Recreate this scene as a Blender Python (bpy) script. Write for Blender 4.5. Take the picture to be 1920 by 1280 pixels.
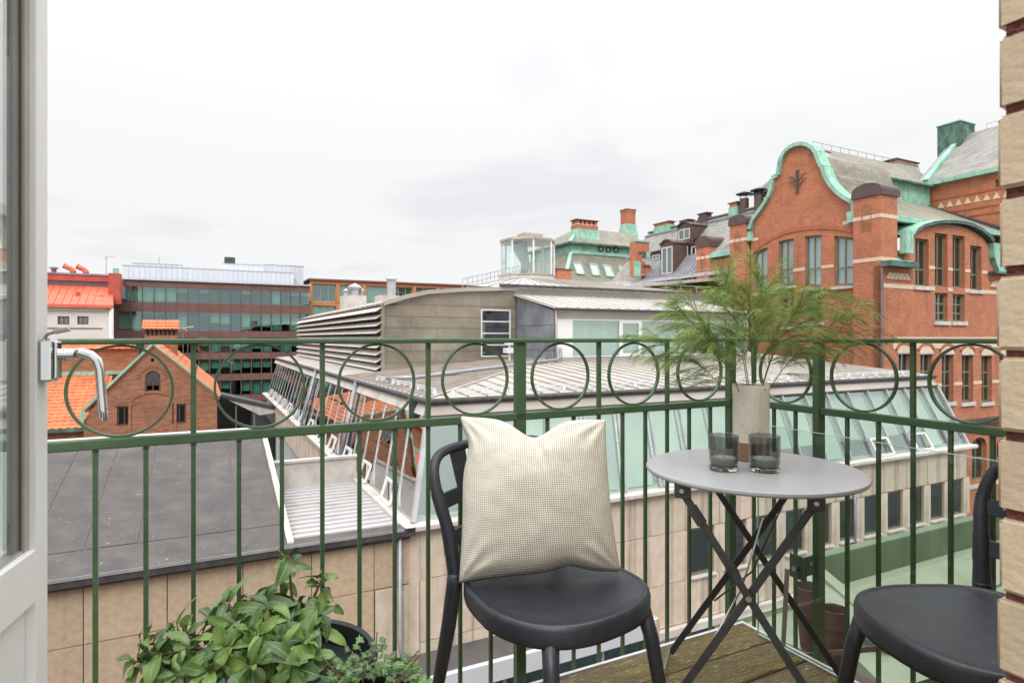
import bpy, bmesh, math, random
from mathutils import Vector, Matrix, noise as mnoise
from mathutils.geometry import tessellate_polygon
random.seed(7)
SC = bpy.context.scene
for _o in list(bpy.data.objects):
    bpy.data.objects.remove(_o, do_unlink=True)
COL = SC.collection
E = 1.085                      # eye height above the balcony deck
TH = math.radians(26.85)       # turn of the balcony and the city blocks against the view
CT, ST = math.cos(TH), math.sin(TH)

# ---------------------------------------------------------------- camera
cd = bpy.data.cameras.new('camera')
cd.sensor_width = 36.0
cd.lens = 36.0 * 1140 / 1920
cd.shift_y = -7.0 / 1920
cd.clip_start = 0.05
cd.clip_end = 2000
cd.dof.use_dof = True
cd.dof.focus_distance = 2.2
cd.dof.aperture_fstop = 11
cam = bpy.data.objects.new('camera', cd)
COL.objects.link(cam)
cam.location = (0, 0, E)
cam.rotation_euler = (math.pi / 2, 0, 0)
SC.camera = cam

# ---------------------------------------------------------------- sky and sun (overcast)
SUN_EL, SUN_AZ = math.radians(48), math.radians(185)   # azimuth clockwise from +Y
w = bpy.data.worlds.new('World'); SC.world = w; w.use_nodes = True
nt = w.node_tree; nt.nodes.clear()
def N(nt, t, **kw):
    n = nt.nodes.new(t)
    for k, v in kw.items():
        if k.startswith('i_'):
            n.inputs[k[2:].replace('_', ' ')].default_value = v
        else:
            setattr(n, k, v)
    return n
L = nt.links.new
sky = N(nt, 'ShaderNodeTexSky', sky_type='NISHITA', sun_disc=False, sun_elevation=SUN_EL, sun_rotation=SUN_AZ)
sky.air_density = 1.0; sky.dust_density = 3.0
tc = N(nt, 'ShaderNodeTexCoord')
sep = N(nt, 'ShaderNodeSeparateXYZ'); L(tc.outputs['Generated'], sep.inputs[0])
# cloud pattern: the view direction flattened onto a cloud layer
zz = N(nt, 'ShaderNodeMath', operation='MAXIMUM'); L(sep.outputs[2], zz.inputs[0]); zz.inputs[1].default_value = 0.0
za = N(nt, 'ShaderNodeMath', operation='ADD'); L(zz.outputs[0], za.inputs[0]); za.inputs[1].default_value = 0.10
dv = N(nt, 'ShaderNodeVectorMath', operation='DIVIDE'); L(tc.outputs['Generated'], dv.inputs[0])
cb = N(nt, 'ShaderNodeCombineXYZ'); [L(za.outputs[0], cb.inputs[i]) for i in range(3)]
L(cb.outputs[0], dv.inputs[1])
mp = N(nt, 'ShaderNodeMapping'); mp.inputs['Scale'].default_value = (1.0, 1.0, 0.0); mp.inputs['Location'].default_value = (3.1, 1.7, 0)
L(dv.outputs[0], mp.inputs[0])
n1 = N(nt, 'ShaderNodeTexNoise', i_Scale=0.75, i_Detail=7.0, i_Roughness=0.52, i_Distortion=0.4); L(mp.outputs[0], n1.inputs['Vector'])
cr = N(nt, 'ShaderNodeValToRGB'); L(n1.outputs[0], cr.inputs[0])
cr.color_ramp.elements[0].position = 0.33; cr.color_ramp.elements[0].color = (7.15, 7.2, 7.4, 1)
cr.color_ramp.elements[1].position = 0.47; cr.color_ramp.elements[1].color = (8.05, 8.07, 8.12, 1)
# an overcast sky is brighter towards the zenith
s2 = N(nt, 'ShaderNodeMath', operation='POWER'); L(zz.outputs[0], s2.inputs[0]); s2.inputs[1].default_value = 3.6
s3 = N(nt, 'ShaderNodeMath', operation='MULTIPLY_ADD'); L(s2.outputs[0], s3.inputs[0]); s3.inputs[1].default_value = 3.2; s3.inputs[2].default_value = 0.965
sc_ = N(nt, 'ShaderNodeVectorMath', operation='SCALE'); L(cr.outputs[0], sc_.inputs[0]); L(s3.outputs[0], sc_.inputs['Scale'])
mx = N(nt, 'ShaderNodeMix', data_type='RGBA'); mx.inputs[0].default_value = 0.97
L(sky.outputs[0], mx.inputs[6]); L(sc_.outputs[0], mx.inputs[7])
bg = N(nt, 'ShaderNodeBackground'); bg.inputs[1].default_value = 0.1
L(mx.outputs[2], bg.inputs[0])
ow = N(nt, 'ShaderNodeOutputWorld'); L(bg.outputs[0], ow.inputs[0])

sd = bpy.data.lights.new('sun', 'SUN'); sd.energy = 1.5; sd.angle = math.radians(25); sd.color = (1, .97, .92)
sun = bpy.data.objects.new('sun', sd); COL.objects.link(sun)
sdir = Vector((math.sin(SUN_AZ) * math.cos(SUN_EL), math.cos(SUN_AZ) * math.cos(SUN_EL), math.sin(SUN_EL)))
sun.rotation_euler = sdir.to_track_quat('Z', 'Y').to_euler()
sun.location = (0, -5, 30)
SC.view_settings.view_transform = 'Standard'
SC.view_settings.look = 'None'
SC.view_settings.exposure = 0.28
SC.view_settings.gamma = 1.0
SC.view_settings.use_curve_mapping = False
SC.cycles.max_bounces = 8
SC.cycles.transparent_max_bounces = 16
SC.cycles.glossy_bounces = 4
SC.cycles.caustics_reflective = False
SC.cycles.caustics_refractive = False

# ---------------------------------------------------------------- frames and measuring
GRID, LOC = 1, 0
def world(f, v):
    if f == GRID:
        return Vector((CT * v[0] - ST * v[1], ST * v[0] + CT * v[1], v[2] + E))
    return Vector(v)
F_ = 1140.0; HZ = 633.0
def onq(X, Y, q):
    x = (X - 960) / F_
    p = q * (CT * x + ST) / (CT - ST * x)
    return p, -(Y - HZ) * (ST * p + CT * q) / F_
def onp(X, Y, p):
    x = (X - 960) / F_
    q = p * (CT - ST * x) / (CT * x + ST)
    return q, -(Y - HZ) * (ST * p + CT * q) / F_

BASE = {}
def tag(o, label, cat, group=None):
    o['label'] = label; o['category'] = cat
    if group: o['group'] = group
    return o
def thing(name, base, label, cat, group=None, frame=GRID):
    o = bpy.data.objects.new(name, None)
    COL.objects.link(o)
    o.empty_display_size = 0.2
    o.location = world(frame, base)
    if frame == GRID: o.rotation_euler = (0, 0, TH)
    BASE[o.name] = (Vector(base), frame)
    return tag(o, label, cat, group)

class MB:
    def __init__(s): s.v = []; s.f = []; s.uv = None
    def add(s, vs, fs):
        n = len(s.v); s.v += [Vector(a) for a in vs]; s.f += [tuple(i + n for i in f) for f in fs]; return s
    def box(s, a0, a1, b0, b1, c0, c1):
        if a0 > a1: a0, a1 = a1, a0
        if b0 > b1: b0, b1 = b1, b0
        if c0 > c1: c0, c1 = c1, c0
        return s.add([(a0,b0,c0),(a1,b0,c0),(a1,b1,c0),(a0,b1,c0),(a0,b0,c1),(a1,b0,c1),(a1,b1,c1),(a0,b1,c1)],
                     [(0,3,2,1),(4,5,6,7),(0,1,5,4),(1,2,6,5),(2,3,7,6),(3,0,4,7)])
    def hexa(s, P):   # 8 corners: bottom ring then top ring
        return s.add(P, [(0,3,2,1),(4,5,6,7),(0,1,5,4),(1,2,6,5),(2,3,7,6),(3,0,4,7)])
    def slab(s, pts, off):     # polygon given thickness by vector off
        n = len(pts); off = Vector(off)
        tri = tessellate_polygon([[Vector(p) for p in pts]])
        vs = [Vector(p) for p in pts] + [Vector(p) + off for p in pts]
        fs = [tuple(t) for t in tri] + [tuple(i + n for i in reversed(t)) for t in tri] if n > 4 else [tuple(range(n)), tuple(range(2 * n - 1, n - 1, -1))]
        fs += [(i, (i + 1) % n, (i + 1) % n + n, i + n) for i in range(n)]
        return s.add(vs, fs)
    def holed(s, loops, fn, off):  # loops of 2D points, fn maps 2D->3D, off thickness vector
        off = Vector(off); flat = [p for l in loops for p in l]
        vs = [Vector(fn(*p)) for p in flat]; n = len(vs)
        tri = tessellate_polygon([[Vector((p[0], p[1], 0)) for p in l] for l in loops])
        fs = [tuple(t) for t in tri] + [tuple(i + n for i in t) for t in tri]
        k = 0
        for l in loops:
            m = len(l)
            fs += [(k + i, k + (i + 1) % m, k + (i + 1) % m + n, k + i + n) for i in range(m)]
            k += m
        return s.add(vs + [v + off for v in vs], fs)
    def bar(s, p0, p1, wd, ht, up=(0, 0, 1)):
        p0, p1 = Vector(p0), Vector(p1); d = (p1 - p0).normalized(); up = Vector(up)
        if abs(d.dot(up)) > .99: up = Vector((1, 0, 0))
        r = d.cross(up).normalized(); u = r.cross(d).normalized()
        q = [(-1,-1),(1,-1),(1,1),(-1,1)]
        return s.hexa([p0 + r*a*wd/2 + u*b*ht/2 for a, b in q] + [p1 + r*a*wd/2 + u*b*ht/2 for a, b in q])
    def tube(s, pts, rad, n=8, closed=False, caps=True, flat=1.0, up=(0,0,1)):
        pts = [Vector(p) for p in pts]; m = len(pts)
        if not hasattr(rad, '__len__'): rad = [rad] * m
        rings = []; pu = Vector(up)
        for i, p in enumerate(pts):
            a = pts[(i - 1) % m] if (closed or i > 0) else p
            b = pts[(i + 1) % m] if (closed or i < m - 1) else p
            d = (b - a).normalized()
            if abs(d.dot(pu)) > .995: pu = Vector((1, 0, 0)) if abs(d.x) < .9 else Vector((0, 1, 0))
            r = d.cross(pu).normalized(); u = r.cross(d).normalized()
            if not closed: pu = u
            rings.append([p + (r * math.cos(t) + u * math.sin(t) * flat) * rad[i] for t in [2 * math.pi * k / n for k in range(n)]])
        vs = [v for r in rings for v in r]; fs = []
        for i in range(m if closed else m - 1):
            j = (i + 1) % m
            for k in range(n):
                k2 = (k + 1) % n
                fs.append((i * n + k, i * n + k2, j * n + k2, j * n + k))
        if not closed and caps:
            fs += [tuple(range(n - 1, -1, -1)), tuple((m - 1) * n + k for k in range(n))]
        return s.add(vs, fs)
    def lathe(s, prof, c=(0, 0, 0), n=24, close=False):
        c = Vector(c); m = len(prof); vs = []; fs = []
        for r, z in prof:
            for k in range(n):
                t = 2 * math.pi * k / n
                vs.append(c + Vector((r * math.cos(t), r * math.sin(t), z)))
        for i in range(m - 1 if not close else m):
            j = (i + 1) % m
            for k in range(n):
                k2 = (k + 1) % n
                fs.append((i * n + k, i * n + k2, j * n + k2, j * n + k))
        if not close:
            if prof[0][0] > 1e-4: fs.append(tuple(range(n - 1, -1, -1)))
            if prof[-1][0] > 1e-4: fs.append(tuple((m - 1) * n + k for k in range(n)))
        return s.add(vs, fs)
    def mesh(s, name, m=None, smooth=False, org=(0, 0, 0)):
        org = Vector(org); me = bpy.data.meshes.new(name)
        me.from_pydata([tuple(v - org) for v in s.v], [], s.f)
        me.validate()
        bm = bmesh.new(); bm.from_mesh(me)
        bmesh.ops.recalc_face_normals(bm, faces=bm.faces)
        bm.to_mesh(me); bm.free()
        if m: me.materials.append(m)
        if smooth: me.polygons.foreach_set('use_smooth', [True] * len(me.polygons))
        return me
    def build(s, name, m, parent=None, smooth=False, bevel=0, base=None, frame=GRID, sub=0, label=None, seg=2, autos=False):
        if parent is not None: base, frame = BASE[parent.name]
        elif base is None:
            xs = [v.x for v in s.v]; ys = [v.y for v in s.v]
            base = Vector(((min(xs) + max(xs)) / 2, (min(ys) + max(ys)) / 2, min(v.z for v in s.v)))
        me = s.mesh(name, m, smooth, base)
        o = bpy.data.objects.new(name, me); COL.objects.link(o)
        if parent is not None: o.parent = parent
        else:
            o.location = world(frame, base)
            if frame == GRID: o.rotation_euler = (0, 0, TH)
        BASE[o.name] = (Vector(base), frame)
        if sub:
            md = o.modifiers.new('sub', 'SUBSURF'); md.levels = sub; md.render_levels = sub
        if bevel:
            md = o.modifiers.new('bev', 'BEVEL'); md.width = bevel; md.segments = seg; md.limit_method = 'ANGLE'; md.angle_limit = math.radians(40)
        if autos:
            me.polygons.foreach_set('use_smooth', [True] * len(me.polygons))
            try:
                me.set_sharp_from_angle(angle=math.radians(40))
            except Exception: pass
        if label: o['label'] = label
        return o
def piece(me, name, parent, pos, rot=(0, 0, 0), scale=None):   # shared-mesh piece of a thing at a frame position
    o = bpy.data.objects.new(name, me); COL.objects.link(o); o.parent = parent
    b, f = BASE[parent.name]
    o.location = Vector(pos) - b; o.rotation_euler = rot
    if scale: o.scale = scale
    BASE[o.name] = (b, f)
    return o
def struct(o):
    o['kind'] = 'structure'; return o
def dup(root, loc, rz, label=None, group=None):
    def cp(o, par):
        c = o.copy(); COL.objects.link(c); c.parent = par
        for ch in o.children: cp(ch, c)
        return c
    r = cp(root, None); r.location = loc; r.rotation_euler = (0, 0, rz)
    if label: r['label'] = label
    if group: r['group'] = group
    return r

# ---------------------------------------------------------------- materials
def mat(name, c1, c2=None, scale=3.0, detail=5.0, rough=0.7, metal=0.0, bump=0.0, bscale=None, stretch=(1, 1, 1), contrast=(.35, .65), spec=0.5, coat=0.0, extra=None, rand=0.0):
    m = bpy.data.materials.new(name); m.use_nodes = True; t = m.node_tree
    b = t.nodes['Principled BSDF']
    b.inputs['Roughness'].default_value = rough; b.inputs['Metallic'].default_value = metal
    b.inputs['Specular IOR Level'].default_value = spec
    b.inputs['Coat Weight'].default_value = coat
    tcn = N(t, 'ShaderNodeTexCoord'); mpn = N(t, 'ShaderNodeMapping'); mpn.inputs['Scale'].default_value = stretch
    t.links.new(tcn.outputs['Object'], mpn.inputs[0])
    col = None
    if c2 is not None:
        no = N(t, 'ShaderNodeTexNoise', i_Scale=scale, i_Detail=detail, i_Roughness=.6); t.links.new(mpn.outputs[0], no.inputs['Vector'])
        r = N(t, 'ShaderNodeValToRGB'); t.links.new(no.outputs[0], r.inputs[0])
        r.color_ramp.elements[0].position = contrast[0]; r.color_ramp.elements[0].color = (*c1, 1)
        r.color_ramp.elements[1].position = contrast[1]; r.color_ramp.elements[1].color = (*c2, 1)
        col = r.outputs[0]
    else:
        b.inputs['Base Color'].default_value = (*c1, 1)
    if bump:
        nb = N(t, 'ShaderNodeTexNoise', i_Scale=bscale or scale * 6, i_Detail=4.0); t.links.new(mpn.outputs[0], nb.inputs['Vector'])
        bp = N(t, 'ShaderNodeBump', i_Strength=bump); bp.inputs['Distance'].default_value = .02
        t.links.new(nb.outputs[0], bp.inputs['Height']); t.links.new(bp.outputs[0], b.inputs['Normal'])
    if extra: col = extra(t, mpn.outputs[0], col, b) or col
    if rand and col:
        oi = N(t, 'ShaderNodeObjectInfo'); ma = N(t, 'ShaderNodeMath', operation='MULTIPLY_ADD')
        t.links.new(oi.outputs['Random'], ma.inputs[0]); ma.inputs[1].default_value = 2 * rand; ma.inputs[2].default_value = 1 - rand
        vs = N(t, 'ShaderNodeVectorMath', operation='SCALE'); t.links.new(col, vs.inputs[0]); t.links.new(ma.outputs[0], vs.inputs['Scale'])
        col = vs.outputs[0]
    if col: t.links.new(col, b.inputs['Base Color'])
    return m
def mixc(t, fac, a, b, mode='MIX'):
    n = N(t, 'ShaderNodeMix', data_type='RGBA', blend_type=mode)
    for i, s in ((0, fac), (6, a), (7, b)):
        if hasattr(s, 'is_linked'): t.links.new(s, n.inputs[i])
        elif i == 0: n.inputs[0].default_value = s
        else: n.inputs[i].default_value = (*s, 1)
    return n.outputs[2]
def ramp(t, fac, p0, p1):
    n = N(t, 'ShaderNodeMapRange'); t.links.new(fac, n.inputs[0])
    n.inputs[1].default_value = p0; n.inputs[2].default_value = p1
    return n.outputs[0]
def noise(t, vec, scale, detail=4.0, stretch=None, rough=.6):
    if stretch:
        mpn = N(t, 'ShaderNodeMapping'); mpn.inputs['Scale'].default_value = stretch; t.links.new(vec, mpn.inputs[0]); vec = mpn.outputs[0]
    n = N(t, 'ShaderNodeTexNoise', i_Scale=scale, i_Detail=detail, i_Roughness=rough); t.links.new(vec, n.inputs['Vector'])
    return n.outputs[0]
def brickmat(name, c1, c2, mortar, bw=.36, bh=.125, ms=.024, bump=.4, dirt=(.12, .09, .08), amt=.45):
    def ex(t, vec, col, b):
        s = N(t, 'ShaderNodeSeparateXYZ'); t.links.new(vec, s.inputs[0])
        a = N(t, 'ShaderNodeMath', operation='ADD'); t.links.new(s.outputs[0], a.inputs[0]); t.links.new(s.outputs[1], a.inputs[1])
        c = N(t, 'ShaderNodeCombineXYZ'); t.links.new(a.outputs[0], c.inputs[0]); t.links.new(s.outputs[2], c.inputs[1])
        br = N(t, 'ShaderNodeTexBrick'); t.links.new(c.outputs[0], br.inputs['Vector'])
        br.inputs['Scale'].default_value = 1; br.inputs['Brick Width'].default_value = bw; br.inputs['Row Height'].default_value = bh
        br.inputs['Mortar Size'].default_value = ms; br.inputs['Mortar Smooth'].default_value = .2; br.inputs['Bias'].default_value = -.1
        br.inputs['Color1'].default_value = (*c1, 1); br.inputs['Color2'].default_value = (*c2, 1); br.inputs['Mortar'].default_value = (*mortar, 1)
        col = br.outputs['Color']
        nn = noise(t, vec, .9, 6); col = mixc(t, ramp(t, nn, .38, .7), col, mixc(t, .35, col, dirt))
        n2 = noise(t, vec, .45, 5, (3, 3, .35)); f = ramp(t, n2, .55, .8)
        mlt = N(t, 'ShaderNodeMath', operation='MULTIPLY'); t.links.new(f, mlt.inputs[0]); mlt.inputs[1].default_value = amt
        col = mixc(t, mlt.outputs[0], col, dirt)
        bp = N(t, 'ShaderNodeBump', i_Strength=bump, invert=True); bp.inputs['Distance'].default_value = .02
        t.links.new(br.outputs['Fac'], bp.inputs['Height']); t.links.new(bp.outputs[0], b.inputs['Normal'])
        return col
    return mat(name, (.5, .5, .5), rough=.85, extra=ex)
def glassmat(name, tint, refl=(.9, .95, 1), fmin=.12, fmax=.9, rough=.01, wave=0.0):
    m = bpy.data.materials.new(name); m.use_nodes = True; t = m.node_tree; t.nodes.clear()
    tr = N(t, 'ShaderNodeBsdfTransparent'); tr.inputs[0].default_value = (*tint, 1)
    gl = N(t, 'ShaderNodeBsdfGlossy'); gl.inputs[0].default_value = (*refl, 1); gl.inputs[1].default_value = rough
    lw = N(t, 'ShaderNodeLayerWeight'); pw = N(t, 'ShaderNodeMath', operation='POWER'); pw.inputs[1].default_value = 4.0
    t.links.new(lw.outputs['Facing'], pw.inputs[0])
    r = N(t, 'ShaderNodeMapRange'); t.links.new(pw.outputs[0], r.inputs[0]); r.inputs[1].default_value = 0; r.inputs[2].default_value = 1
    r.inputs[3].default_value = fmin; r.inputs[4].default_value = fmax
    mxs = N(t, 'ShaderNodeMixShader'); t.links.new(r.outputs[0], mxs.inputs[0]); t.links.new(tr.outputs[0], mxs.inputs[1]); t.links.new(gl.outputs[0], mxs.inputs[2])
    if wave:
        tcn = N(t, 'ShaderNodeTexCoord'); nn = N(t, 'ShaderNodeTexNoise', i_Scale=.55, i_Detail=1.0); t.links.new(tcn.outputs['Object'], nn.inputs['Vector'])
        bp = N(t, 'ShaderNodeBump', i_Strength=wave); bp.inputs['Distance'].default_value = .1
        t.links.new(nn.outputs[0], bp.inputs['Height']); t.links.new(bp.outputs[0], gl.inputs['Normal'])
    o = N(t, 'ShaderNodeOutputMaterial'); t.links.new(mxs.outputs[0], o.inputs[0])
    return m

def stains(dark, lo=.52, hi=.75, amt=.7, sc=.5, st=(2.4, 2.4, .12)):
    def ex(t, vec, col, b):
        f = ramp(t, noise(t, vec, sc, 5, st), lo, hi)
        ml = N(t, 'ShaderNodeMath', operation='MULTIPLY'); t.links.new(f, ml.inputs[0]); ml.inputs[1].default_value = amt
        return mixc(t, ml.outputs[0], col, dark)
    return ex
def specks(colr, lo=.60, hi=.64, sc=18, extra=None):
    def ex(t, vec, col, b):
        if extra: col = extra(t, vec, col, b)
        f = ramp(t, noise(t, vec, sc, 2), lo, hi)
        return mixc(t, f, col, colr)
    return ex
M = {}
def roughvar(lo, hi, sc, extra=None):
    def ex(t, vec, col, b):
        if extra: col = extra(t, vec, col, b)
        n = N(t, 'ShaderNodeMapRange'); t.links.new(noise(t, vec, sc, 7, rough=.7), n.inputs[0]); n.inputs[1].default_value = .35; n.inputs[2].default_value = .68
        n.inputs[3].default_value = lo; n.inputs[4].default_value = hi; t.links.new(n.outputs[0], b.inputs['Roughness'])
        return col
    return ex
M['green_paint'] = mat('green_paint', (.050, .108, .047), (.070, .130, .062), 5, 4, rough=.40, bump=.12, bscale=45, spec=.5, extra=specks((.13, .055, .025), .70, .73, 60))
M['concrete_tan'] = mat('concrete_tan', (.49, .365, .25), (.60, .465, .335), 7, 12, rough=.85, bump=.7, bscale=60, extra=stains((.20, .155, .12), .57, .80, .55), rand=.05)
M['concrete_pale'] = mat('concrete_pale', (.55, .455, .355), (.69, .59, .48), 2.0, 12, rough=.85, bump=.3, bscale=25, extra=stains((.17, .13, .105), .50, .70, .8, .8), rand=.06)
M['joint_dark'] = mat('joint_dark', (.12, .10, .09), rough=.9)
M['felt_roof'] = mat('felt_roof', (.080, .073, .072), (.112, .102, .098), 1.6, 10, rough=.88, bump=.4, bscale=90,
                     extra=specks((.55, .52, .45), (.725), .74, 17, stains((.17, .14, .10), .55, .8, .5, .8, (1, 1, 1))))
M['dark_metal'] = mat('dark_metal', (.045, .045, .05), (.08, .078, .08), 4, rough=.5)
M['zinc_light'] = mat('zinc_light', (.50, .49, .49), (.70, .69, .69), .9, 7, rough=.42, metal=.35, extra=stains((.30, .25, .21), .5, .75, .5, .9, (1, 1, 1)))
M['zinc_roof'] = mat('zinc_roof', (.37, .34, .305), (.50, .46, .42), .35, 8, rough=.6, metal=.15, extra=stains((.24, .19, .15), .5, .8, .4, .6, (.4, 2.5, 1)), rand=.06)
M['zinc_pale_roof'] = mat('zinc_pale_roof', (.50, .47, .44), (.62, .585, .55), .5, 6, rough=.5, metal=.1, rand=.05)
M['zinc_wall'] = mat('zinc_wall', (.225, .195, .155), (.37, .33, .27), .6, 8, rough=.5, metal=.3, extra=stains((.36, .29, .17), .45, .7, .5, .8, (.25, 1, 3)), rand=.09)
M['lead_blue'] = mat('lead_blue', (.20, .215, .26), (.38, .40, .45), .8, 8, rough=.45, metal=.35, rand=.08)
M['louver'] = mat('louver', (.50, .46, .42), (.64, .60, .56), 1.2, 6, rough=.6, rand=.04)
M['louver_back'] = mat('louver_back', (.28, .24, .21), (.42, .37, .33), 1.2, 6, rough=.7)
M['ledge'] = mat('ledge', (.52, .475, .435), (.66, .615, .575), 1.5, 8, rough=.8, extra=stains((.28, .24, .21), .5, .72, .5, 1.2, (1, 1, 1)))
M['alu'] = mat('alu', (.42, .42, .43), (.56, .56, .57), 2, rough=.4, metal=.5)
M['white_frame'] = mat('white_frame', (.74, .74, .73), (.80, .80, .79), 4, rough=.4)
M['grey_pipe'] = mat('grey_pipe', (.28, .29, .32), (.36, .37, .40), 3, rough=.45, metal=.4)
M['glass_slope'] = glassmat('glass_slope', (.93, 1, .96), (.88, .97, .95), .24, .95, .01, .08)
M['glass_side'] = glassmat('glass_side', (.38, .46, .43), (.95, .97, .97), .55, .98, .004, .09)
M['blind'] = mat('blind', (.38, .47, .38), (.58, .65, .53), .5, 5, rough=.8, rand=.2)
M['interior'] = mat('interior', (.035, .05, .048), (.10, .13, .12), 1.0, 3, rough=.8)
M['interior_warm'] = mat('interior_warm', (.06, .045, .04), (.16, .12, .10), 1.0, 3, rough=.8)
M['glass_clear'] = glassmat('glass_clear', (.95, 1, .985), (1, 1, 1), .10, .9, .01)
M['glass_win'] = glassmat('glass_win', (.45, .52, .50), (.9, .95, .97), .22, .9, .02, .03)
M['curtain'] = mat('curtain', (.50, .57, .54), (.62, .68, .65), .8, 3, rough=.8, stretch=(4, 4, .2), rand=.06)
M['red_brick'] = brickmat('red_brick', (.52, .125, .045), (.38, .085, .035), (.44, .22, .13), dirt=(.26, .085, .045))
M['orange_brick'] = brickmat('orange_brick', (.60, .17, .068), (.40, .10, .042), (.50, .27, .17), dirt=(.17, .065, .04), amt=.65)
M['brown_brick'] = brickmat('brown_brick', (.44, .165, .080), (.24, .080, .045), (.36, .22, .14), bw=.32, bh=.11, ms=.016, dirt=(.13, .06, .04))
M['stone_band'] = mat('stone_band', (.66, .50, .37), (.74, .60, .46), 2, rough=.8)
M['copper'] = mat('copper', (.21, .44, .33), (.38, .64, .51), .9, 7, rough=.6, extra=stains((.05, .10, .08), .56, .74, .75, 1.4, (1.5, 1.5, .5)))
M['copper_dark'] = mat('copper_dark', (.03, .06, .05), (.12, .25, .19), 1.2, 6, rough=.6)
M['brown_metal'] = mat('brown_metal', (.085, .05, .045), (.12, .075, .065), 2, rough=.5)
def slate_extra(c1, c2, mo, bw=.45, bh=.40):
    def ex(t, vec, col, b):
        s = N(t, 'ShaderNodeSeparateXYZ'); t.links.new(vec, s.inputs[0])
        a = N(t, 'ShaderNodeMath', operation='ADD'); t.links.new(s.outputs[0], a.inputs[0]); t.links.new(s.outputs[1], a.inputs[1])
        c = N(t, 'ShaderNodeCombineXYZ'); t.links.new(a.outputs[0], c.inputs[0]); t.links.new(s.outputs[2], c.inputs[1])
        br = N(t, 'ShaderNodeTexBrick'); t.links.new(c.outputs[0], br.inputs['Vector'])
        br.inputs['Scale'].default_value = 1; br.inputs['Brick Width'].default_value = bw; br.inputs['Row Height'].default_value = bh
        br.inputs['Mortar Size'].default_value = .025; br.inputs['Mortar Smooth'].default_value = .6
        br.inputs['Color1'].default_value = (*c1, 1); br.inputs['Color2'].default_value = (*c2, 1); br.inputs['Mortar'].default_value = (*mo, 1)
        nn = noise(t, vec, .6, 7)
        bp = N(t, 'ShaderNodeBump', i_Strength=.5, invert=True); bp.inputs['Distance'].default_value = .04
        t.links.new(br.outputs['Fac'], bp.inputs['Height']); t.links.new(bp.outputs[0], b.inputs['Normal'])
        return mixc(t, ramp(t, nn, .4, .68), br.outputs['Color'], mixc(t, .5, br.outputs['Color'], (.36, .33, .24)))
    return ex
M['slate_grey'] = mat('slate_grey', (.3, .3, .3), rough=.65, extra=slate_extra((.20, .20, .20), (.32, .31, .29), (.09, .09, .09)))
M['slate_brown'] = mat('slate_brown', (.3, .3, .3), rough=.7, extra=slate_extra((.19, .18, .145), (.29, .27, .22), (.08, .07, .06), .5, .2))
M['lead_roof'] = mat('lead_roof', (.20, .21, .23), (.30, .31, .33), 1, rough=.5, metal=.3)
M['olive_frame'] = mat('olive_frame', (.17, .165, .10), (.22, .21, .14), 2, rough=.55)
M['dark_frame'] = mat('dark_frame', (.10, .05, .04), (.13, .07, .055), 2, rough=.6)
M['orange_tile'] = mat('orange_tile', (.66, .23, .10), (.48, .155, .07), 1.6, 7, rough=.75, extra=stains((.33, .11, .05), .54, .75, .5, 1.4, (1, 1, 1)))
M['red_roof'] = mat('red_roof', (.66, .12, .065), (.76, .17, .10), 1, rough=.5)
M['red_dark'] = mat('red_dark', (.42, .07, .05), (.52, .10, .07), 1, rough=.5)
M['cream'] = mat('cream', (.72, .66, .60), (.78, .73, .67), 1, rough=.8)
M['office_brown'] = mat('office_brown', (.17, .085, .07), (.215, .11, .09), .7, rough=.55)
M['office_glass'] = glassmat('office_glass', (.72, .90, .85), (.75, .88, .92), .16, .95, .01, .03)
M['office_blind'] = mat('office_blind', (.38, .52, .47), (.50, .63, .58), .8, 3, rough=.7, rand=.15)
M['corrugated'] = mat('corrugated', (.56, .585, .63), (.62, .645, .69), 1, rough=.5, rand=.03)
M['wood_frame'] = mat('wood_frame', (.50, .20, .09), (.60, .26, .12), 1.5, rough=.6)
M['asphalt'] = mat('asphalt', (.045, .045, .048), (.065, .063, .062), .5, rough=.9, bump=.3, bscale=30)
M['charcoal'] = mat('charcoal_plastic', (.027, .029, .038), (.034, .037, .046), 30, rough=.42, bump=.12, bscale=350, spec=.5, extra=roughvar(.28, .50, 7, specks((.07, .072, .078), .715, .74, 55)))
M['table_paint'] = mat('table_paint', (.38, .38, .395), (.42, .42, .435), 5, rough=.42, bump=.05, bscale=300, extra=roughvar(.30, .42, 3))
M['table_leg'] = mat('table_leg', (.042, .042, .044), (.056, .055, .056), 20, rough=.4, bump=.06, bscale=200)
M['steel'] = mat('steel', (.55, .54, .52), (.62, .61, .60), 20, rough=.3, metal=1)
M['chrome'] = mat('chrome', (.78, .78, .79), rough=.07, metal=1)
M['door_white'] = mat('door_white', (.90, .90, .89), (.92, .92, .91), 8, rough=.38, bump=.04, bscale=80)
M['gasket'] = mat('gasket', (.20, .205, .195), (.25, .255, .24), 8, rough=.5)
M['door_bead'] = mat('door_bead', (.42, .38, .33), (.50, .46, .41), 8, rough=.45)  # shade of the glazing recess put into the bead's grey-brown colour
# ================================================================ ground
g = MB(); g.slab([(-400, -60, -17.2), (400, -60, -17.2), (400, 600, -17.2), (-400, 600, -17.2)], (0, 0, -.3))
struct(g.build('ground', M['asphalt'], None))

def seg_pts(a, b, n): return [a + (b - a) * i / n for i in range(n + 1)]

# ================================================================ office block with the slanted glass storey
KP, KQ = 4.66, 15.0             # facade corner
EP, EQ, PE = 5.66, 16.4, 30.6   # eave corner and right end
ZL, ZE = -4.78, -1.78           # ledge and eave (relative to the eye)
QE = 57.0
RS = .08
ob = thing('office_block', (17, 16, -17.2), 'pale panelled office block with slanted glass storey, zinc roofs and a glass lantern', 'building')
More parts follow.
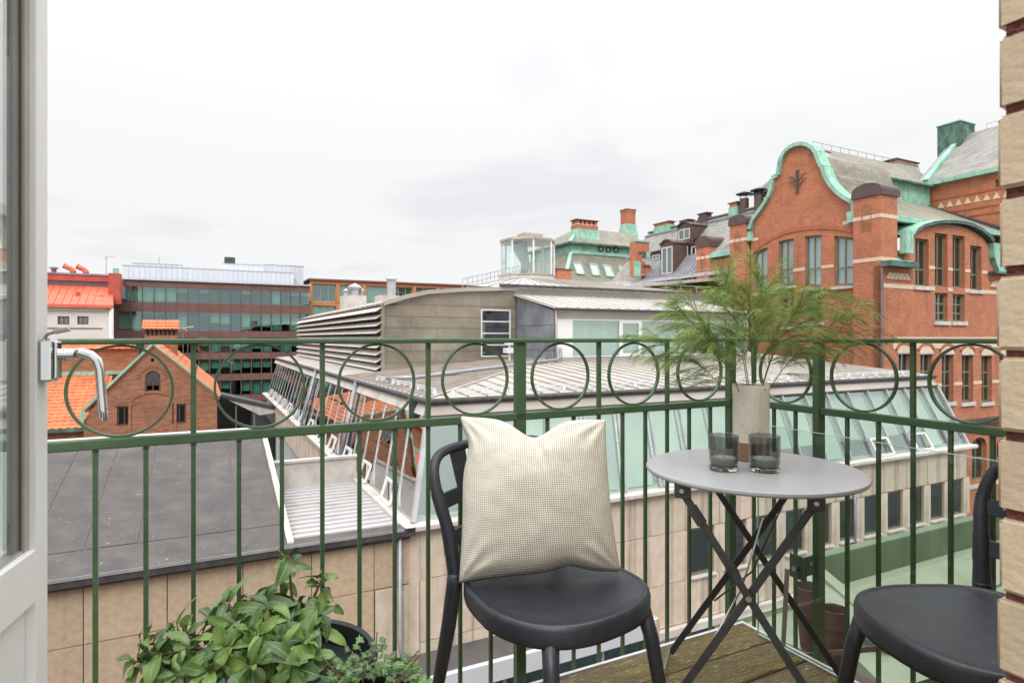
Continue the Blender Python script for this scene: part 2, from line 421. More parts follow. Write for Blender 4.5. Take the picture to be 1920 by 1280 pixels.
# backing wall and panels
def facade_panels(parent, p0, first, n, zs, m, q=KQ, skip=None):
    wdt = 1.49
    me = {}
    for j, (za, zb) in enumerate(zs):
        h = za - zb - .02
        b = MB(); b.box(0, wdt - .018, 0, .17, -h, 0)
        me[j] = b.mesh('wall_panel', m)
    for i in range(first, n):
        for j, (za, zb) in enumerate(zs):
            if skip and skip(i, j): continue
            o = piece(me[j], 'wall_panel', parent, (p0 + i * wdt, q + random.uniform(0, .006), za))
b = MB(); b.box(KP + .0, PE, KQ + .19, KQ + .6, -17.2, ZL - .06)
b.box(KP + .19, KP + .6, KQ + .2, QE, -17.2, ZL - .06); b.box(PE - .4, PE, KQ + .6, QE, -17.2, ZL - .06)
b.build('wall', M['joint_dark'], ob)
P0 = 14.12 - .23 - 1.49 * 6      # panel grid start 4.95
WIN = lambda i: i >= 6
zs = [(ZL - .14, -6.22), (-6.22, -7.83), (-7.83, -9.2), (-9.45, -11.1), (-11.1, -12.6), (-12.6, -14.2)]
facade_panels(ob, P0, 0, 17, zs, M['concrete_pale'], skip=lambda i, j: (j in (1, 3, 5) and WIN(i)))
# corner return strip
b = MB(); b.box(KP, P0 - .02, KQ, KQ + .17, -17.2, ZL - .14); b.build('corner_strip', M['concrete_pale'], ob)
b = MB(); b.box(P0, PE, KQ - .18, KQ + .12, -9.45, -9.22); b.build('string_course', M['ledge'], ob)
pier = MB(); pier.box(-.23, .23, 0, .17, -1.59, 0); pm = pier.mesh('window_pier', M['concrete_pale'])
for k in range(12):
    piece(pm, 'window_pier', ob, (14.12 - .23 + 1.49 * k, KQ + .004, -6.23))
    piece(pm, 'window_pier', ob, (14.12 - .23 + 1.49 * k, KQ + .004, -9.47))
# windows
wf = MB()
for a in (-.5, .44): wf.box(a, a + .06, 0, .08, -1.56, 0)
wf.box(-.44, .44, 0, .08, -1.56, -1.49); wf.box(-.44, .44, 0, .08, -.06, 0)
wfm = wf.mesh('window', M['olive_frame'])
ws = MB(); ws.box(-.56, .56, -.10, .10, -.05, 0); wsm = ws.mesh('sill', M['ledge'])
wp = MB(); wp.box(-.44, .44, 0, .015, -1.49, -.06); wpm = wp.mesh('pane', M['glass_win'])
bl = MB(); bl.box(-.44, .44, 0, .02, -1, 0); blm = bl.mesh('blind', M['curtain'])
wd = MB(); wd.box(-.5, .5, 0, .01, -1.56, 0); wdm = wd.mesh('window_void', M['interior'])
for k in range(11):
    for z in (-6.235, -9.475):
        pc = 14.12 + .515 + 1.49 * k
        w_ = piece(wfm, 'window', ob, (pc, KQ + .08, z))
        piece(wpm, 'pane', ob, (pc, KQ + .11, z)).parent = w_
        for ch in [w_.children[0]]: ch.location = (0, .03, 0)
        piece(wsm, 'sill', ob, (pc, KQ + .0, z - 1.55))
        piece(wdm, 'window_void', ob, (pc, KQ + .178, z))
        hh = random.choice((.0, .5, .75, 1.0, 1.4))
        if hh: piece(blm, 'blind', ob, (pc, KQ + .15, z - .06), scale=(1, 1, hh))
# row of vertical stained downpipes
for p in (22.35,):
    t = MB(); t.tube([(p, KQ - .08, -5.0), (p, KQ - .08, -9.2)], .055, 8); t.build('downpipe', M['grey_pipe'], ob, smooth=True)
# low plinth storey, flat dark roof with pale fascia and teal glass (in the yard)
b = MB(); b.box(3.6, 11.5, 13.75, KQ - .02, -8.25, -8.1); b.build('yard_roof', M['felt_roof'], ob)
b = MB(); b.box(3.6, 11.5, 13.6, 13.75, -8.5, -8.02); b.build('fascia', M['corrugated'], ob)
b = MB(); b.box(3.7, 11.4, 13.8, 13.85, -10.8, -8.5); b.build('yard_glazing', M['office_glass'], ob)
b = MB(); b.box(3.7, 11.4, 14.5, 14.6, -17.2, -8.5); b.build('yard_back_wall', M['interior'], ob)
for k in range(6):
    b = MB(); b.box(3.7 + k * 1.5, 3.78 + k * 1.5, 13.72, 13.87, -17.2, -8.5); b.build('mullion', M['alu'], ob)
b = MB(); b.box(11.5, 11.62, 13.6, KQ - .02, -17.2, -8.02); b.build('yard_side_wall', M['concrete_tan'], ob)
# window slots in the left flank wall
fl_w = MB(); fl_w.box(0, .17, 0, 2.94, -4.0, 0); flm = fl_w.mesh('wall_panel', M['concrete_pale'])
fl_b = MB(); fl_b.box(0, .17, 0, 2.94, -1.7, 0); flb = fl_b.mesh('wall_panel', M['concrete_pale'])
fs = MB()
for a in (0, .98, 1.96, 2.9): fs.box(0, .10, a, a + .06, -2.6, 0)
fs.box(0, .1, .06, 2.9, -.06, 0)
fsm = fs.mesh('window', M['white_frame'])
fp_ = MB(); fp_.box(.05, .06, .06, 2.9, -2.6, -.06); fpm = fp_.mesh('pane', M['office_glass'])
fv = MB(); fv.box(.16, .17, 0, 2.94, -2.6, 0); fvm = fv.mesh('window_void', M['interior'])
q = KQ + 1.0
while q < QE - 3:
    piece(flb, 'wall_panel', ob, (KP, q, ZL - .14)); piece(flm, 'wall_panel', ob, (KP, q, ZL - 4.5))
    w_ = piece(fsm, 'window', ob, (KP + .05, q, ZL - 1.86)); c = piece(fpm, 'pane', ob, (KP, q, 0)); c.parent = w_; c.location = (0, 0, 0)
    piece(fvm, 'window_void', ob, (KP + .012, q, ZL - 1.86))
    q += 2.97
# ledges
b = MB(); b.box(KP - .16, PE + .2, KQ - .22, KQ + .62, ZL - .13, ZL + .02); b.build('ledge', M['ledge'], ob, bevel=.03)
b = MB(); b.box(KP - .16, KP + .62, KQ + .62, QE, ZL - .13, ZL + .018); b.build('ledge', M['ledge'], ob, bevel=.03)
b = MB(); b.box(KP + .0, KP + .1, KQ + 1.2, 22.2, ZL - .0, ZL + .03); b.build('ledge_flashing', M['ledge'], ob)
# --- slanted glazing, front
zb, zt = ZL + .03, ZE - .42
def FQ(z): return KQ + .12 + (EQ - KQ - .12) * (z - ZL) / (ZE - ZL)       # front plane
def FP(z): return KP + .12 + (EP - KP - .12) * (z - ZL) / (ZE - ZL)       # left plane
nb = 19
def lerp(a, b_, t): return a + (b_ - a) * t
pb0, pb1 = FP(zb), PE - .05
pt0, pt1 = FP(zt), PE - .45
def fr(t, z, dq=0):
    s = (z - zb) / (zt - zb)
    return (lerp(lerp(pb0, pb1, t), lerp(pt0, pt1, t), s), FQ(z) + dq, z)
for i in range(nb + 1):
    t = i / nb; w_ = .13 if i in (0, nb) else .06
    b = MB(); b.bar(fr(t, zb, -.05), fr(t, zt, -.05), w_, .10, (0, -1, 0)); b.build('mullion', M['alu'], ob)
rv = random.Random(4)
for i in range(nb):
    t0, t1 = i / nb + .002, (i + 1) / nb - .002
    b = MB(); b.slab([fr(t0, zb), fr(t1, zb), fr(t1, zt), fr(t0, zt)], (0, .015, 0)); b.build('pane', M['glass_slope'], ob)
    cut = .02 if i in (0, 4, 5, 12, 17) else rv.choice((.24, .27, .25, .0))
    za_ = zb + cut * (zt - zb)
    if i > 0 and rv.random() > .04:
        b = MB(); b.slab([fr(t0, za_, .22), fr(t1, za_, .22), fr(t1, zt, .22), fr(t0, zt, .22)], (0, .02, 0)); b.build('blind', M['blind'], ob)
    if i in (6, 9, 14, 16):
        ta, tb_ = lerp(t0, t1, .08), lerp(t0, t1, .92); zz_ = zb + .26 * (zt - zb)
        c4 = [fr(ta, zb + .05, -.16), fr(tb_, zb + .05, -.16), fr(tb_, zz_, -.10), fr(ta, zz_, -.10)]
        b = MB()
        for k in range(4): b.bar(c4[k], c4[(k + 1) % 4], .08, .07, (0, -1, 0))
        o = b.build('vent_window', M['white_frame'], ob)
b = MB(); b.box(KP + .7, PE - .7, KQ + 2.2, KQ + 2.3, ZL, ZE); b.build('interior_wall', M['interior'], ob)
b = MB(); b.box(KP + .3, PE - .3, KQ + .75, QE, ZL + .0, ZL + .1); b.build('interior_floor', M['interior_warm'], ob)
# right end glazing wall
b = MB(); b.slab([(PE - .06, KQ + .2, zb), (PE - .06, KQ + 9, zb), (PE - .45, KQ + 9, zt), (PE - .45, FQ(zt), zt)], (-.02, 0, 0)); b.build('end_glazing', M['glass_side'], ob)
# --- slanted glazing, left
nl = 27
def lf(t, z, dp=0):
    s = (z - zb) / (zt - zb)
    q0, q1 = lerp(FQ(zb), FQ(zt), s), QE - 2
    return (FP(z) + dp, lerp(q0, q1, t), z)
for i in range(1, nl + 1):
    t = i / nl
    b = MB(); b.bar(lf(t, zb, -.012), lf(t, zt, -.012), .035, .025, (-1, 0, 0)); b.build('mullion', M['alu'], ob)
for i in range(nl):
    t0, t1 = i / nl + .001, (i + 1) / nl - .001
    b = MB(); b.slab([lf(t0, zb), lf(t1, zb), lf(t1, zt), lf(t0, zt)], (.015, 0, 0)); b.build('pane', M['glass_side'], ob)
    if i % 2 == 1:
        ta, tb_ = lerp(t0, t1, .12), lerp(t0, t1, .8); zz_ = zb + .21 * (zt - zb)
        c4 = [lf(ta, zb + .04, -.15), lf(tb_, zb + .04, -.15), lf(tb_, zz_, -.05), lf(ta, zz_, -.05)]
        b = MB()
        for k in range(4): b.bar(c4[k], c4[(k + 1) % 4], .08, .07, (-1, 0, 0))
        b.build('vent_window', M['white_frame'], ob)
for i in (6, 13):
    for dq in (-.12, .12):
        a = lf(i / nl, zb, -.14); c = lf(i / nl, zt + .45, -.14)
        b = MB(); b.tube([(a[0], a[1] + dq, a[2]), (c[0], c[1] + dq, c[2])], .05, 8); b.build('downpipe', M['grey_pipe'], ob, smooth=True)
# fascia band between glazing and gutter
b = MB(); b.slab([(pt0 - .02, FQ(zt) - .06, zt + .01), (PE - .45, FQ(zt) - .06, zt + .01), (PE - .5, EQ - .02, ZE - .06), (EP, EQ - .02, ZE - .06)], (0, .1, 0)); b.build('fascia', M['zinc_roof'], ob)
b = MB(); b.slab([(FP(zt) - .06, FQ(zt) - .05, zt + .012), (FP(zt) - .06, QE, zt + .012), (EP - .03, QE, ZE - .06), (EP - .03, EQ - .03, ZE - .06)], (.1, 0, 0)); b.build('fascia', M['ledge'], ob)
b = MB(); b.box(FP(zt) - .1, PE - .42, FQ(zt) - .12, FQ(zt) + .03, zt - .02, zt + .03); b.build('fascia_trim', M['joint_dark'], ob)
b = MB(); b.hexa([(FP(zt) - .06, FQ(zt) - .06, zt + .012), (pt0 + .05, FQ(zt) - .06, zt + .012), (pt0 + .05, FQ(zt) + .1, zt + .012), (FP(zt) - .06, FQ(zt) + .1, zt + .012), (EP - .03, EQ - .03, ZE - .06), (EP + .1, EQ - .03, ZE - .06), (EP + .1, EQ + .1, ZE - .06), (EP - .03, EQ + .1, ZE - .06)]); b.build('fascia_corner', M['zinc_roof'], ob)
# gutters
b = MB(); b.tube([(EP - .1, EQ - .1, ZE - .02), (PE - .35, EQ - .1, ZE - .02)], .085, 10); b.build('gutter', M['dark_metal'], ob, smooth=True)
b = MB(); b.tube([(EP - .1, EQ - .1, ZE - .02), (EP - .1, QE, ZE - .02)], .085, 10); b.build('gutter', M['dark_metal'], ob, smooth=True)
# low hipped roof
QW, PU = 28.4, 7.5
def zr(p, q): return ZE + .05 + RS * max(0, min(p - EP, q - EQ))
H = (EP + (QW - EQ), QW, zr(99, QW))
b = MB(); b.slab([(EP, EQ, ZE + .05), (PE - .45, EQ, ZE + .05), (PE - .45, QW + 2, zr(99, QW + 2)), (EP + QW + 2 - EQ, QW + 2, zr(99, QW + 2))], (0, 0, -.12)); b.build('roof', M['zinc_roof'], ob)
b = MB(); b.slab([(EP, EQ, ZE + .05), (EP + QW + 2 - EQ, QW + 2, zr(99, QW + 2)), (EP + QW + 2 - EQ, QE, zr(99, QW + 2)), (EP, QE, ZE + .05)], (0, 0, -.12)); b.build('roof', M['zinc_roof'], ob)
b = MB(); b.bar((EP, EQ, ZE + .07), (H[0], H[1], H[2] + .03), .09, .06); b.build('hip_seam', M['zinc_roof'], ob)
p = EP + .6
while p < PE - .5:                       # seams up the front slope
    qe = EQ + min(p - EP, QW - EQ)
    if p > 14.6: qe = min(qe, 24.2)
    b = MB(); b.bar((p, EQ, ZE + .075), (p, qe, zr(99, qe) + .025), .035, .05); b.build('standing_seam', M['zinc_roof'], ob); p += .62
q = EQ + .5
while q < QW:                            # seams up the left slope
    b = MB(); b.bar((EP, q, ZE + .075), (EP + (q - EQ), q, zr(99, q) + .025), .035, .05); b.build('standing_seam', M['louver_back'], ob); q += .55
b = MB()
for (A_, B_, n_) in (((EP + .9, EQ + .45), (PE - 1, EQ + .45), 24), ((EP + .5, EQ + .9), (EP + .5, 24, 0), 9)):
    pts = []
    for i in range(n_ + 1):
        x_, y_ = lerp(A_[0], B_[0], i / n_), lerp(A_[1], B_[1], i / n_); z_ = zr(x_, y_)
        b.hexa([(x_ - .07, y_ - .07, z_), (x_ + .07, y_ - .07, z_), (x_ + .07, y_ + .07, z_), (x_ - .07, y_ + .07, z_), (x_ - .02, y_ - .02, z_ + .17), (x_ + .02, y_ - .02, z_ + .17), (x_ + .02, y_ + .02, z_ + .17), (x_ - .02, y_ + .02, z_ + .17)])
        pts.append((x_, y_, z_ + .17))
    for h in (0, -.07): b.tube([(a[0], a[1], a[2] + h) for a in pts], .018, 6)
b.build('snow_guard', M['corrugated'], ob)
pts = [(EP + .7, 20.6, zr(EP + .7, 20.6) + .12), (EP + .8, 20.6, zr(EP + .8, 20.6) + .16), (14.0, 23.8, zr(99, 23.9) + .2), (14.95, 24.05, zr(99, 23.9) + .24), (15.0, 24.1, .2)]
pts = [(6.0, 22.2, -1.5), (7.0, 21.9, -1.48), (14.3, 23.75, -1.0), (14.65, 23.95, -.9), (14.7, 24.1, -.5)]
b = MB(); b.tube(pts, .075, 8); b.build('roof_pipe', M['grey_pipe'], ob, smooth=True)
# ---- upper block: gable wall of zinc sheets
prof = [(7.5, 1.52), (8.6, 1.88), (9.7, 2.14), (11.66, 2.33), (14.6, 2.5)]
def ztop(p):
    for (a, za), (c, zc) in zip(prof, prof[1:]):
        if p <= c: return lerp(za, zc, (p - a) / (c - a))
    return prof[-1][1]
b = MB(); b.slab([(7.5, QW + .1, -2.2), (14.6, QW + .1, -2.2)] + [(p, QW + .1, z) for p, z in reversed(prof)], (0, .25, 0)); b.build('upper_wall', M['dark_metal'], ob)
rows = [-2.0, -1.15, -.62, -.05, .50, 1.05, 1.62, 2.5]
win = (12.62, 14.25, -.95, 1.42)         # shuttered window hole in p and z
for j, (z0, z1) in enumerate(zip(rows, rows[1:])):
    cuts = sorted({7.5, 14.6, win[0], win[1]} | ({10.2} if j % 2 else {11.6, 8.9}))
    for pa, pc in zip(cuts, cuts[1:]):
        if pa >= win[0] - .01 and pc <= win[1] + .01:
            if z0 < win[3] and z1 > win[2]:
                segs = [(max(z0, win[3]), z1)] if z1 > win[3] else ([(z0, win[2])] if z0 < win[2] else [])
            else: segs = [(z0, z1)]
        else: segs = [(z0, z1)]
        for (s0, s1) in segs:
            ps = [pa] + [x for x, _ in prof if pa < x < pc] + [pc]
            top = [(x, min(s1, ztop(x))) for x in ps]
            if max(t_[1] for t_ in top) <= s0 + .02: continue
            top = [(x, max(z_, s0 + .01)) for x, z_ in top]
            b = MB(); b.slab([(pa + .006, QW + .0, s0 + .008), (pc - .006, QW, s0 + .008)] + [(min(max(x, pa + .006), pc - .006), QW - .02, z_ - .008) for x, z_ in reversed(top)], (0, .08, 0))
            b.build('zinc_sheet', M['zinc_wall'], ob)
            b = MB(); b.bar((pa, QW - .02, s0), (pc, QW - .02, s0), .05, .03); 
            if s1 - s0 > .3: b.build('sheet_seam', M['zinc_wall'], ob)
b = MB(); b.box(win[0], win[1], QW + .06, QW + .07, win[2], win[3]); b.build('window_void', M['interior'], ob)
b = MB()
for z in (-.95, -.37, .23, .83, 1.42): b.box(win[0], win[1], QW - .05, QW + .03, z - .03, z + .03)
for p in (win[0], win[1]): b.box(p - .03, p + .03, QW - .051, QW + .03, -.98, 1.45)
wo = b.build('window', M['white_frame'], ob)
b = MB(); b.box(win[0], win[1], QW + .035, QW + .045, win[2], win[3]); b.build('pane', M['glass_win'], wo)
# upper roof surface
RP = 20.0
b = MB()
qb = 56
for (a, za), (c, zc) in zip(prof, prof[1:]):
    b.slab([(a - .02, QW - .12, za + .03), (c + .02, QW - .12, zc + .03), (c + .02, qb, zc + .03), (a - .02, qb, za + .03)], (0, 0, .1))
b.build('upper_roof', M['zinc_roof'], ob)
b = MB()
for (a, za), (c, zc) in zip(prof, prof[1:]): b.bar((a, QW - .16, za + .08), (c, QW - .16, zc + .08), .1, .2)
b.build('verge_trim', M['zinc_roof'], ob)
b = MB(); b.box(14.6, 30, QW + .4, qb, -1, 2.45); b.build('upper_block', M['zinc_wall'], ob)
# louvered left face
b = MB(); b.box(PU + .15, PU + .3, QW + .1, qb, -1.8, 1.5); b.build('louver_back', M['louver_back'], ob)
nz = 9
for k in range(nz):
    z = -1.50 + k * .345
    q1 = qb - (nz - k) * .0
    out = .34
    b = MB(); b.hexa([(PU - out, QW - .05, z - .02), (PU - out + .03, QW - .05, z - .03), (PU - out + .03, q1, z - .03), (PU - out, q1, z - .02), (PU - .02, QW - .05, z + .2), (PU + .02, QW - .05, z + .19), (PU + .02, q1, z + .19), (PU - .02, q1, z + .2)])
    b.build('louver', M['louver'], ob)
for k in range(nz):
    z = -1.50 + k * .345
    b = MB()
    for i in range(28):
        q = QW + .7 + i * 1.0 + (k % 2) * .4
        b.box(PU - .1, PU + .14, q, q + .06, z + .2, z + .33)
    b.build('louver_fins', M['joint_dark'], ob)['kind'] = 'stuff'
b = MB()
for q in (QW + .1,): b.box(PU - .05, PU + .1, q - .2, q + .0, -1.6, 1.6)
b.build('corner_post', M['zinc_wall'], ob)
# ---- side return and glass band
QG = 24.3
for j, (z0, z1) in enumerate(((-1.3, -.62), (-.62, .0), (.0, .6), (.6, 1.95))):
    zt1 = 1.30 if j == 3 else z1
    b = MB(); b.slab([(14.62, QG + .25, z0 + .01), (14.62, QW - .03, z0 + .01), (14.62, QW - .03, z1 - .01 if j < 3 else 2.15), (14.62, QG + .25, zt1 - .01)], (.1, 0, 0)); b.build('lead_sheet', M['lead_blue'], ob)
PB = 27.0
b = MB(); b.box(14.6, PB, QG + .0, QG + .12, -1.35, -.92); b.build('band_base', M['zinc_roof'], ob)
b = MB(); b.box(14.6, PB, QG - .02, QG + .12, .88, 1.3); b.build('band_head', M['zinc_roof'], ob)
b = MB(); b.box(14.7, PB, QG + .8, QG + .9, -1.0, 1.2); b.build('interior_wall', M['blind'], ob)
xs = [(14.66, 15.45, 'w'), (15.45, 18.25, 'g'), (18.25, 19.55, 'd'), (19.55, 22.1, 'g'), (22.1, 23.4, 'd'), (23.4, 27.0, 'g')]
for a, c, k in xs:
    if k == 'w':
        b = MB(); b.box(a, c, QG - .01, QG + .12, -.92, .88); b.build('white_panel', M['white_frame'], ob)
    else:
        fw = .16 if k == 'd' else .05
        b = MB(); b.box(a + .002, a + fw, QG - .03, QG + .08, -.92, .88); b.box(c - fw, c - .002, QG - .03, QG + .08, -.92, .88)
        b.box(a + fw, c - fw, QG - .03, QG + .08, .88 - fw, .878); b.box(a + fw, c - fw, QG - .03, QG + .08, -.918, -.92 + fw)
        o = b.build('window', M['white_frame'], ob)
        b = MB(); b.box(a + fw, c - fw, QG + .03, QG + .045, -.92 + fw, .88 - fw); b.build('pane', M['glass_slope'], o)
b = MB(); b.box(14.9, PB, QG + .35, QG + .37, -.9, .86); b.build('blind', M['curtain'], ob)
# lean-to roof over the band
A0, A1 = (14.45, QG - .25, 1.32), (PB, QG - .25, 1.32)
B0, B1 = (14.45, QW, 2.2), (PB, QW, 2.2)
b = MB(); b.slab([A0, A1, B1, B0], (0, 0, .08)); b.build('lean_to_roof', M['zinc_pale_roof'], ob)
p = 14.5
while p < PB:
    b = MB(); b.bar((p, QG - .24, 1.43), (p, QW, 2.31), .04, .05); b.build('standing_seam', M['zinc_pale_roof'], ob); p += .6
b = MB(); b.tube([(14.4, QG - .33, 1.33), (PB, QG - .33, 1.33)], .07, 8); b.build('gutter', M['dark_metal'], ob, smooth=True)
b = MB(); b.tube([(14.55, QG - .1, 1.3), (14.55, QG - .1, -1.1)], .05, 8); b.build('downpipe', M['zinc_roof'], ob, smooth=True)
# tier above and the roof up to the lantern
b = MB(); b.box(14.4, 29.5, QW + .0, QW + .3, 2.2, 2.62); b.build('tier_wall', M['zinc_roof'], ob)
b = MB(); b.box(13.6, 30, QW - .32, QW - .05, 2.64, 2.78); b.build('tier_gutter', M['dark_metal'], ob)
LC = (20.6, 38.2)
lz0, lz1 = 4.42, 6.75
ro = [(12.2, QW - .1, 2.62), (30, QW - .1, 2.62), (30, 48, 2.62), (12.2, 48, 2.62)]
ri = [(LC[0] - 2.1, LC[1] - 2.1, 3.98), (LC[0] + 2.1, LC[1] - 2.1, 3.98), (LC[0] + 2.1, LC[1] + 2.1, 3.98), (LC[0] - 2.1, LC[1] + 2.1, 3.98)]
b = MB()
b.add(ro + ri, [(0, 1, 5, 4), (1, 2, 6, 5), (2, 3, 7, 6), (3, 0, 4, 7), (4, 5, 6, 7), (0, 3, 2, 1)])
b.build('upper_roof', M['zinc_pale_roof'], ob)
for i in range(24):
    t = i / 23
    b = MB(); b.bar(Vector(ro[0]).lerp(Vector(ro[1]), t) + Vector((0, 0, .03)), Vector(ri[0]).lerp(Vector(ri[1]), t) + Vector((0, 0, .03)), .04, .05)
    b.build('standing_seam', M['zinc_roof'], ob)
def octo(r, z): return [(LC[0] + r * math.cos(math.radians(22.5 + 45 * k) + .1), LC[1] + r * math.sin(math.radians(22.5 + 45 * k) + .1), z) for k in range(8)]
def ring(ob_, name, m, r0, z0, r1, z1, cap=True):
    b = MB(); a, c = octo(r0, z0), octo(r1, z1)
    b.add(a + c, [(i, (i + 1) % 8, (i + 1) % 8 + 8, i + 8) for i in range(8)] + ([tuple(range(7, -1, -1)), tuple(range(8, 16))] if cap else []))
    return b.build(name, m, ob_)
ring(ob, 'lantern_base', M['zinc_roof'], 2.5, 3.7, 2.0, lz0 - .12); ring(ob, 'lantern_sill', M['zinc_roof'], 2.05, lz0 - .12, 2.05, lz0)
ring(ob, 'lantern_roof', M['zinc_wall'], 2.05, lz1, 2.0, lz1 + .16); ring(ob, 'lantern_roof', M['zinc_wall'], 2.0, lz1 + .16, .9, lz1 + .34)
b = MB(); b.box(LC[0] - .6, LC[0] + .9, LC[1] - .6, LC[1] + .5, lz1 + .3, lz1 + .62); b.build('roof_hatch', M['zinc_roof'], ob)
oc, ot = octo(1.93, lz0), octo(1.93, lz1)
for k in range(8):
    b = MB(); b.bar(oc[k], ot[k], .09, .09); b.build('mullion', M['white_frame'], ob)
    a, c = Vector(oc[k]), Vector(oc[(k + 1) % 8]); d, e = Vector(ot[(k + 1) % 8]), Vector(ot[k])
    n_ = ((a + c) / 2 - Vector((LC[0], LC[1], lz0))); n_.z = 0; n_.normalize()
    b = MB(); b.slab([a, c, d, e], -n_ * .02); b.build('pane', M['glass_clear'], ob)
b = MB(); b.tube([(LC[0] - .2, LC[1] + .3, lz0), (LC[0] - .1, LC[1] + .2, lz0 + .9), (LC[0] - .7, LC[1] + .1, lz1)], [.25, .3, .6], 10); b.build('lantern_duct', M['curtain'], ob, smooth=True)
# railing ladder on the roof slope
b = MB()
a0, a1 = Vector((11.8, QW + .5, 2.45)), Vector((19.0, 36.5, 4.3))
for k in range(15):
    a = a0.lerp(a1, k / 14); b.bar(a, a + Vector((0, 0, .55)), .03, .03, (0, 1, 0))
b.bar(a0 + Vector((0, 0, .55)), a1 + Vector((0, 0, .55)), .035, .035); b.bar(a0 + Vector((0, 0, .25)), a1 + Vector((0, 0, .25)), .03, .03)
b.build('roof_rail', M['alu'], ob)
# thin safety line along the tier gutter
b = MB()
for k in range(12):
    p = 17 + k * 1.3; b.bar((p, QW + 1.6, 2.8), (p, QW + 1.6, 3.35), .025, .025, (0, 1, 0))
b.bar((17, QW + 1.6, 3.35), (31.5, QW + 1.6, 3.35), .025, .025); b.build('roof_rail', M['alu'], ob)
# vents on the far left of the upper roof
def vent_block(p, q, w_, d, z0, z1, m=M['ledge']):
    b = MB(); b.box(p, p + w_, q, q + d, z0, z1); return b.build('chimney', m, ob)
p_, z_ = onq(650, 0, 42)
o = vent_block(onq(646, 0, 42)[0], 42, 1.5, 1.6, 1.5, 2.9)
for k, (dx, h, r) in enumerate(((.25, .5, .16), (.85, .9, .32), (1.3, .6, .14))):
    b = MB(); b.lathe([(r, 0), (r, h * .55), (r * 1.5, h * .55), (r * 1.6, h * .7), (.02, h)], (onq(646, 0, 42)[0] + dx, 42.7, 2.9), 12); b.build('vent_cap', M['alu'], ob, smooth=False)
pp = onq(712, 0, 36)[0]
vent_block(pp, 36, 1.25, 1.2, 1.5, 2.55)
b = MB(); b.lathe([(.27, 0), (.27, .95), (.36, .97), (.36, 1.05), (.02, 1.22)], (pp + .85, 36.5, 2.55), 14); b.build('vent_cap', M['alu'], ob)
# small weather station box by the shuttered window
b = MB(); b.box(13.2, 13.6, 26.6, 26.9, -.35, -.1); b.box(13.35, 13.45, 26.7, 26.8, -1.1, -.35); b.box(13.15, 13.65, 26.55, 26.95, -.75, -.5); b.build('roof_unit', M['white_frame'], ob)

# ================================================================ neighbouring low building with the charcoal felt roof
cb_ = thing('low_building', (-2, 17, -17.2), 'low tan panelled building under a charcoal felt roof flecked with droppings', 'building')
b = MB(); b.box(-9, KP, KQ + .19, 22.4, -17.2, -5.0); b.build('wall', M['joint_dark'], cb_)
zsl = [(-4.98, -6.26), (-6.26, -7.75), (-7.75, -9.24), (-9.24, -10.73), (-10.73, -12.2)]
facade_panels(cb_, KP - .89 - 1.49 * 8, 0, 8, zsl, M['concrete_tan'])
facade_panels(cb_, KP - .89, 0, 1, [zsl[0]], M['concrete_tan'])
b = MB(); b.box(KP - .87, KP, KQ, KQ + .17, -17.2, -6.28); b.build('wall_panel', M['concrete_pale'], cb_)
PR = 1.72
QR, ZR = 22.5, -3.2
b = MB(); b.slab([(-9, KQ - .12, ZL - .02), (PR, KQ - .12, ZL - .02), (PR, QR, ZR), (-9, QR, ZR)], (0, 0, -.25)); b.build('roof', M['joint_dark'], cb_)
def rz(q): return ZL - .02 + (ZR - ZL + .02) * (q - KQ + .12) / (QR - KQ + .12)
# felt sheets: laps as thin raised strips
b = MB(); b.slab([(-9, KQ - .12, rz(KQ - .12) + .004), (PR, KQ - .12, rz(KQ - .12) + .004), (PR, KQ + .86, rz(KQ + .86) + .004), (-9, KQ + .86, rz(KQ + .86) + .004)], (0, 0, .012)); b.build('felt_sheet', M['felt_roof'], cb_)
p = PR - 1.0; k = 0
while p > -8.5:
    b = MB(); b.slab([(p, KQ + .9, rz(KQ + .9) + .004), (p + .95, KQ + .9, rz(KQ + .9) + .004), (p + .95, QR, ZR + .004), (p, QR, ZR + .004)], (0, 0, .012 + .004 * (k % 2)))
    b.build('felt_sheet', M['felt_roof'], cb_); p -= 1.0; k += 1
b = MB(); b.box(-9, KP + .1, KQ - .22, KQ - .10, ZL - .20, ZL - .0); b.build('gutter', M['dark_metal'], cb_)
b = MB(); b.box(-9, KP - .2, KQ - .235, KQ - .222, ZL - .06, ZL + .012); b.build('gutter_lip', M['alu'], cb_)
b = MB(); b.hexa([(PR, KQ - .1, ZL - .2), (PR + .14, KQ - .1, ZL - .2), (PR + .14, QR, ZR - .3), (PR, QR, ZR - .3), (PR, KQ - .1, ZL + .05), (PR + .14, KQ - .1, ZL + .05), (PR + .14, QR, ZR + .12), (PR, QR, ZR + .12)]); b.build('verge_board', M['ledge'], cb_)
b = MB(); b.box(-9, PR + .1, QR, QR + .35, ZR - 1.2, ZR + .10); b.build('parapet', M['ledge'], cb_)
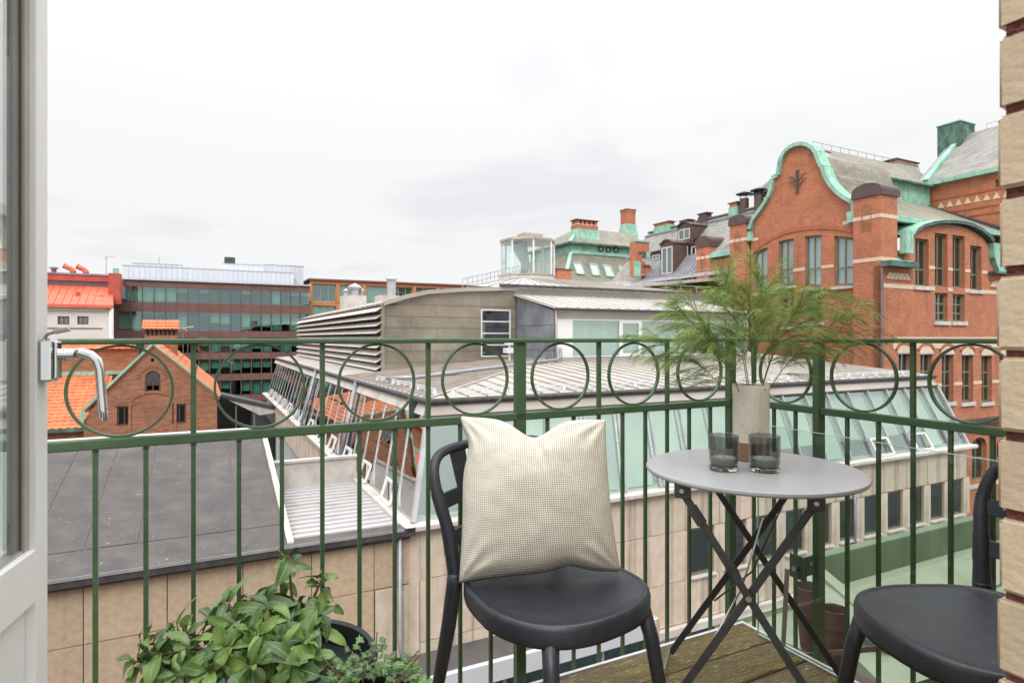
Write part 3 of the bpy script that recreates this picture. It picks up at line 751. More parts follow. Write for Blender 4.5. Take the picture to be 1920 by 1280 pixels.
# small ribbed metal roof
b = MB(); b.box(PR + .14, KP - .02, KQ + .3, 20.8, ZL - .3, ZL - .1); b.build('roof', M['zinc_light'], cb_)
q = KQ + .5
while q < 20.6:
    b = MB(); b.box(PR + .2, KP - .15, q, q + .05, ZL - .1, ZL - .045); b.build('standing_seam', M['zinc_light'], cb_); q += .38
b = MB(); b.box(PR + .14, KP, KQ - .1, KQ + .3, ZL - .3, ZL - .02); b.build('eave_strip', M['felt_roof'], cb_)
b = MB(); b.box(PR + .3, KP - .05, 20.8, 21.0, ZL - 1, ZL + .72); b.build('parapet', M['ledge'], cb_)
b = MB(); b.box(PR + .25, KP + .0, 20.76, 21.05, ZL + .72, ZL + .80); b.build('parapet_cap', M['ledge'], cb_)
b = MB(); b.tube([(4.39, KQ - .1, ZL - .15), (4.39, KQ - .09, -7.7), (4.39, KQ - .3, -7.95)], .055, 8); b.build('downpipe', M['grey_pipe'], cb_, smooth=True)
# ================================================================ helpers for masonry buildings
def mkwall(parent, plane, c, loops, m, thick, name='wall'):
    b = MB()
    if plane == 'q': b.holed(loops, lambda a, z: (a, c, z), (0, thick, 0))
    else: b.holed(loops, lambda a, z: (c, a, z), (thick, 0, 0))
    return b.build(name, m, parent)
def mkwindow(parent, plane, c, poly, m, glass, rec=.3, fw=.12, vbars=(), hbars=(), void=M['interior'], label=None, depth=.12, blind=None):
    """poly: 2D outline (a,z) counter-clockwise from lower left; bars as fractions of its box"""
    a0 = min(x for x, _ in poly); a1 = max(x for x, _ in poly); z0 = min(z for _, z in poly); z1 = max(z for _, z in poly)
    fn = (lambda a, z, d=0: (a, c + rec + d, z)) if plane == 'q' else (lambda a, z, d=0: (c + rec + d, a, z))
    up = (0, -1, 0) if plane == 'q' else (-1, 0, 0)
    cx, cz = (a0 + a1) / 2, (z0 + z1) / 2
    def ins(p, k): return (p[0] + (fw * k if p[0] < cx else -fw * k), p[1] + (fw * k if p[1] < cz else -fw * k))
    b = MB(); n = len(poly)
    for i in range(n):
        p, r = ins(poly[i], .5), ins(poly[(i + 1) % n], .5)
        b.bar(fn(*p), fn(*r), fw, depth, up)
    def ztop_at(a):
        best = z1
        for i in range(n):
            p, r = poly[i], poly[(i + 1) % n]
            if min(p[0], r[0]) - 1e-6 <= a <= max(p[0], r[0]) + 1e-6 and abs(p[0] - r[0]) > 1e-6:
                zz = p[1] + (r[1] - p[1]) * (a - p[0]) / (r[0] - p[0])
                if zz > cz: best = min(best, zz)
        return best
    for f in vbars:
        a = a0 + (a1 - a0) * f; b.bar(fn(a, z0 + fw), fn(a, ztop_at(a) - fw * .5), fw * .6, depth * .7, up)
    for f in hbars:
        z = z0 + (z1 - z0) * f; b.bar(fn(a0 + fw * .5, z, .001), fn(a1 - fw * .5, z, .001), fw * .8, depth * .7, up)
    o = b.build('window', m, parent, label=label)
    g = MB(); off = (0, .02, 0) if plane == 'q' else (.02, 0, 0)
    g.slab([fn(*ins(p, .6), .03) for p in poly], off); g.build('pane', glass, o)
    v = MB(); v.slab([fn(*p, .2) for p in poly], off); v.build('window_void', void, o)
    if blind:
        v = MB(); v.slab([fn(a0 + fw, z1 - (z1 - z0) * blind, .16), fn(a1 - fw, z1 - (z1 - z0) * blind, .16)] + [fn(a1 - fw, z1 - fw, .16), fn(a0 + fw, z1 - fw, .16)], off); v.build('blind', M['curtain'], o)
    return o
def rect(a0, a1, z0, z1): return [(a0, z0), (a1, z0), (a1, z1), (a0, z1)]
def archtop(a0, a1, z0, zs, z1, n=8):
    c = (a0 + a1) / 2; r = (a1 - a0) / 2
    return [(a0, z0), (a1, z0)] + [(c + r * math.cos(t), zs + (z1 - zs) * math.sin(t)) for t in [math.pi * k / n for k in range(n + 1)]]
def tiles(name, m, parent, origin, along, down, n_al, n_dn, tile_w, amp=.05, thick=.03, step=.045, nrm=None):
    """pantile field as one real wavy mesh: rows overlap downwards, each tile an S-wave"""
    O, A, D = Vector(origin), Vector(along).normalized(), Vector(down)
    rowl = D.length / n_dn; D = D.normalized(); Nn = A.cross(D).normalized()
    if Nn.z < 0: Nn = -Nn
    b = MB(); per = 5
    for r in range(n_dn):
        vs = []; fs = []; m_ = n_al * per + 1
        for e in (0, 1):
            for k in range(m_):
                h = amp * .5 * (1 + math.sin(2 * math.pi * k / per)) + (step if e else 0)
                vs.append(O + A * (tile_w * k / per) + D * (rowl * (r + e * 1.08)) + Nn * h)
        for k in range(m_): vs.append(O + A * (tile_w * k / per) + D * (rowl * (r + 1.08)) - Nn * .0)
        for k in range(m_ - 1):
            fs += [(k, k + 1, m_ + k + 1, m_ + k), (m_ + k, m_ + k + 1, 2 * m_ + k + 1, 2 * m_ + k)]
        b.add(vs, fs)
    o = b.build(name, m, parent); o['kind'] = 'stuff'; return o

# ================================================================ brown brick gable house
gq = 45.0
hb = thing('gable_house', (-3, 50, -17.2), 'brown brick house with orange pantile gable roof and green copper verge behind the felt roof', 'house')
ga = onq(287, 647, gq); gl = onq(157, 768, gq); gr = onq(407, 741, gq)
wl = onq(219, 762, gq) + onq(247, 797, gq); wr_ = onq(323, 758, gq) + onq(349, 793, gq)
aw = (onq(272, 735, gq), onq(301, 695, gq), onq(286, 713, gq))
arch = archtop(aw[0][0], aw[1][0], aw[0][1], aw[1][1] - .45, aw[1][1] + .02)
vent = onq(283, 678, gq) + onq(289, 672, gq)
loops = [[(gl[0], -17), (gr[0], -17), (gr[0], gr[1] - .05), (ga[0], ga[1] - .08), (gl[0] + .9, lerp(ga[1], gl[1], 1 - .9 / (ga[0] - gl[0])) - .1), (gl[0], gl[1] - .7)],
         rect(wl[0], wl[2], wl[3], wl[1]), rect(wr_[0], wr_[2], wr_[3], wr_[1]), arch, rect(vent[0], vent[2], vent[1], vent[3])]
mkwall(hb, 'q', gq, loops, M['brown_brick'], .5)
for w4 in (wl, wr_): mkwindow(hb, 'q', gq, rect(w4[0], w4[2], w4[3], w4[1]), M['dark_frame'], M['glass_win'], .12, .09, (.5,), ())
mkwindow(hb, 'q', gq, arch, M['dark_frame'], M['glass_win'], .12, .09, (.5,), (.33, .66))
b = MB(); b.box(vent[0], vent[2], gq + .3, gq + .35, vent[1], vent[3]); b.build('vent_hole', M['interior'], hb)
# shallow blind arch round the windows: brick soldier courses
def arch_course(parent, cx, zs, r, w_, plane, c, m, n=13, a0=0.0, a1=math.pi, proud=.04, ez=1.0):
    me = MB(); me.box(-w_ / 2, w_ / 2, -proud, .03, -.11, .11); md = me.mesh('arch_brick', m)
    for k in range(n):
        t = lerp(a0, a1, (k + .5) / n)
        o = piece(md, 'arch_brick', parent, (cx + r * math.cos(t), c, zs + r * ez * math.sin(t)) if plane == 'q' else (c, cx + r * math.cos(t), zs + r * ez * math.sin(t)), (0, math.pi / 2 - t, 0))
arch_course(hb, (aw[0][0] + aw[1][0]) / 2, aw[1][1] - .45, .78, .12, 'q', gq, M['brown_brick'])
for w4 in (wl, wr_):
    b = MB()
    for k in range(11): b.box(w4[0] - .15 + k * .115, w4[0] - .06 + k * .115, gq - .03, gq + .02, w4[1] + .02, w4[1] + .30)
    b.build('lintel', M['brown_brick'], hb)
# blind recess below the arch window, framed by proud brickwork
cxm = (aw[0][0] + aw[1][0]) / 2
pts = [(cxm - 1.25, -6.6), (cxm - 1.25, -4.2)] + [(cxm - 1.25 * math.cos(t), -4.2 + .75 * math.sin(t)) for t in [math.pi * k / 10 for k in range(1, 10)]] + [(cxm + 1.25, -4.2), (cxm + 1.25, -6.6)]
b = MB()
for p, r in zip(pts, pts[1:]): b.bar((p[0], gq - .01, p[1]), (r[0], gq - .01, r[1]), .16, .06, (0, -1, 0))
b.build('brick_surround', M['brown_brick'], hb)
# roof: two pantile slopes running back to q = 61
gqb = 61.0
def roofslope(parent, ridge, eave, q0, q1, m, tw=.42, rl=.42, base_m=M['orange_tile']):
    d = Vector((eave[0] - ridge[0], 0, eave[1] - ridge[1])); n_dn = max(2, int(d.length / rl)); n_al = int((q1 - q0) / tw)
    b = MB(); b.slab([(ridge[0], q0, ridge[1]), (eave[0], q0, eave[1]), (eave[0], q1, eave[1]), (ridge[0], q1, ridge[1])], (0, 0, -.2)); b.build('roof_deck', base_m, parent)
    return tiles('pantiles', m, parent, (ridge[0], q0, ridge[1] + .02), (0, 1, 0), d, n_al, n_dn, (q1 - q0) / n_al, .07)
rid = (ga[0], ga[1] + .05); er = (gr[0] + .15, gr[1] - .1); el = (gl[0] + .0, gl[1] - .05)
roofslope(hb, rid, er, gq - .05, gqb, M['orange_tile']); roofslope(hb, rid, el, gq - .05, gqb, M['orange_tile'])
b = MB(); b.bar((rid[0], gq - .12, rid[1] + .06), (er[0], gq - .12, er[1] + .06), .10, .11); b.bar((rid[0], gq - .121, rid[1] + .06), (el[0], gq - .121, el[1] + .06), .10, .14)
b.bar((el[0], gq - .12, el[1]), (el[0] - .1, gq - .12, el[1] - .8), .12, .2); b.build('verge', M['copper'], hb)
for q in (49, 53, 56):
    b = MB(); b.bar((gr[0] - 1.3, q, lerp(gr[1], ga[1], 1.3 / 3.6) + .25), (gr[0] - 1.3, q + 2.0, lerp(gr[1], ga[1], 1.3 / 3.6) + .25), .06, .12); b.build('snow_guard', M['dark_metal'], hb)
b = MB(); b.box(gl[0] + .2, gr[0] - .2, gq + .5, gqb, -17, gr[1] - .7); b.build('house_body', M['brown_brick'], hb)
# chimney with a tiled hat
cq = 51.0
c0 = onq(271, 640, cq)[0]; c1 = onq(332, 640, cq)[0]
zt_ = onq(300, 617, cq)[1]; zh = onq(300, 600, cq)[1]
b = MB(); b.box(c0, c1, cq, cq + 1.3, -1.6, zt_ - .45); ch = b.build('chimney', M['brown_brick'], hb)
b = MB(); n_ = 7
for k in range(n_ + 1): x_ = lerp(c0, c1 - .16, k / n_); b.box(x_, x_ + .16, cq, cq + 1.3, zt_ - .45, zt_ - .02)
b.build('chimney_pier', M['dark_frame'], ch)
b = MB(); b.box(c0 + .1, c1 - .1, cq + .2, cq + 1.1, zt_ - .45, zt_ - .05); b.build('chimney_core', M['interior'], ch)
o = tiles('chimney_tiles', M['orange_tile'], ch, (c0 - .15, cq + .65, zh), (1, 0, 0), (0, -.85, zt_ - zh), 9, 3, (c1 - c0 + .3) / 9, .07)
o = tiles('chimney_tiles', M['orange_tile'], ch, (c0 - .15, cq + .65, zh), (1, 0, 0), (0, .85, zt_ - zh), 9, 3, (c1 - c0 + .3) / 9, .07)
b = MB(); b.box(c0 - .1, c1 + .1, cq - .1, cq + 1.4, zt_ - .03, zt_); b.build('chimney_slab', M['brown_brick'], ch)
# antenna beside the chimney
an = thing('tv_antenna', (onq(343, 640, 52)[0], 52, -1.5), 'small white television antenna on the ridge beside the tiled chimney', 'antenna')
pa = onq(343, 640, 52)[0]
b = MB(); b.tube([(pa, 52, -1.5), (pa, 52, 1.0)], .03, 6); b.build('mast', M['alu'], an)
b = MB()
for k in range(6): b.tube([(pa - .5 + k * .2, 51.6, .62 + .04 * k), (pa - .5 + k * .2, 52.4, .62 + .04 * k)], .018, 5)
b.tube([(pa - .6, 52, .6), (pa + .7, 52, .85)], .022, 5); b.tube([(pa - .3, 52, .9), (pa + .3, 52, .5)], .02, 5); b.build('rods', M['white_frame'], an)
# left wing: wall with tile cap, and the big orange roof in front
wq = 53.0
lb = thing('brick_wing', (-12, 50, -17.2), 'long brown brick wing with a wide orange pantile roof left of the gable', 'house')
zc = onq(180, 652, wq)[1]; zwb = onq(180, 700, wq)[1]
pe = ga[0] - 1.5
b = MB(); b.box(-17, pe, wq, wq + .6, -17, zc - .1); b.build('wall', M['brown_brick'], lb)
tiles('pantiles', M['orange_tile'], lb, (-17, wq + .3, zc + .34), (1, 0, 0), (0, -.55, -.42), int((pe + 17) / .42), 2, .42, .07)
b = MB(); b.box(-17, pe, wq - .15, wq + .7, zc - .14, zc + .0); b.build('coping', M['brown_brick'], lb)
zq0 = onq(150, 803, 47.0)[1]; zq1 = onq(150, 702, wq)[1]
q_e = 47.0
pr = el[0] + .6
b = MB(); b.slab([(-17, q_e, zq0), (pr, q_e, zq0), (pr, wq, zq1), (-17, wq, zq1)], (0, 0, -.2)); b.build('roof_deck', M['orange_tile'], lb)
dd = Vector((0, q_e - wq, zq0 - zq1))
tiles('pantiles', M['orange_tile'], lb, (-17, wq, zq1 + .03), (1, 0, 0), dd, int((pr + 17) / .40), int(dd.length / .42), .40, .08)
b = MB(); b.box(-17, pr + .6, wq - .25, wq, zq1 - .02, zq1 + .22); b.build('flashing', M['copper'], lb)
b = MB(); b.box(-17, pr + .1, q_e - .25, q_e - .1, zq0 - .16, zq0 + .02); b.build('gutter', M['copper_dark'], lb)
b = MB(); b.box(-17, gl[0], q_e + .1, q_e + .5, -17, zq0 - .1); b.build('wall', M['brown_brick'], lb)
b = MB(); b.bar((pr + .1, q_e - .1, zq0 + .1), (pr + .15, wq - 2.8, lerp(zq0, zq1, .55) + .1), .35, .18); b.build('verge', M['lead_blue'], lb)
b = MB(); b.slab([(pr + .2, q_e + .3, zq0 - .2), (gl[0] + .05, q_e + .3, zq0 - .2), (gl[0] + .05, q_e + .3, gl[1] - .7), (pr + .25, q_e + .3, lerp(zq0, zq1, .6))], (0, .1, 0)); b.build('dormer_cheek', M['lead_blue'], lb)
# crenellated low wall beyond (behind the rail), pale blocks
cw = thing('blocky_wall', (-13, 58, -17.2), 'low stone wall topped with pale blocks behind the brick wing', 'wall')
zb_ = onq(150, 642, 58)[1]
b = MB(); b.box(-19, -5, 58, 58.5, -17, zb_); b.build('wall', M['louver_back'], cw)
me = MB(); me.box(0, .55, 0, .5, 0, .3); md = me.mesh('stone_block', M['ledge'])
for k in range(14): piece(md, 'stone_block', cw, (-18 + k * .95, 58, zb_))
# glass canopy link between gable house and office
lk = thing('glass_link', (3, 49, -17.2), 'glazed passage under a dark slanted roof between gable house and office block', 'passage')
b = MB(); b.slab([(.5, 47.6, -4.05), (KP, 47.6, -5.25), (KP, 50, -5.25), (.5, 50, -4.05)], (0, 0, .22)); b.build('roof', M['dark_metal'], lk)
b = MB(); b.slab([(1.4, 47.7, -4.36), (KP, 47.7, -5.28), (KP, 47.7, -5.5), (3.6, 47.7, -5.62)], (0, .1, 0)); b.build('fascia', M['ledge'], lk)
b = MB(); b.slab([(.6, 48, -17), (KP, 48, -17), (KP, 48, -5.3), (.6, 48, -4.1)], (0, .05, 0)); b.build('glazing', M['glass_win'], lk)
b = MB(); b.slab([(.6, 49.9, -17), (KP, 49.9, -17), (KP, 49.9, -5.3), (.6, 49.9, -4.1)], (0, .05, 0)); b.build('back_wall', M['interior'], lk)
b = MB(); [b.box(x_, x_ + .08, 47.9, 48.1, -17, -4.5 - (x_ - .5) * .25) for x_ in (.6, 2.0, 3.2)]; b.build('mullions', M['grey_pipe'], lk)

# ================================================================ red metal-roofed building, far left
rq = 78.0
rb = thing('red_roofed_building', (-14, 80, -17.2), 'cream building with bright red metal roof and two small windows at far left', 'building')
rp0 = -20.5; rp1 = onq(213, 0, rq)[0]
Z = lambda X, Y, q=rq: onq(X, Y, q)[1]
w1 = onq(108, 608, rq) + onq(130, 593, rq); w2 = onq(145, 608, rq) + onq(166, 593, rq)
rpw = onq(205, 0, rq)[0]
mkwall(rb, 'q', rq, [rect(rp0, rpw, -17, Z(150, 577)), rect(w1[0], w1[2], w1[1], w1[3]), rect(w2[0], w2[2], w2[1], w2[3])], M['cream'], .5)
for w4 in (w1, w2): mkwindow(rb, 'q', rq, rect(w4[0], w4[2], w4[1], w4[3]), M['dark_frame'], M['glass_win'], .15, .12, (.5,), ())
b = MB(); b.box(rp0, rpw - .3, rq - .15, rq + .01, Z(150, 583), Z(150, 577)); b.build('cornice', M['cream'], rb)
b = MB(); b.box(rp0, rpw - .6, rq - .06, rq + .0, Z(150, 616), Z(150, 614.5)); b.build('moulding', M['dark_frame'], rb)
b = MB(); b.box(rp0, rp1, rq - .5, rq + .1, Z(150, 577), Z(150, 571)); b.build('gutter', M['red_roof'], rb)
za, zbb = Z(150, 571), onq(150, 536, rq + 4)[1]
b = MB(); b.slab([(rp0, rq - .3, za), (rp1, rq - .3, za), (rp1 - .5, rq + 4, zbb), (rp0, rq + 4, zbb)], (0, .1, -.2)); b.build('roof', M['red_roof'], rb)
for k in range(15):
    p = rp0 + .4 + k * .68
    if p < rp1 - .3:
        b = MB(); b.bar((p, rq - .3, za + .05), (p, rq + 4, zbb + .05), .05, .07); b.build('standing_seam', M['red_roof'], rb)
b = MB(); b.box(rp0, rp1, rq + 4.3, rq + 12, zbb - 1, onq(150, 527, rq + 4)[1]); b.build('clerestory', M['grey_pipe'], rb)
b = MB(); b.box(rp0, rp1 - .2, rq + 3.6, rq + 12, onq(150, 527, rq + 4)[1], onq(150, 515, rq + 4)[1]); b.build('parapet', M['red_dark'], rb)
b = MB(); b.box(rp0, rp1 - .2, rq + 3.5, rq + 12, onq(150, 516, rq + 4)[1], onq(150, 513, rq + 4)[1]); b.build('parapet_cap', M['lead_blue'], rb)
b = MB(); b.box(onq(203, 0, rq + 2)[0], onq(226, 0, rq + 2)[0], rq + 2, rq + 3.4, zbb - 2, onq(210, 512, rq + 2)[1]); co = b.build('chimney', M['red_dark'], rb)
b = MB(); b.box(onq(211, 0, rq + 2)[0], onq(221, 0, rq + 2)[0], rq + 2.2, rq + 3, onq(210, 512, rq + 2)[1], onq(210, 502, rq + 2)[1]); b.build('chimney_pot', M['copper'], co)
b = MB(); x_ = onq(207, 0, rq - .1)[0]; b.tube([(x_, rq - .2, Z(207, 574)), (x_, rq - .2, -17)], .1, 8); b.build('downpipe', M['white_frame'], rb, smooth=True)
b = MB(); 
for X_, Y_ in ((146, 553), (190, 560)):
    c_ = onq(X_, Y_, rq + 1.8); b.box(c_[0] - .15, c_[0] + .15, rq + 1.6, rq + 2, c_[1] - .3, c_[1] + .35)
b.build('roof_vent', M['red_dark'], rb)
def vpipe(X0, label, flip):
    q = rq + 6; c = onq(X0, 513, q); s = (onq(X0 + 10, 513, q)[0] - c[0]) / 10
    pts = [(0, 0), (0, 6), (-3, 10), (-9, 13), (-16, 17)]
    t_ = thing('roof_duct', (c[0], q, c[1] - .3), label, 'duct', 'red ducts on the red roof')
    b = MB(); b.tube([(c[0] + a * s, q + flip, c[1] + z * s) for a, z in pts], [6.5 * s, 6 * s, 5.5 * s, 5.5 * s, 6.2 * s], 10); b.build('pipe', M['red_roof'], t_, smooth=True)
    b = MB(); b.lathe([(7.5 * s, -.3), (7.2 * s, .0)], (c[0], q + flip, c[1]), 10); b.build('collar', M['grey_pipe'], t_)
    b = MB(); a, z = pts[-1]; b.tube([(c[0] + (a + .5) * s, q + flip, c[1] + (z - .2) * s), (c[0] + (a - 1) * s, q + flip, c[1] + (z + .5) * s)], [6.3 * s, 6.6 * s], 10); b.build('mouth', M['red_dark'], t_)
vpipe(137, 'red elbowed ventilation duct, left one of the pair on the red roof', 0); vpipe(159, 'red elbowed ventilation duct, right one of the pair on the red roof', .8)
c = onq(101, 505, rq + 6)
t_ = thing('vent_pot', (c[0], rq + 6, c[1] - .6), 'short dark red vent pot at the left end of the red roof', 'vent')
b = MB(); b.lathe([(.25, -.6), (.25, .05)], (c[0], rq + 6, c[1]), 12); b.build('pot', M['red_dark'], t_); b = MB(); b.lathe([(.4, .05), (.42, .22), (.1, .3)], (c[0], rq + 6, c[1]), 12); b.build('cap', M['lead_blue'], t_)
c = onq(199, 512, rq + 5); ct = onq(199, 481, rq + 5)
t_ = thing('roof_aerial', (c[0], rq + 5, c[1] - .3), 'thin forked aerial standing on the red roof', 'antenna')
b = MB(); b.tube([(c[0], rq + 5, c[1] - .3), (c[0], rq + 5, ct[1])], .035, 6); b.build('mast', M['grey_pipe'], t_)
b = MB(); b.tube([(c[0] - .2, rq + 5, ct[1] - .05), (c[0] + .9, rq + 5, ct[1] + .0)], .03, 6); b.tube([(c[0] - .3, rq + 5, ct[1] - .3), (c[0] + .3, rq + 5, ct[1] - .25)], .025, 6); b.build('arms', M['grey_pipe'], t_)

# ================================================================ brown framed glass office
oq = 90.0
of = thing('glass_office', (2, 92, -17.2), 'wide brown framed glass office building under grey corrugated rooftop rooms', 'building')
op0, op1 = onq(213, 0, oq)[0], onq(581, 0, oq)[0]
zt0 = onq(213, 523, oq)[1]
D0 = ST * op0 + CT * oq
zf = lambda Y: -(Y - HZ) * (ST * onq(222, 0, oq)[0] + CT * oq) / F_
rowsz = [(zf(565), zf(535.5)), (zf(619.5), zf(583))]
pitch = 3.1
zz0 = rowsz[1][0]
rowsz += [(zf(663), zf(633)), (zf(706), zf(676)), (zf(749), zf(719)), (zf(792), zf(762))]
bays = 18
bw_ = (op1 - op0 - .5) / bays
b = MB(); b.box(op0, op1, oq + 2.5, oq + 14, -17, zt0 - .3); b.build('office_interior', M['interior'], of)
zc_ = zt0
for (z0, z1) in rowsz:
    b = MB(); b.box(op0, op1, oq, oq + 1.6, z1, zc_); b.build('spandrel', M['office_brown'], of); zc_ = z0
b = MB(); b.box(op0, op1, oq, oq + 1.6, -17, zc_); b.build('spandrel', M['office_brown'], of)
b = MB(); b.box(op0 - .1, op1 + .1, oq - .25, oq + 3, zt0, zt0 + .16); b.build('roof_edge', M['corrugated'], of)
b = MB(); b.box(op0, op0 + .55, oq - .03, oq + 1.6, -17, zt0 - .001); b.build('end_pier', M['office_brown'], of)
pnm = {}
rr = random.Random(3)
for r, (z0, z1) in enumerate(rowsz):
    h = z1 - z0
    mb = MB(); mb.box(0, bw_ - .09, .2, .24, 0, h); pn = mb.mesh('pane', M['office_glass'])
    mb = MB(); mb.box(-.05, .05, -.06, .3, 0, h); mu = mb.mesh('mullion', M['office_brown'])
    mb = MB(); mb.box(.05, bw_ - .1, .5, .55, -1, 0); bd = mb.mesh('blind', M['office_blind'])
    for i in range(bays):
        p = op0 + .5 + i * bw_
        piece(pn, 'pane', of, (p + .045, oq, z0)); piece(mu, 'mullion', of, (p, oq, z0))
        f = (0, .0, .0, 0, .3, .9)[rr.randrange(6)] if r == 0 and i > 3 else (0, .55, .75, .95, .6)[rr.randrange(5)] if (r and i > 7) or (r > 1) else (0, 0, .5, .9)[rr.randrange(4)]
        if r == 0 and i < 3: f = .95
        if f: piece(bd, 'blind', of, (p, oq, z1), scale=(1, 1, h * f))
for i in range(bays):
    p = op0 + .5 + i * bw_
    b = MB(); b.box(p - .04, p + .04, oq - .05, oq, -17, zt0 - 1.2)
    b.build('panel_rib', M['office_brown'], of)
# chairs standing on the top floor by the glass
mb = MB()
mb.bar((0, 0, .45), (0, .45, .45), .45, .04); mb.bar((0, 0, .45), (0, -.02, .95), .45, .03)
for sx in (-.2, .2):
    for y in (0, .42): mb.bar((sx, y, 0), (sx, y, .45), .035, .035)
chm = mb.mesh('office_chair', M['dark_metal'])
for k, X in enumerate((245, 263, 411, 424, 439, 448, 457, 467, 500, 512, 533, 541, 556)):
    c = onq(X, 567, oq + .9)
    o = bpy.data.objects.new('office_chair', chm); COL.objects.link(o); o.location = world(GRID, (c[0], oq + .9, rowsz[0][0] + .02)); o.rotation_euler = (0, 0, TH)
    tag(o, 'small dark chair behind the top floor glass of the brown office, %s from the left' % ('first','second','third','fourth','fifth','sixth','seventh','eighth','ninth','tenth','eleventh','twelfth','thirteenth')[k], 'chair', 'chairs behind the top floor office glass')
# rooftop rooms
def corr(parent, p0, p1, q, z0, z1, d=6, step=.62):
    n = max(1, int((p1 - p0) / step)); s = (p1 - p0) / n
    mb = MB(); mb.box(.012, s - .012, 0, .1, 0, z1 - z0); me = mb.mesh('cladding_panel', M['corrugated'])
    for i in range(n): piece(me, 'cladding_panel', parent, (p0 + i * s, q, z0))
    b = MB(); b.box(p0, p1, q + .1, q + d, z0, z1 - .02); b.build('plant_room', M['corrugated'], parent)
    b = MB(); b.box(p0 - .05, p1 + .05, q - .06, q + .3, z1, z1 + .07); b.build('parapet_cap', M['alu'], parent)
q1_ = oq + 4
A_ = lambda X, q=q1_: onq(X, 0, q)[0]
zz = lambda X, Y, q=q1_: onq(X, Y, q)[1]
corr(of, A_(230), A_(551), q1_, zt0 - .2, zz(230, 497.5), 5)
corr(of, A_(248, 100), A_(342, 100), 100, zt0, zz(248, 493, 100), 3)
corr(of, A_(418, 98), A_(495, 98), 98, zt0, zz(418, 494, 98), 1.9)
corr(of, A_(495, 100), A_(569, 100), 100, zt0, zz(495, 496, 100), 3)
b = MB(); b.box(A_(421, 98.6), A_(441, 98.6), 98.6, 99.8, zz(421, 493, 98.6) - .1, zz(421, 481.5, 98.6)); b.build('roof_unit', M['dark_metal'], of)
b = MB(); b.box(A_(550, 95), A_(569, 95), 95, 97, zt0, zz(550, 523, 95) + .1); b.build('plant_room', M['corrugated'], of)
c = onq(298, 493, 100); b = MB(); b.tube([(c[0], 100.5, c[1] - .3), (c[0], 100.5, c[1] + 1.1)], .04, 6); b.build('mast', M['grey_pipe'], of)

# ================================================================ timber framed glass building
tq = 98.0
tb = thing('timber_framed_building', (27, 100, -17.2), 'flat roofed building with orange timber window frames behind the zinc roof', 'building')
tp0, tp1 = onq(582, 0, tq)[0], onq(905, 0, tq)[0]
zt2 = onq(600, 522.5, tq)[1]
b = MB(); b.box(tp0 - .3, tp1, tq - .3, tq + 9, zt2 - .25, zt2); b.build('roof', M['office_brown'], tb)
b = MB(); b.box(tp0, tp1, tq + 3, tq + 8, -17, zt2 - .26); b.build('interior', M['interior'], tb)
rws = [(onq(600, 566, tq)[1], onq(600, 532, tq)[1]), (onq(600, 610, tq)[1], onq(600, 573, tq)[1])]
nb2 = 7; bwid = (tp1 - tp0) / nb2
zc_ = zt2 - .25
for (z0, z1) in rws:
    b = MB(); b.box(tp0, tp1, tq, tq + .8, z1, zc_ - .002); b.build('beam', M['wood_frame'], tb); zc_ = z0
b = MB(); b.box(tp0, tp1, tq, tq + .8, -17, zc_); b.build('beam', M['wood_frame'], tb)
for r, (z0, z1) in enumerate(rws):
    for i in range(nb2 + 1):
        x_ = tp0 + i * bwid; b = MB(); b.box(x_ - .28, x_ + .28, tq - .06, tq + .8, z0, z1); b.build('post', M['wood_frame'], tb)
    for i in range(nb2):
        x0_, x1_ = tp0 + i * bwid + .3, tp0 + (i + 1) * bwid - .3
        o = mkwindow(tb, 'q', tq, rect(x0_, x1_, z0 + .02, z1 - .02), mat('yellow_frame', (.55, .42, .2)) if 'yellow_frame' not in bpy.data.materials else bpy.data.materials['yellow_frame'], M['office_glass'], .35, .12, (.34, .68), (), blind=(.9 if (i + r) % 3 else None))
# ================================================================ red brick school-like building with the curved gable
mp_, mq_ = 45.4, 28.0
mu = thing('gabled_brick_building', (52, 36, -17.2), 'large orange brick building with curved copper-edged gable and tall windows', 'building')
Cz = lambda x, y: (1300 + x / 3.048, 220 + y / 3.048)      # reading scale of the close-up
G = lambda x, y: onp(*Cz(x, y), mp_)
Rf = lambda x, y: onq(*Cz(x, y), mq_)
out = [(330, 690), (330, 640), (345, 590), (375, 548), (405, 508), (432, 465), (448, 425), (457, 385), (461, 348), (492, 332), (497, 295), (502, 262), (514, 228), (534, 195), (560, 172), (592, 158), (628, 152), (662, 158), (690, 175), (708, 200), (722, 235), (735, 272), (748, 283), (757, 318), (773, 355), (800, 395), (832, 428), (865, 455), (900, 475), (922, 492), (932, 560)]
cop = [G(x, y) for x, y in out]
# window openings on the gable face
def gwin(pts): return [G(x, y) for x, y in pts]
gw = [gwin([(345, 1000), (425, 1000), (425, 742), (400, 748), (345, 778)]),
      gwin([(487, 960), (573, 960), (573, 692), (530, 698), (487, 710)]),
      gwin([(638, 968), (733, 968), (733, 672), (690, 674), (638, 680)]),
      gwin([(805, 960), (916, 960), (916, 690), (860, 682), (805, 678)])]
M['gable_curtain'] = mat('gable_curtain', (.30, .33, .38), (.58, .61, .66), .35, 3, rough=.8, stretch=(1, 1, .4))
gw2 = [gwin([(487, 1195), (573, 1195), (573, 985), (487, 985)]), gwin([(638, 1172), (733, 1172), (733, 992), (638, 992)])]
qs = sorted((G(325, 0)[0], G(932, 0)[0]))
loops = [[(cop[0][0], -17)] + cop + [(cop[-1][0], -17)]] + gw + gw2
mkwall(mu, 'p', mp_, loops, M['orange_brick'], .7)
for i, wpoly in enumerate(gw):
    mkwindow(mu, 'p', mp_, wpoly, M['olive_frame'], M['glass_clear'], .22, .16, (.5,), (.36,), void=M['gable_curtain'])
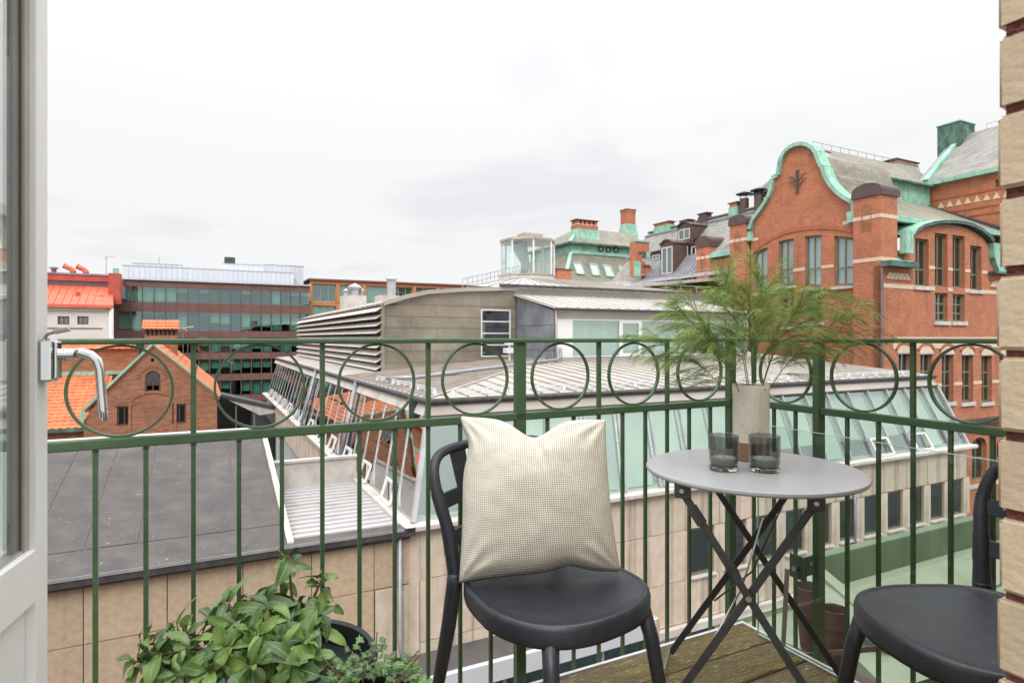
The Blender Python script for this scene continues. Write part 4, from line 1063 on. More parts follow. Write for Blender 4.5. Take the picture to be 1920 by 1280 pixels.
for wpoly in gw2: mkwindow(mu, 'p', mp_, wpoly, M['olive_frame'], M['glass_win'], .40, .16, (.5,), (.33, .66))
for wpoly in gw + gw2:
    a0 = min(x for x, _ in wpoly) - .25; a1 = max(x for x, _ in wpoly) + .25; z0 = min(z for _, z in wpoly)
    b = MB(); b.box(mp_ - .14, mp_ + .3, a0, a1, z0 - .22, z0); b.build('sill', M['ledge'], mu)
# copper coping following the gable
b = MB()
for (a, c) in zip(cop, cop[1:]):
    b.bar((mp_ + .25, a[0], a[1]), (mp_ + .25, c[0], c[1]), 1.15, .32)
b.build('coping', M['copper'], mu)
for x, y in ((914, 572), (325, 683)):
    g_ = G(x, y); b = MB(); b.box(mp_ - .3, mp_ + .1, g_[0] - .35, g_[0] + .35, g_[1] - .4, g_[1] + .45); b.build('kneeler', M['copper'], mu)
# wrought iron anchor
c = G(598, 370)
b = MB(); b.tube([(mp_ - .12, c[0], c[1] - 1.0), (mp_ - .12, c[0], c[1] + 1.0)], [.10, .13], 6)
for s_ in (-1, 1):
    for zz in (-.1, .35):
        b.tube([(mp_ - .1, c[0], c[1] + zz - .3), (mp_ - .1, c[0] + s_ * .35, c[1] + zz - .1), (mp_ - .1, c[0] + s_ * .55, c[1] + zz + .25), (mp_ - .1, c[0] + s_ * .85, c[1] + zz + .2)], .035, 5)
b.build('wall_anchor', M['dark_metal'], mu)
# segmental arch of the window group: proud brick ring
apts = [(330, 775), (385, 722), (450, 682), (530, 648), (620, 628), (720, 620), (820, 624), (916, 640)]
ring_ = [G(x, y) for x, y in apts]
b = MB()
for a, c in zip(ring_, ring_[1:]): b.bar((mp_ - .0, a[0], a[1] - .1), (mp_ - .0, c[0], c[1] - .1), .12, .34)
b.build('arch_ring', M['red_brick'], mu)
# stone bands between the windows
for (x0, x1, y) in ((573, 638, 874), (733, 800, 856), (916, 1035, 828)):
    a, c = G(x0, y), G(x1, y - (x1 - x0) * .05)
    b = MB(); b.box(mp_ - .03, mp_ + .1, min(a[0], c[0]), max(a[0], c[0]), a[1] - .13, a[1] + .13)
    if x0 < 900: b.build('stone_band', M['stone_band'], mu)
for (x0, y0, x1, y1) in ((855, 606, 930, 593), (312, 702, 370, 697)):
    a, c = G(x0, y0), G(x1, y1); z_ = (a[1] + c[1]) / 2
    b = MB(); b.box(mp_ - .03, mp_ + .1, min(a[0], c[0]), max(a[0], c[0]), z_ - .14, z_ + .14); b.build('stone_band', M['stone_band'], mu)
# piers flanking the gable
def gpier(q0, q1, ztop, zcap, zband, m=M['orange_brick'], p=mp_, cap=True, label=None, dp=.45, zbot=-17):
    b = MB(); b.box(p - dp, p + 1.6, q0, q1, zbot, ztop); o = b.build('pier', m, mu)
    if zband:
        for zb_ in zband:
            b = MB(); b.box(p - dp - .03, p + 1.62, q0 - .03, q1 + .03, zb_ - .14, zb_ + .14); b.build('stone_band', M['stone_band'], mu)
    b = MB(); n = 8; r = (q1 - q0) / 2 + .12; zc0 = ztop + (zcap - ztop) * .45
    prof_ = [(q0 - .12, ztop), (q1 + .12, ztop), (q1 + .12, zc0)] + [((q0 + q1) / 2 + r * math.cos(t), zc0 + (zcap - zc0) * math.sin(t)) for t in [math.pi * k / n for k in range(1, n)]] + [(q0 - .12, zc0)]
    b.slab([(p - dp - .1, a, z) for a, z in prof_], (1.9 + dp, 0, 0)); b.build('pier_cap', M['brown_metal'] if cap else M['copper'], mu)
    cq_ = (q0 + q1) / 2; w_ = (q1 - q0) * .16; zn = ztop - .6
    b = MB(); aa = archtop(cq_ - w_, cq_ + w_, zn - 1.9, zn - .3, zn)
    for (s0, s1) in zip(aa, aa[1:] + aa[:1]): b.bar((p - dp - .0, s0[0], s0[1]), (p - dp - .0, s1[0], s1[1]), .05, .14)
    b.build('niche', M['red_brick'], mu)
    b = MB(); b.slab([(p - dp - .02, a, z) for a, z in aa], (.03, 0, 0)); b.build('niche', M['brown_brick'], mu)
r0 = G(1060, 0)[0]; r1 = G(932, 0)[0]
gpier(mq_ + .0, r1 - .05, G(1000, 462)[1], G(1000, 385)[1], [G(1010, 577)[1], G(980, 822)[1]])
l0, l1 = G(325, 0)[0], G(228, 0)[0]
gpier(l0 + .15, l1, G(270, 617)[1], G(270, 560)[1], [G(270, 705)[1]])
# low end wall left of the left pier, small slated roof and the next pier
l2, l3 = G(110, 0)[0], G(38, 0)[0]
gpier(l2, l3, G(75, 742)[1], G(75, 678)[1], [G(75, 803)[1]])
b = MB(); b.box(mp_, mp_ + .6, l1, l2, -17, G(170, 805)[1]); b.build('wall', M['orange_brick'], mu)
b = MB(); z_ = G(170, 780)[1]; b.box(mp_ - .4, mp_ + .6, l1, l2, z_ - .25, z_ + .2); b.build('eave', M['copper'], mu)
b = MB(); b.slab([(mp_ - .2, l1, z_ + .2), (mp_ - .2, l2, z_ + .2), (mp_ + 2.6, l2, z_ + 2.6), (mp_ + 2.6, l1, z_ + 2.6)], (.1, 0, -.2)); b.build('roof', M['slate_grey'], mu)
# ---- right face, looking at us
zE = Rf(1150, 850)[1]
pR = 66.0
cpts = [(1198, 850), (1205, 800), (1222, 745), (1238, 700), (1262, 662), (1300, 640), (1350, 625), (1400, 618), (1460, 616), (1520, 622), (1570, 636), (1620, 662), (1660, 695), (1685, 730), (1690, 790), (1700, 840), (1745, 880)]
arcp = [Rf(x, y) for x, y in cpts]
top = [(mp_ - .45, zE)] + arcp + [(pR, arcp[-1][1])]
def rr4(x0, x1, y0, y1): return rect(Rf(x0, 0)[0], Rf(x1, 0)[0], Rf((x0 + x1) / 2, y1)[1], Rf((x0 + x1) / 2, y0)[1])
up = [rr4(1268, 1346, 694, 965), rr4(1380, 1454, 664, 968), rr4(1482, 1552, 676, 974), rr4(1583, 1648, 735, 987)]
lo_ = [rr4(1380, 1454, 1003, 1165), rr4(1482, 1552, 1010, 1167)]
C5 = lambda x, y: onq(1400 + x / 3.2, 560 + y / 3.2, mq_)
def r5(x0, x1, y0, y1): return rect(C5(x0, 0)[0], C5(x1, 0)[0], C5((x0 + x1) / 2, y1)[1], C5((x0 + x1) / 2, y0)[1])
low = [r5(x - 4, x + w_ + 18, 322 + k * 3, 620 + k * 0) for k, (x, w_) in enumerate(((912, 56), (1044, 52), (1174, 50), (1297, 44), (1414, 40), (1522, 38)))]
gr_ = [archtop(C5(1352, 0)[0], C5(1440, 0)[0], C5(1390, 1090)[1], C5(1390, 880)[1], C5(1390, 832)[1]), archtop(C5(1500, 0)[0], C5(1580, 0)[0], C5(1530, 1090)[1], C5(1530, 880)[1], C5(1530, 835)[1])]
loops = [[(mp_ - .45, -17), (pR, -17)] + list(reversed(top))] + up + lo_ + low + gr_
# floor line where the lower storey starts (dark string course) splits the wall colours
mkwall(mu, 'q', mq_ + .01, loops, M['orange_brick'], .55)
for wpoly in up: mkwindow(mu, 'q', mq_, wpoly, M['olive_frame'], M['glass_win'], .36, .15, (.5,), (.36,), blind=.6)
for wpoly in lo_: mkwindow(mu, 'q', mq_, wpoly, M['olive_frame'], M['glass_win'], .30, .14, (.5,), (.3, .62), blind=.5)
for wpoly in low: mkwindow(mu, 'q', mq_, wpoly, M['olive_frame'], M['glass_win'], .30, .14, (.5,), (.33, .62), blind=.5)
for wpoly in gr_: mkwindow(mu, 'q', mq_, wpoly, M['olive_frame'], M['glass_win'], .35, .14, (.5,), (.5,))
for wpoly in up[:1] + up[3:] + lo_ + low:
    a0 = min(x for x, _ in wpoly) - .2; a1 = max(x for x, _ in wpoly) + .2; z0 = min(z for _, z in wpoly)
    b = MB(); b.box(a0, a1, mq_ - .14, mq_ + .2, z0 - .3, z0 - .0); b.build('sill', M['ledge'], mu)
for (u_, l_) in zip(up[1:3], lo_):
    a0, a1 = u_[0][0], u_[1][0]; b = MB(); b.box(a0, a1, mq_ + .3, mq_ + .5, l_[2][1] + .002, u_[0][1] - .002); b.build('spandrel', M['olive_frame'], mu)
for wpoly in low:      # pale segmental lintels
    a0, a1 = wpoly[0][0] - .1, wpoly[1][0] + .1; z1 = wpoly[2][1]
    b = MB(); n = 8; aa = [(lerp(a0, a1, k / n), z1 + .12 + .38 * math.sin(math.pi * k / n) ** .7) for k in range(n + 1)]
    b.slab([(a0, mq_ - .04, z1 - .0), (a1, mq_ - .04, z1 - .0)] + [(a, mq_ - .04, z) for a, z in reversed(aa)], (0, .1, 0)); b.build('lintel', M['stone_band'], mu)
    b = MB(); b.box(a0, a1, mq_ - .08, mq_ + .3, z1 - .1, z1 - .002); b.build('head_flashing', M['alu'], mu)
    b = MB(); arr = [(lerp(a0 - .15, a1 + .15, k / n), z1 + .25 + .5 * math.sin(math.pi * k / n) ** .7) for k in range(n + 1)]
    for s0, s1 in zip(arr, arr[1:]): b.bar((s0[0], mq_ - .03, s0[1]), (s1[0], mq_ - .03, s1[1]), .08, .22)
    b.build('arch_ring', M['red_brick'], mu)
def hband(a0, a1, z, h=.3, m=M['stone_band'], pr=.03):
    b = MB(); b.box(a0, a1, mq_ - pr, mq_ + .02, z - h / 2, z + h / 2); b.build('stone_band', m, mu)
zb1 = Rf(1180, 966)[1]; zb2 = Rf(1345, 857)[1]; zb3 = C5(1500, 495)[1]; zb4 = C5(1110, 275)[1]
edges = sorted([w_[0][0] for w_ in up] + [w_[1][0] for w_ in up])
e = [mp_ - .4] + edges + [pR]
for i in range(0, len(e), 2):
    hband(e[i] + .02, e[i + 1] - .02, zb1, .32)
    if 0 < i < len(e) - 2 or i in (0, len(e) - 2):
        a_, c_ = e[i] + .02, e[i + 1] - .02
        if i == 0: a_ = arcp[0][0] + .3
        if i == len(e) - 2: c_ = arcp[-4][0]
        hband(a_, c_, zb2, .26)
edges = [w_[0][0] for w_ in low] + [w_[1][0] for w_ in low]; edges = sorted(edges)
e = [mp_ - .4] + edges + [pR]
for i in range(0, len(e), 2):
    hband(e[i] + .02, e[i + 1] - .02, zb3, .26)
hband(low[0][0][0] - .6, pR, zb4 + .15, .9, pr=.02)
zc5 = C5(1400, 722)[1]
b = MB(); b.box(mp_ - .8, pR, mq_ - .5, mq_, zc5 - .3, zc5 + .1); b.build('cornice', M['dark_metal'], mu)
b = MB(); b.box(mp_ + 8, pR, mq_ - .06, mq_ - .0, C5(1400, 1130)[1], C5(1400, 1105)[1]); b.build('stone_band', M['ledge'], mu)
# saw-tooth brick friezes with pale triangles
def frieze(a0, a1, z0, z1, n, q=mq_):
    b = MB(); b.box(a0, a1, q - .04, q - .0, z0 - .12, z0); b.box(a0, a1, q - .041, q - .0, z1, z1 + .12); b.build('frieze_frame', M['red_brick'], mu)
    s = (a1 - a0) / n
    mb = MB(); mb.slab([(.05 * s, 0, 0), (.95 * s, 0, 0), (.5 * s, 0, (z1 - z0) * .9)], (0, .04, 0)); me = mb.mesh('frieze_stone', M['stone_band'])
    mb = MB(); mb.slab([(.05 * s, 0, (z1 - z0) * .98), (.95 * s, 0, (z1 - z0) * .98), (.5 * s, 0, (z1 - z0) * .15)], (0, .04, 0)); me2 = mb.mesh('frieze_stone', M['stone_band'])
    for k in range(n):
        piece(me, 'frieze_stone', mu, (a0 + k * s, q - .05, z0))
        if k < n - 1: piece(me2, 'frieze_stone', mu, (a0 + (k + .5) * s, q - .048, z0))
frieze(Rf(1100, 0)[0], Rf(1238, 0)[0], Rf(1170, 925)[1], Rf(1170, 890)[1], 6)
frieze(Rf(1692, 0)[0], pR, Rf(1720, 968)[1], Rf(1720, 935)[1], 5)
# copper: curved eave at the left, canopy over the arch, right end
zs_ = Rf(1150, 545)[1]
pl, pr_ = mp_ + .7, arcp[3][0]
n = 8; b = MB()
for k in range(n):
    def pt(k):
        t = k / n; return (mq_ + 1.9 - 2.4 * t ** 2.2, lerp(zs_, zE + .15, t ** .9))
    y0, z0 = pt(k); y1, z1 = pt(k + 1)
    b.slab([(pl, y1, z1), (pr_ + .2, y1, z1), (pr_ + .2, y0, z0), (pl, y0, z0)], (0, .12, 0))
b.build('copper_roof', M['copper'], mu)
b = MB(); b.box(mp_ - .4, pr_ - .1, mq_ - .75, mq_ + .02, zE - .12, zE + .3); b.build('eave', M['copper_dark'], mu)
b = MB()
oa = [(x + (x - 1460) * .03, y - 16) for x, y in cpts[3:14]]
oa = [Rf(x, y) for x, y in oa]
for s0, s1 in zip(oa, oa[1:]): b.bar((s0[0], mq_ - .12, s0[1]), (s1[0], mq_ - .12, s1[1]), .5, .22)
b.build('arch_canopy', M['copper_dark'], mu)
b = MB()
for s0, s1 in zip(oa, oa[1:]): b.slab([(s0[0], mq_ - .40, s0[1] + .12), (s1[0], mq_ - .40, s1[1] + .12), (s1[0], mq_ + 2.6, s1[1] + .5), (s0[0], mq_ + 2.6, s0[1] + .5)], (0, 0, .05))
b.build('arch_roof', M['copper'], mu)
c = Rf(1205, 760); b = MB(); b.box(c[0] - .6, c[0] + .35, mq_ - .5, mq_ - .02, Rf(1205, 780)[1], Rf(1205, 655)[1]); b.build('copper_bracket', M['copper'], mu)
a = [Rf(x, y) for x, y in ((1690, 720), (1735, 725), (1765, 760), (1765, 890), (1725, 888), (1695, 800))]
b = MB(); b.slab([(x, mq_ - .35, z) for x, z in a], (0, .5, 0)); b.build('copper_shoulder', M['copper'], mu)
b = MB(); b.box(Rf(1680, 0)[0], pR, mq_ - .6, mq_ - .02, Rf(1740, 898)[1], Rf(1740, 886)[1]); b.build('eave', M['copper_dark'], mu)
# slate main slope above, its copper gutter edge
zr0 = Rf(1095, 545)[1]; q2 = mq_ + 8.0
zr1 = onq(*Cz(1100, 466), q2)[1]
b = MB(); b.slab([(mp_ + .7, mq_ + .8, zr0), (pR, mq_ + .8, zr0), (pR, q2, zr1), (mp_ + .7, q2, zr1)], (0, .1, -.3)); b.build('roof', M['slate_brown'], mu)
b = MB(); b.box(mp_ + .7, pR, mq_ + .35, mq_ + .8, zr0 - .35, zr0 + .06); b.build('gutter', M['copper'], mu)
# clerestory copper band and upper slate roof
zc0 = zr1 - 1.0; zc1 = onq(*Cz(870, 312), q2)[1]
cp0 = onq(*Cz(870, 400), q2)[0]; cp1 = onq(*Cz(1352, 400), q2)[0]
wins = [rect(onq(*Cz(x, 0), q2)[0], onq(*Cz(x + 34, 0), q2)[0], onq(*Cz(x, 392 + k * 12), q2)[1], onq(*Cz(x, 348 + k * 10), q2)[1]) for k, x in enumerate((955, 1014, 1075))]
mkwall(mu, 'q', q2, [rect(cp0, cp1, zc0, zc1)] + wins, M['copper'], .3, 'clerestory')
for w_ in wins: mkwindow(mu, 'q', q2, w_, M['dark_frame'], M['glass_win'], .12, .1, (.5,), ())
for k in range(9):
    x_ = lerp(cp0, cp1, (k + .5) / 9); b = MB(); b.bar((x_, q2 - .03, zc0), (x_, q2 - .03, zc1), .05, .06, (0, 1, 0)); b.build('copper_seam', M['copper'], mu)
b = MB(); b.box(cp0, cp0 + .3, q2 + .3, q2 + 9, zc0, zc1 - .01); b.build('clerestory_side', M['copper_dark'], mu)
q3 = q2 + 5
zt3 = onq(*Cz(1000, 235), q3)[1]; px = onq(*Cz(815, 222), q3)[0]
ridge0 = (px + 1.4, q3, zt3 + .0)
b = MB()
ev = [(cp0 - .5, q2 - .5, zc1), (cp1 + 2, q2 - .5, zc1), (cp1 + 2, q3 + 5.5, zc1), (cp0 - .5, q3 + 5.5, zc1)]
rg = [(cp0 + 2.2, q3, zt3), (cp1 + 6, q3, zt3)]
b.add(ev + rg, [(0, 1, 5, 4), (3, 0, 4), (2, 3, 4, 5), (0, 3, 2, 1), (1, 2, 5)]); b.build('roof', M['slate_brown'], mu)
b = MB(); b.bar(ev[0], rg[0], .5, .15); b.build('hip_flashing', M['copper'], mu)
b = MB(); b.bar(ev[0], ev[1], .25, .16); b.bar(ev[0], ev[3], .25, .16); b.build('gutter', M['copper_dark'], mu)
b = MB()
for k in range(13): x_ = lerp(rg[0][0], rg[1][0], k / 12); b.bar((x_, q3, zt3), (x_, q3, zt3 + .5), .04, .04, (0, 1, 0))
b.bar((rg[0][0], q3, zt3 + .5), (rg[1][0], q3, zt3 + .5), .04, .04); b.build('roof_rail', M['grey_pipe'], mu)
# roof behind the gable so the coping has a body
b = MB()
gt = max(z for _, z in cop)
b.slab([(mp_ + .7, a, z - .6) for a, z in cop] , (9, 0, 0)); b.build('gable_roof', M['slate_brown'], mu)
b = MB(); x_ = Rf(1080, 0)[0]; b.tube([(mp_ - .52, mq_ - .14, zE - .3), (mp_ - .52, mq_ - .14, -17)], .11, 8); b.build('downpipe', M['brown_metal'], mu, smooth=True)
b = MB(); b.box(mp_ + 1.4, pR, mq_ + 1.4, mq_ + 14, -17, zE - .3); b.build('core', M['interior'], mu)

# chimneys, shared builder: brick stack with pots, banded top and copper skirt
def stack(name, label, X0, X1, Ytop, Ybot, q, skirt=.35, m=M['orange_brick'], cat='chimney', depth=1.4, pots=0, plane='q', grp=None, skm=None):
    p0, zt_ = onq(X0, Ytop, q); p1, _ = onq(X1, Ytop, q); _, zb_ = onq((X0 + X1) / 2, Ybot, q); h = zt_ - zb_
    t = thing(name, ((p0 + p1) / 2, q + depth / 2, zb_ - .6), label, cat, grp)
    zs = zb_ + h * skirt
    ptop = .30 * h if pots else .12 * h
    b = MB(); b.box(p0 + .05, p1 - .05, q, q + depth, zs - .1, zt_ - ptop); b.build('stack', m, t)
    if pots:
        s = (p1 - p0) / pots
        for k in range(pots):
            b = MB(); b.box(p0 + (k + .18) * s, p0 + (k + .82) * s, q + .1, q + depth - .1, zt_ - ptop, zt_ - .12); b.build('flue', m, t)
            b = MB(); b.box(p0 + (k + .14) * s, p0 + (k + .86) * s, q + .05, q + depth - .05, zt_ - ptop, zt_ - ptop + .14); b.build('stone_band', M['stone_band'], t)
    b = MB(); b.box(p0 - .08, p1 + .08, q - .1, q + depth + .1, zt_ - .12, zt_); b.build('slab', M['dark_frame'], t)
    if not pots:
        b = MB(); b.box(p0, p1, q - .05, q + depth + .05, zt_ - ptop, zt_ - .12); b.build('crown', m, t)
    if skirt:
        b = MB(); f = .10 + .05 * h
        b.hexa([(p0 - f, q - f, zb_ - .6), (p1 + f, q - f, zb_ - .6), (p1 + f, q + depth + f, zb_ - .6), (p0 - f, q + depth + f, zb_ - .6), (p0, q - .04, zs), (p1, q - .04, zs), (p1, q + depth + .04, zs), (p0, q + depth + .04, zs)])
        b.build('skirt', skm or M['copper'], t)
    return t
stack('chimney_stack', 'squat double brick chimney on green copper base left of the high slate roof', 1680, 1723, 296, 318, 42, .45, pots=2, depth=1.3)
stack('chimney_stack', 'small red chimney just peeking out behind the curved gable', 1543, 1556, 283, 305, 40, 0, depth=1.2)

# ---- tall slate roofed wing at the far right
wr = thing('slate_roofed_wing', (68, 40, -17.2), 'high brick wing with fish scale slate roof and copper box at far right', 'building')
WP = 66.0
qf = onp(*Cz(1352, 395), WP)[0]; zev = (onp(*Cz(1352, 395), WP)[1] + onp(*Cz(1740, 302), WP)[1]) / 2
qn = 27.9
ow_, oz_ = onp(*Cz(1728, 402), WP); ow2, oz2 = onp(*Cz(1775, 348), WP)
vw = rect(min(ow_, ow2), max(ow_, ow2), oz_, oz2)
mkwall(wr, 'p', WP, [rect(qn, qf, -17, zev), vw], M['orange_brick'], .6)
mkwindow(wr, 'p', WP, vw, M['dark_frame'], M['glass_win'], .3, .1, (.5,), ())
b = MB(); b.box(WP - .55, WP + .3, qn, qf + .5, zev - .1, zev + .32); b.build('gutter', M['copper'], wr)
zfr = onp(*Cz(1600, 470), WP)[1]
for k in range(9):
    y_ = qn + .4 + k * .8
    b = MB(); b.slab([(WP - .05, y_, zfr - .3), (WP - .05, y_ + .62, zfr - .3), (WP - .05, y_ + .31, zfr + .3)], (.06, 0, 0)); b.build('frieze_stone', M['stone_band'], wr)
b = MB(); b.box(WP - .06, WP, qn, qf - .3, zfr - .9, zfr - .7); b.box(WP - .06, WP, qn, qf - .3, zfr + .55, zfr + .75); b.box(WP - .06, WP, qn, qf - 1, zfr - 1.6, zfr - 1.45); b.build('brick_course', M['red_brick'], wr)
prd = WP + 6.5
zrr = onp(*Cz(1735, 50), prd)[1]
b = MB(); b.add([(WP - .45, qn, zev + .33), (WP - .45, qf, zev + .33), (prd, qf, zrr), (prd, qn, zrr), (prd + 7, qn, zev + .33), (prd + 7, qf, zev + .33)], [(0, 1, 2, 3), (3, 2, 5, 4), (0, 3, 4), (1, 5, 2), (0, 4, 5, 1)]); b.build('roof', M['slate_grey'], wr)
b = MB(); b.bar((WP - .5, qf + .1, zev + .35), (prd, qf + .1, zrr + .1), .5, .5, (0, 0, 1)); b.build('verge', M['copper'], wr)
b = MB(); b.bar((WP - .6, qf + .65, zev + .05), (prd - 1.2, qf + .65, zrr - 1.2), .55, .55, (0, 0, 1)); b.build('verge', M['lead_roof'], wr)
bx = onp(*Cz(1394, 150), prd - 2); bx2 = onp(*Cz(1525, 60), prd - 2); zt4 = onp(*Cz(1450, 42), prd - 2)[1]
b = MB(); b.box(prd - 2, prd + .8, min(bx[0], bx2[0]), max(bx[0], bx2[0]), bx[1] - 1.5, zt4); b.build('copper_box', M['copper_dark'], wr)
b = MB(); b.box(prd - 2.1, prd + .9, min(bx[0], bx2[0]) - .1, max(bx[0], bx2[0]) + .1, zt4, zt4 + .12); b.build('box_lid', M['copper'], wr)
b = MB(); b.box(WP + .6, prd + 6.9, qn, qf - .1, -17, zev - .1); b.build('core', M['interior'], wr)
b = MB()
for k in range(6): y_ = lerp(qn, qf - 2, k / 5); b.bar((prd, y_, zrr), (prd, y_, zrr + .5), .04, .04, (0, 1, 0))
b.bar((prd, qn, zrr + .5), (prd, qf - 2, zrr + .5), .03, .03); b.build('roof_rail', M['grey_pipe'], wr)
b = MB(); b.bar((WP - .2, mq_ + 9, zr1 + .4), (WP - .2, mq_ + .9, zr0 + .35), .4, .25); b.build('valley_flashing', M['dark_metal'], wr)

# ================================================================ long roof wing with brown dormers
lw = thing('dormered_wing', (50, 60, -17.2), 'long slate roofed brick wing with brown metal dormers', 'building')
LE, LRp = mp_, 52.0
zle, zlr = 6.5, 13.7
qa, qz = 42.9, 63.0
b = MB(); b.add([(LE, qa, zle), (LE, qz, zle), (LRp, qz, zlr), (LRp, qa, zlr), (LRp + 7, qz, zle), (LRp + 7, qa, zle)], [(0, 1, 2, 3), (3, 2, 4, 5), (0, 3, 5), (1, 4, 2), (0, 5, 4, 1)]); b.build('roof', M['slate_grey'], lw)
b = MB(); b.box(LE + .1, LRp + 6.9, qa, qz, -17, zle - .002); b.build('wall', M['red_brick'], lw)
b = MB(); b.box(LE - .5, LE + .3, qa, qz, zle - .25, zle + .08); b.build('gutter', M['zinc_light'], lw)
b = MB(); b.bar((LRp, qa, zlr + .05), (LRp, qz, zlr + .05), .5, .15); b.bar((LRp - .6, qa, zlr - .55), (LRp - .6, qz, zlr - .55), .15, .2); b.build('ridge_flashing', M['lead_roof'], lw)
b = MB(); b.bar((LE + 3.3, qa, zle + 3.75), (LE + 3.3, qz, zle + 3.75), .8, .12); b.build('snow_ledge', M['copper'], lw)
zroof = lambda p: zle + (zlr - zle) * (p - LE) / (LRp - LE)
# metal skirt low on the roof
b = MB(); b.slab([(LE + .05, qa, zle + .12), (LE + .05, 57, zle + .12), (LE + 2.3, 57, zroof(LE + 2.3) + .08), (LE + 2.3, qa, zroof(LE + 2.3) + .08)], (-.04, 0, .06)); b.build('lead_apron', M['lead_roof'], lw)
for k in range(22):
    q = qa + .4 + k * .62
    b = MB(); b.bar((LE + .0, q, zle + .2), (LE + 2.3, q, zroof(LE + 2.3) + .16), .05, .08); b.build('standing_seam', M['lead_roof'], lw)
def dormer(qc0, qc1, pf, z0, z1, arch=True, vb=1, side=None, label=None):
    """box dormer with front at plane p=pf"""
    t_ = MB(); zr_back = LE + (z1 - zle) / (zlr - zle) * (LRp - LE)
    fr_w = rect(qc0 + .2, qc1 - .2, z0 + .35, z1 - .35)
    zc = z1 + (.45 if arch else 0)
    n = 8
    outl = [(qc0, z0), (qc1, z0), (qc1, z1)] + ([(lerp(qc1, qc0, k / n), z1 + (zc - z1) * math.sin(math.pi * k / n)) for k in range(1, n)] if arch else []) + [(qc0, z1)]
    b = MB(); b.holed([outl, fr_w], lambda a, z: (pf, a, z), (.12, 0, 0)); d = b.build('dormer', M['brown_metal'], lw)
    b = MB(); b.slab([(pf + .12, qc0, z0 - .1), (zr_back + .6, qc0, z1), (pf + .12, qc0, z1)], (0, .1, 0)); b.slab([(pf + .12, qc1 - .1, z0 - .1), (zr_back + .6, qc1 - .1, z1), (pf + .12, qc1 - .1, z1)], (0, .1, 0)); b.build('dormer_cheek', M['brown_metal'], d)
    b = MB()
    tops = [(qc1 + .1, z1)] + ([(lerp(qc1, qc0, k / n), z1 + (zc - z1) * math.sin(math.pi * k / n)) for k in range(1, n)] if arch else []) + [(qc0 - .1, z1)]
    for s0, s1 in zip(tops, tops[1:]): b.slab([(pf - .2, s0[0], s0[1]), (pf - .2, s1[0], s1[1]), (zr_back + 1.2, s1[0], s1[1]), (zr_back + 1.2, s0[0], s0[1])], (0, 0, .12))
    b.build('dormer_roof', M['brown_metal'], d)
    b = MB()
    a0, a1, zz0, zz1 = fr_w[0][0], fr_w[1][0], fr_w[0][1], fr_w[2][1]
    for f in (0, .5, 1): b.box(pf - .02, pf + .08, lerp(a0, a1, f) - .05, lerp(a0, a1, f) + .05, zz0, zz1)
    b.box(pf - .021, pf + .08, a0, a1, zz0 - .05, zz0 + .05); b.box(pf - .021, pf + .08, a0, a1, zz1 - .05, zz1 + .05); b.build('dormer_window', M['white_frame'], d)
    b = MB(); b.box(pf + .05, pf + .07, a0, a1, zz0, zz1); b.build('pane', M['glass_win'], d)
    b = MB(); b.box(pf + .3, pf + .32, a0, a1, zz0, zz1); b.build('window_void', M['curtain'], d)
    return d
C6 = lambda x, y, p: onp(1040 + x / 5.0526, 370 + y / 5.0526, p)     # reading scale of the roof close-up
d0 = C6(1005, 750, LE + .3); d1 = C6(1125, 430, LE + .3)
q_a, q_b = sorted((d0[0], d1[0])); dormer(q_a, q_b, LE + .3, C6(1060, 750, LE + .3)[1], C6(1060, 445, LE + .3)[1])
# side windows of that dormer wing
pm_ = LE + 2.2
s0 = C6(1130, 560, pm_); s1 = C6(1270, 470, pm_)
dq0, dq1 = sorted((s0[0], s1[0])); dormer(dq0, dq1, pm_, s0[1] - .5, s1[1] + .45, False)
s0 = C6(1285, 560, pm_); s1 = C6(1385, 460, pm_)
dq0, dq1 = sorted((s0[0], s1[0])); dormer(dq0, dq1, pm_, s0[1] - .4, s1[1] + .4, False)
pu_ = LE + 3.2
d0 = C6(1165, 420, pu_); d1 = C6(1290, 250, pu_)
q_a, q_b = sorted((d0[0], d1[0])); dormer(q_a, q_b, pu_, C6(1225, 425, pu_)[1], C6(1225, 275, pu_)[1])
dl = C6(915, 620, LE + 2.5); dl1 = C6(1005, 510, LE + 2.5)
q_a, q_b = sorted((dl[0], dl1[0])); dormer(q_a, q_b, LE + 2.5, dl[1], dl1[1], False)
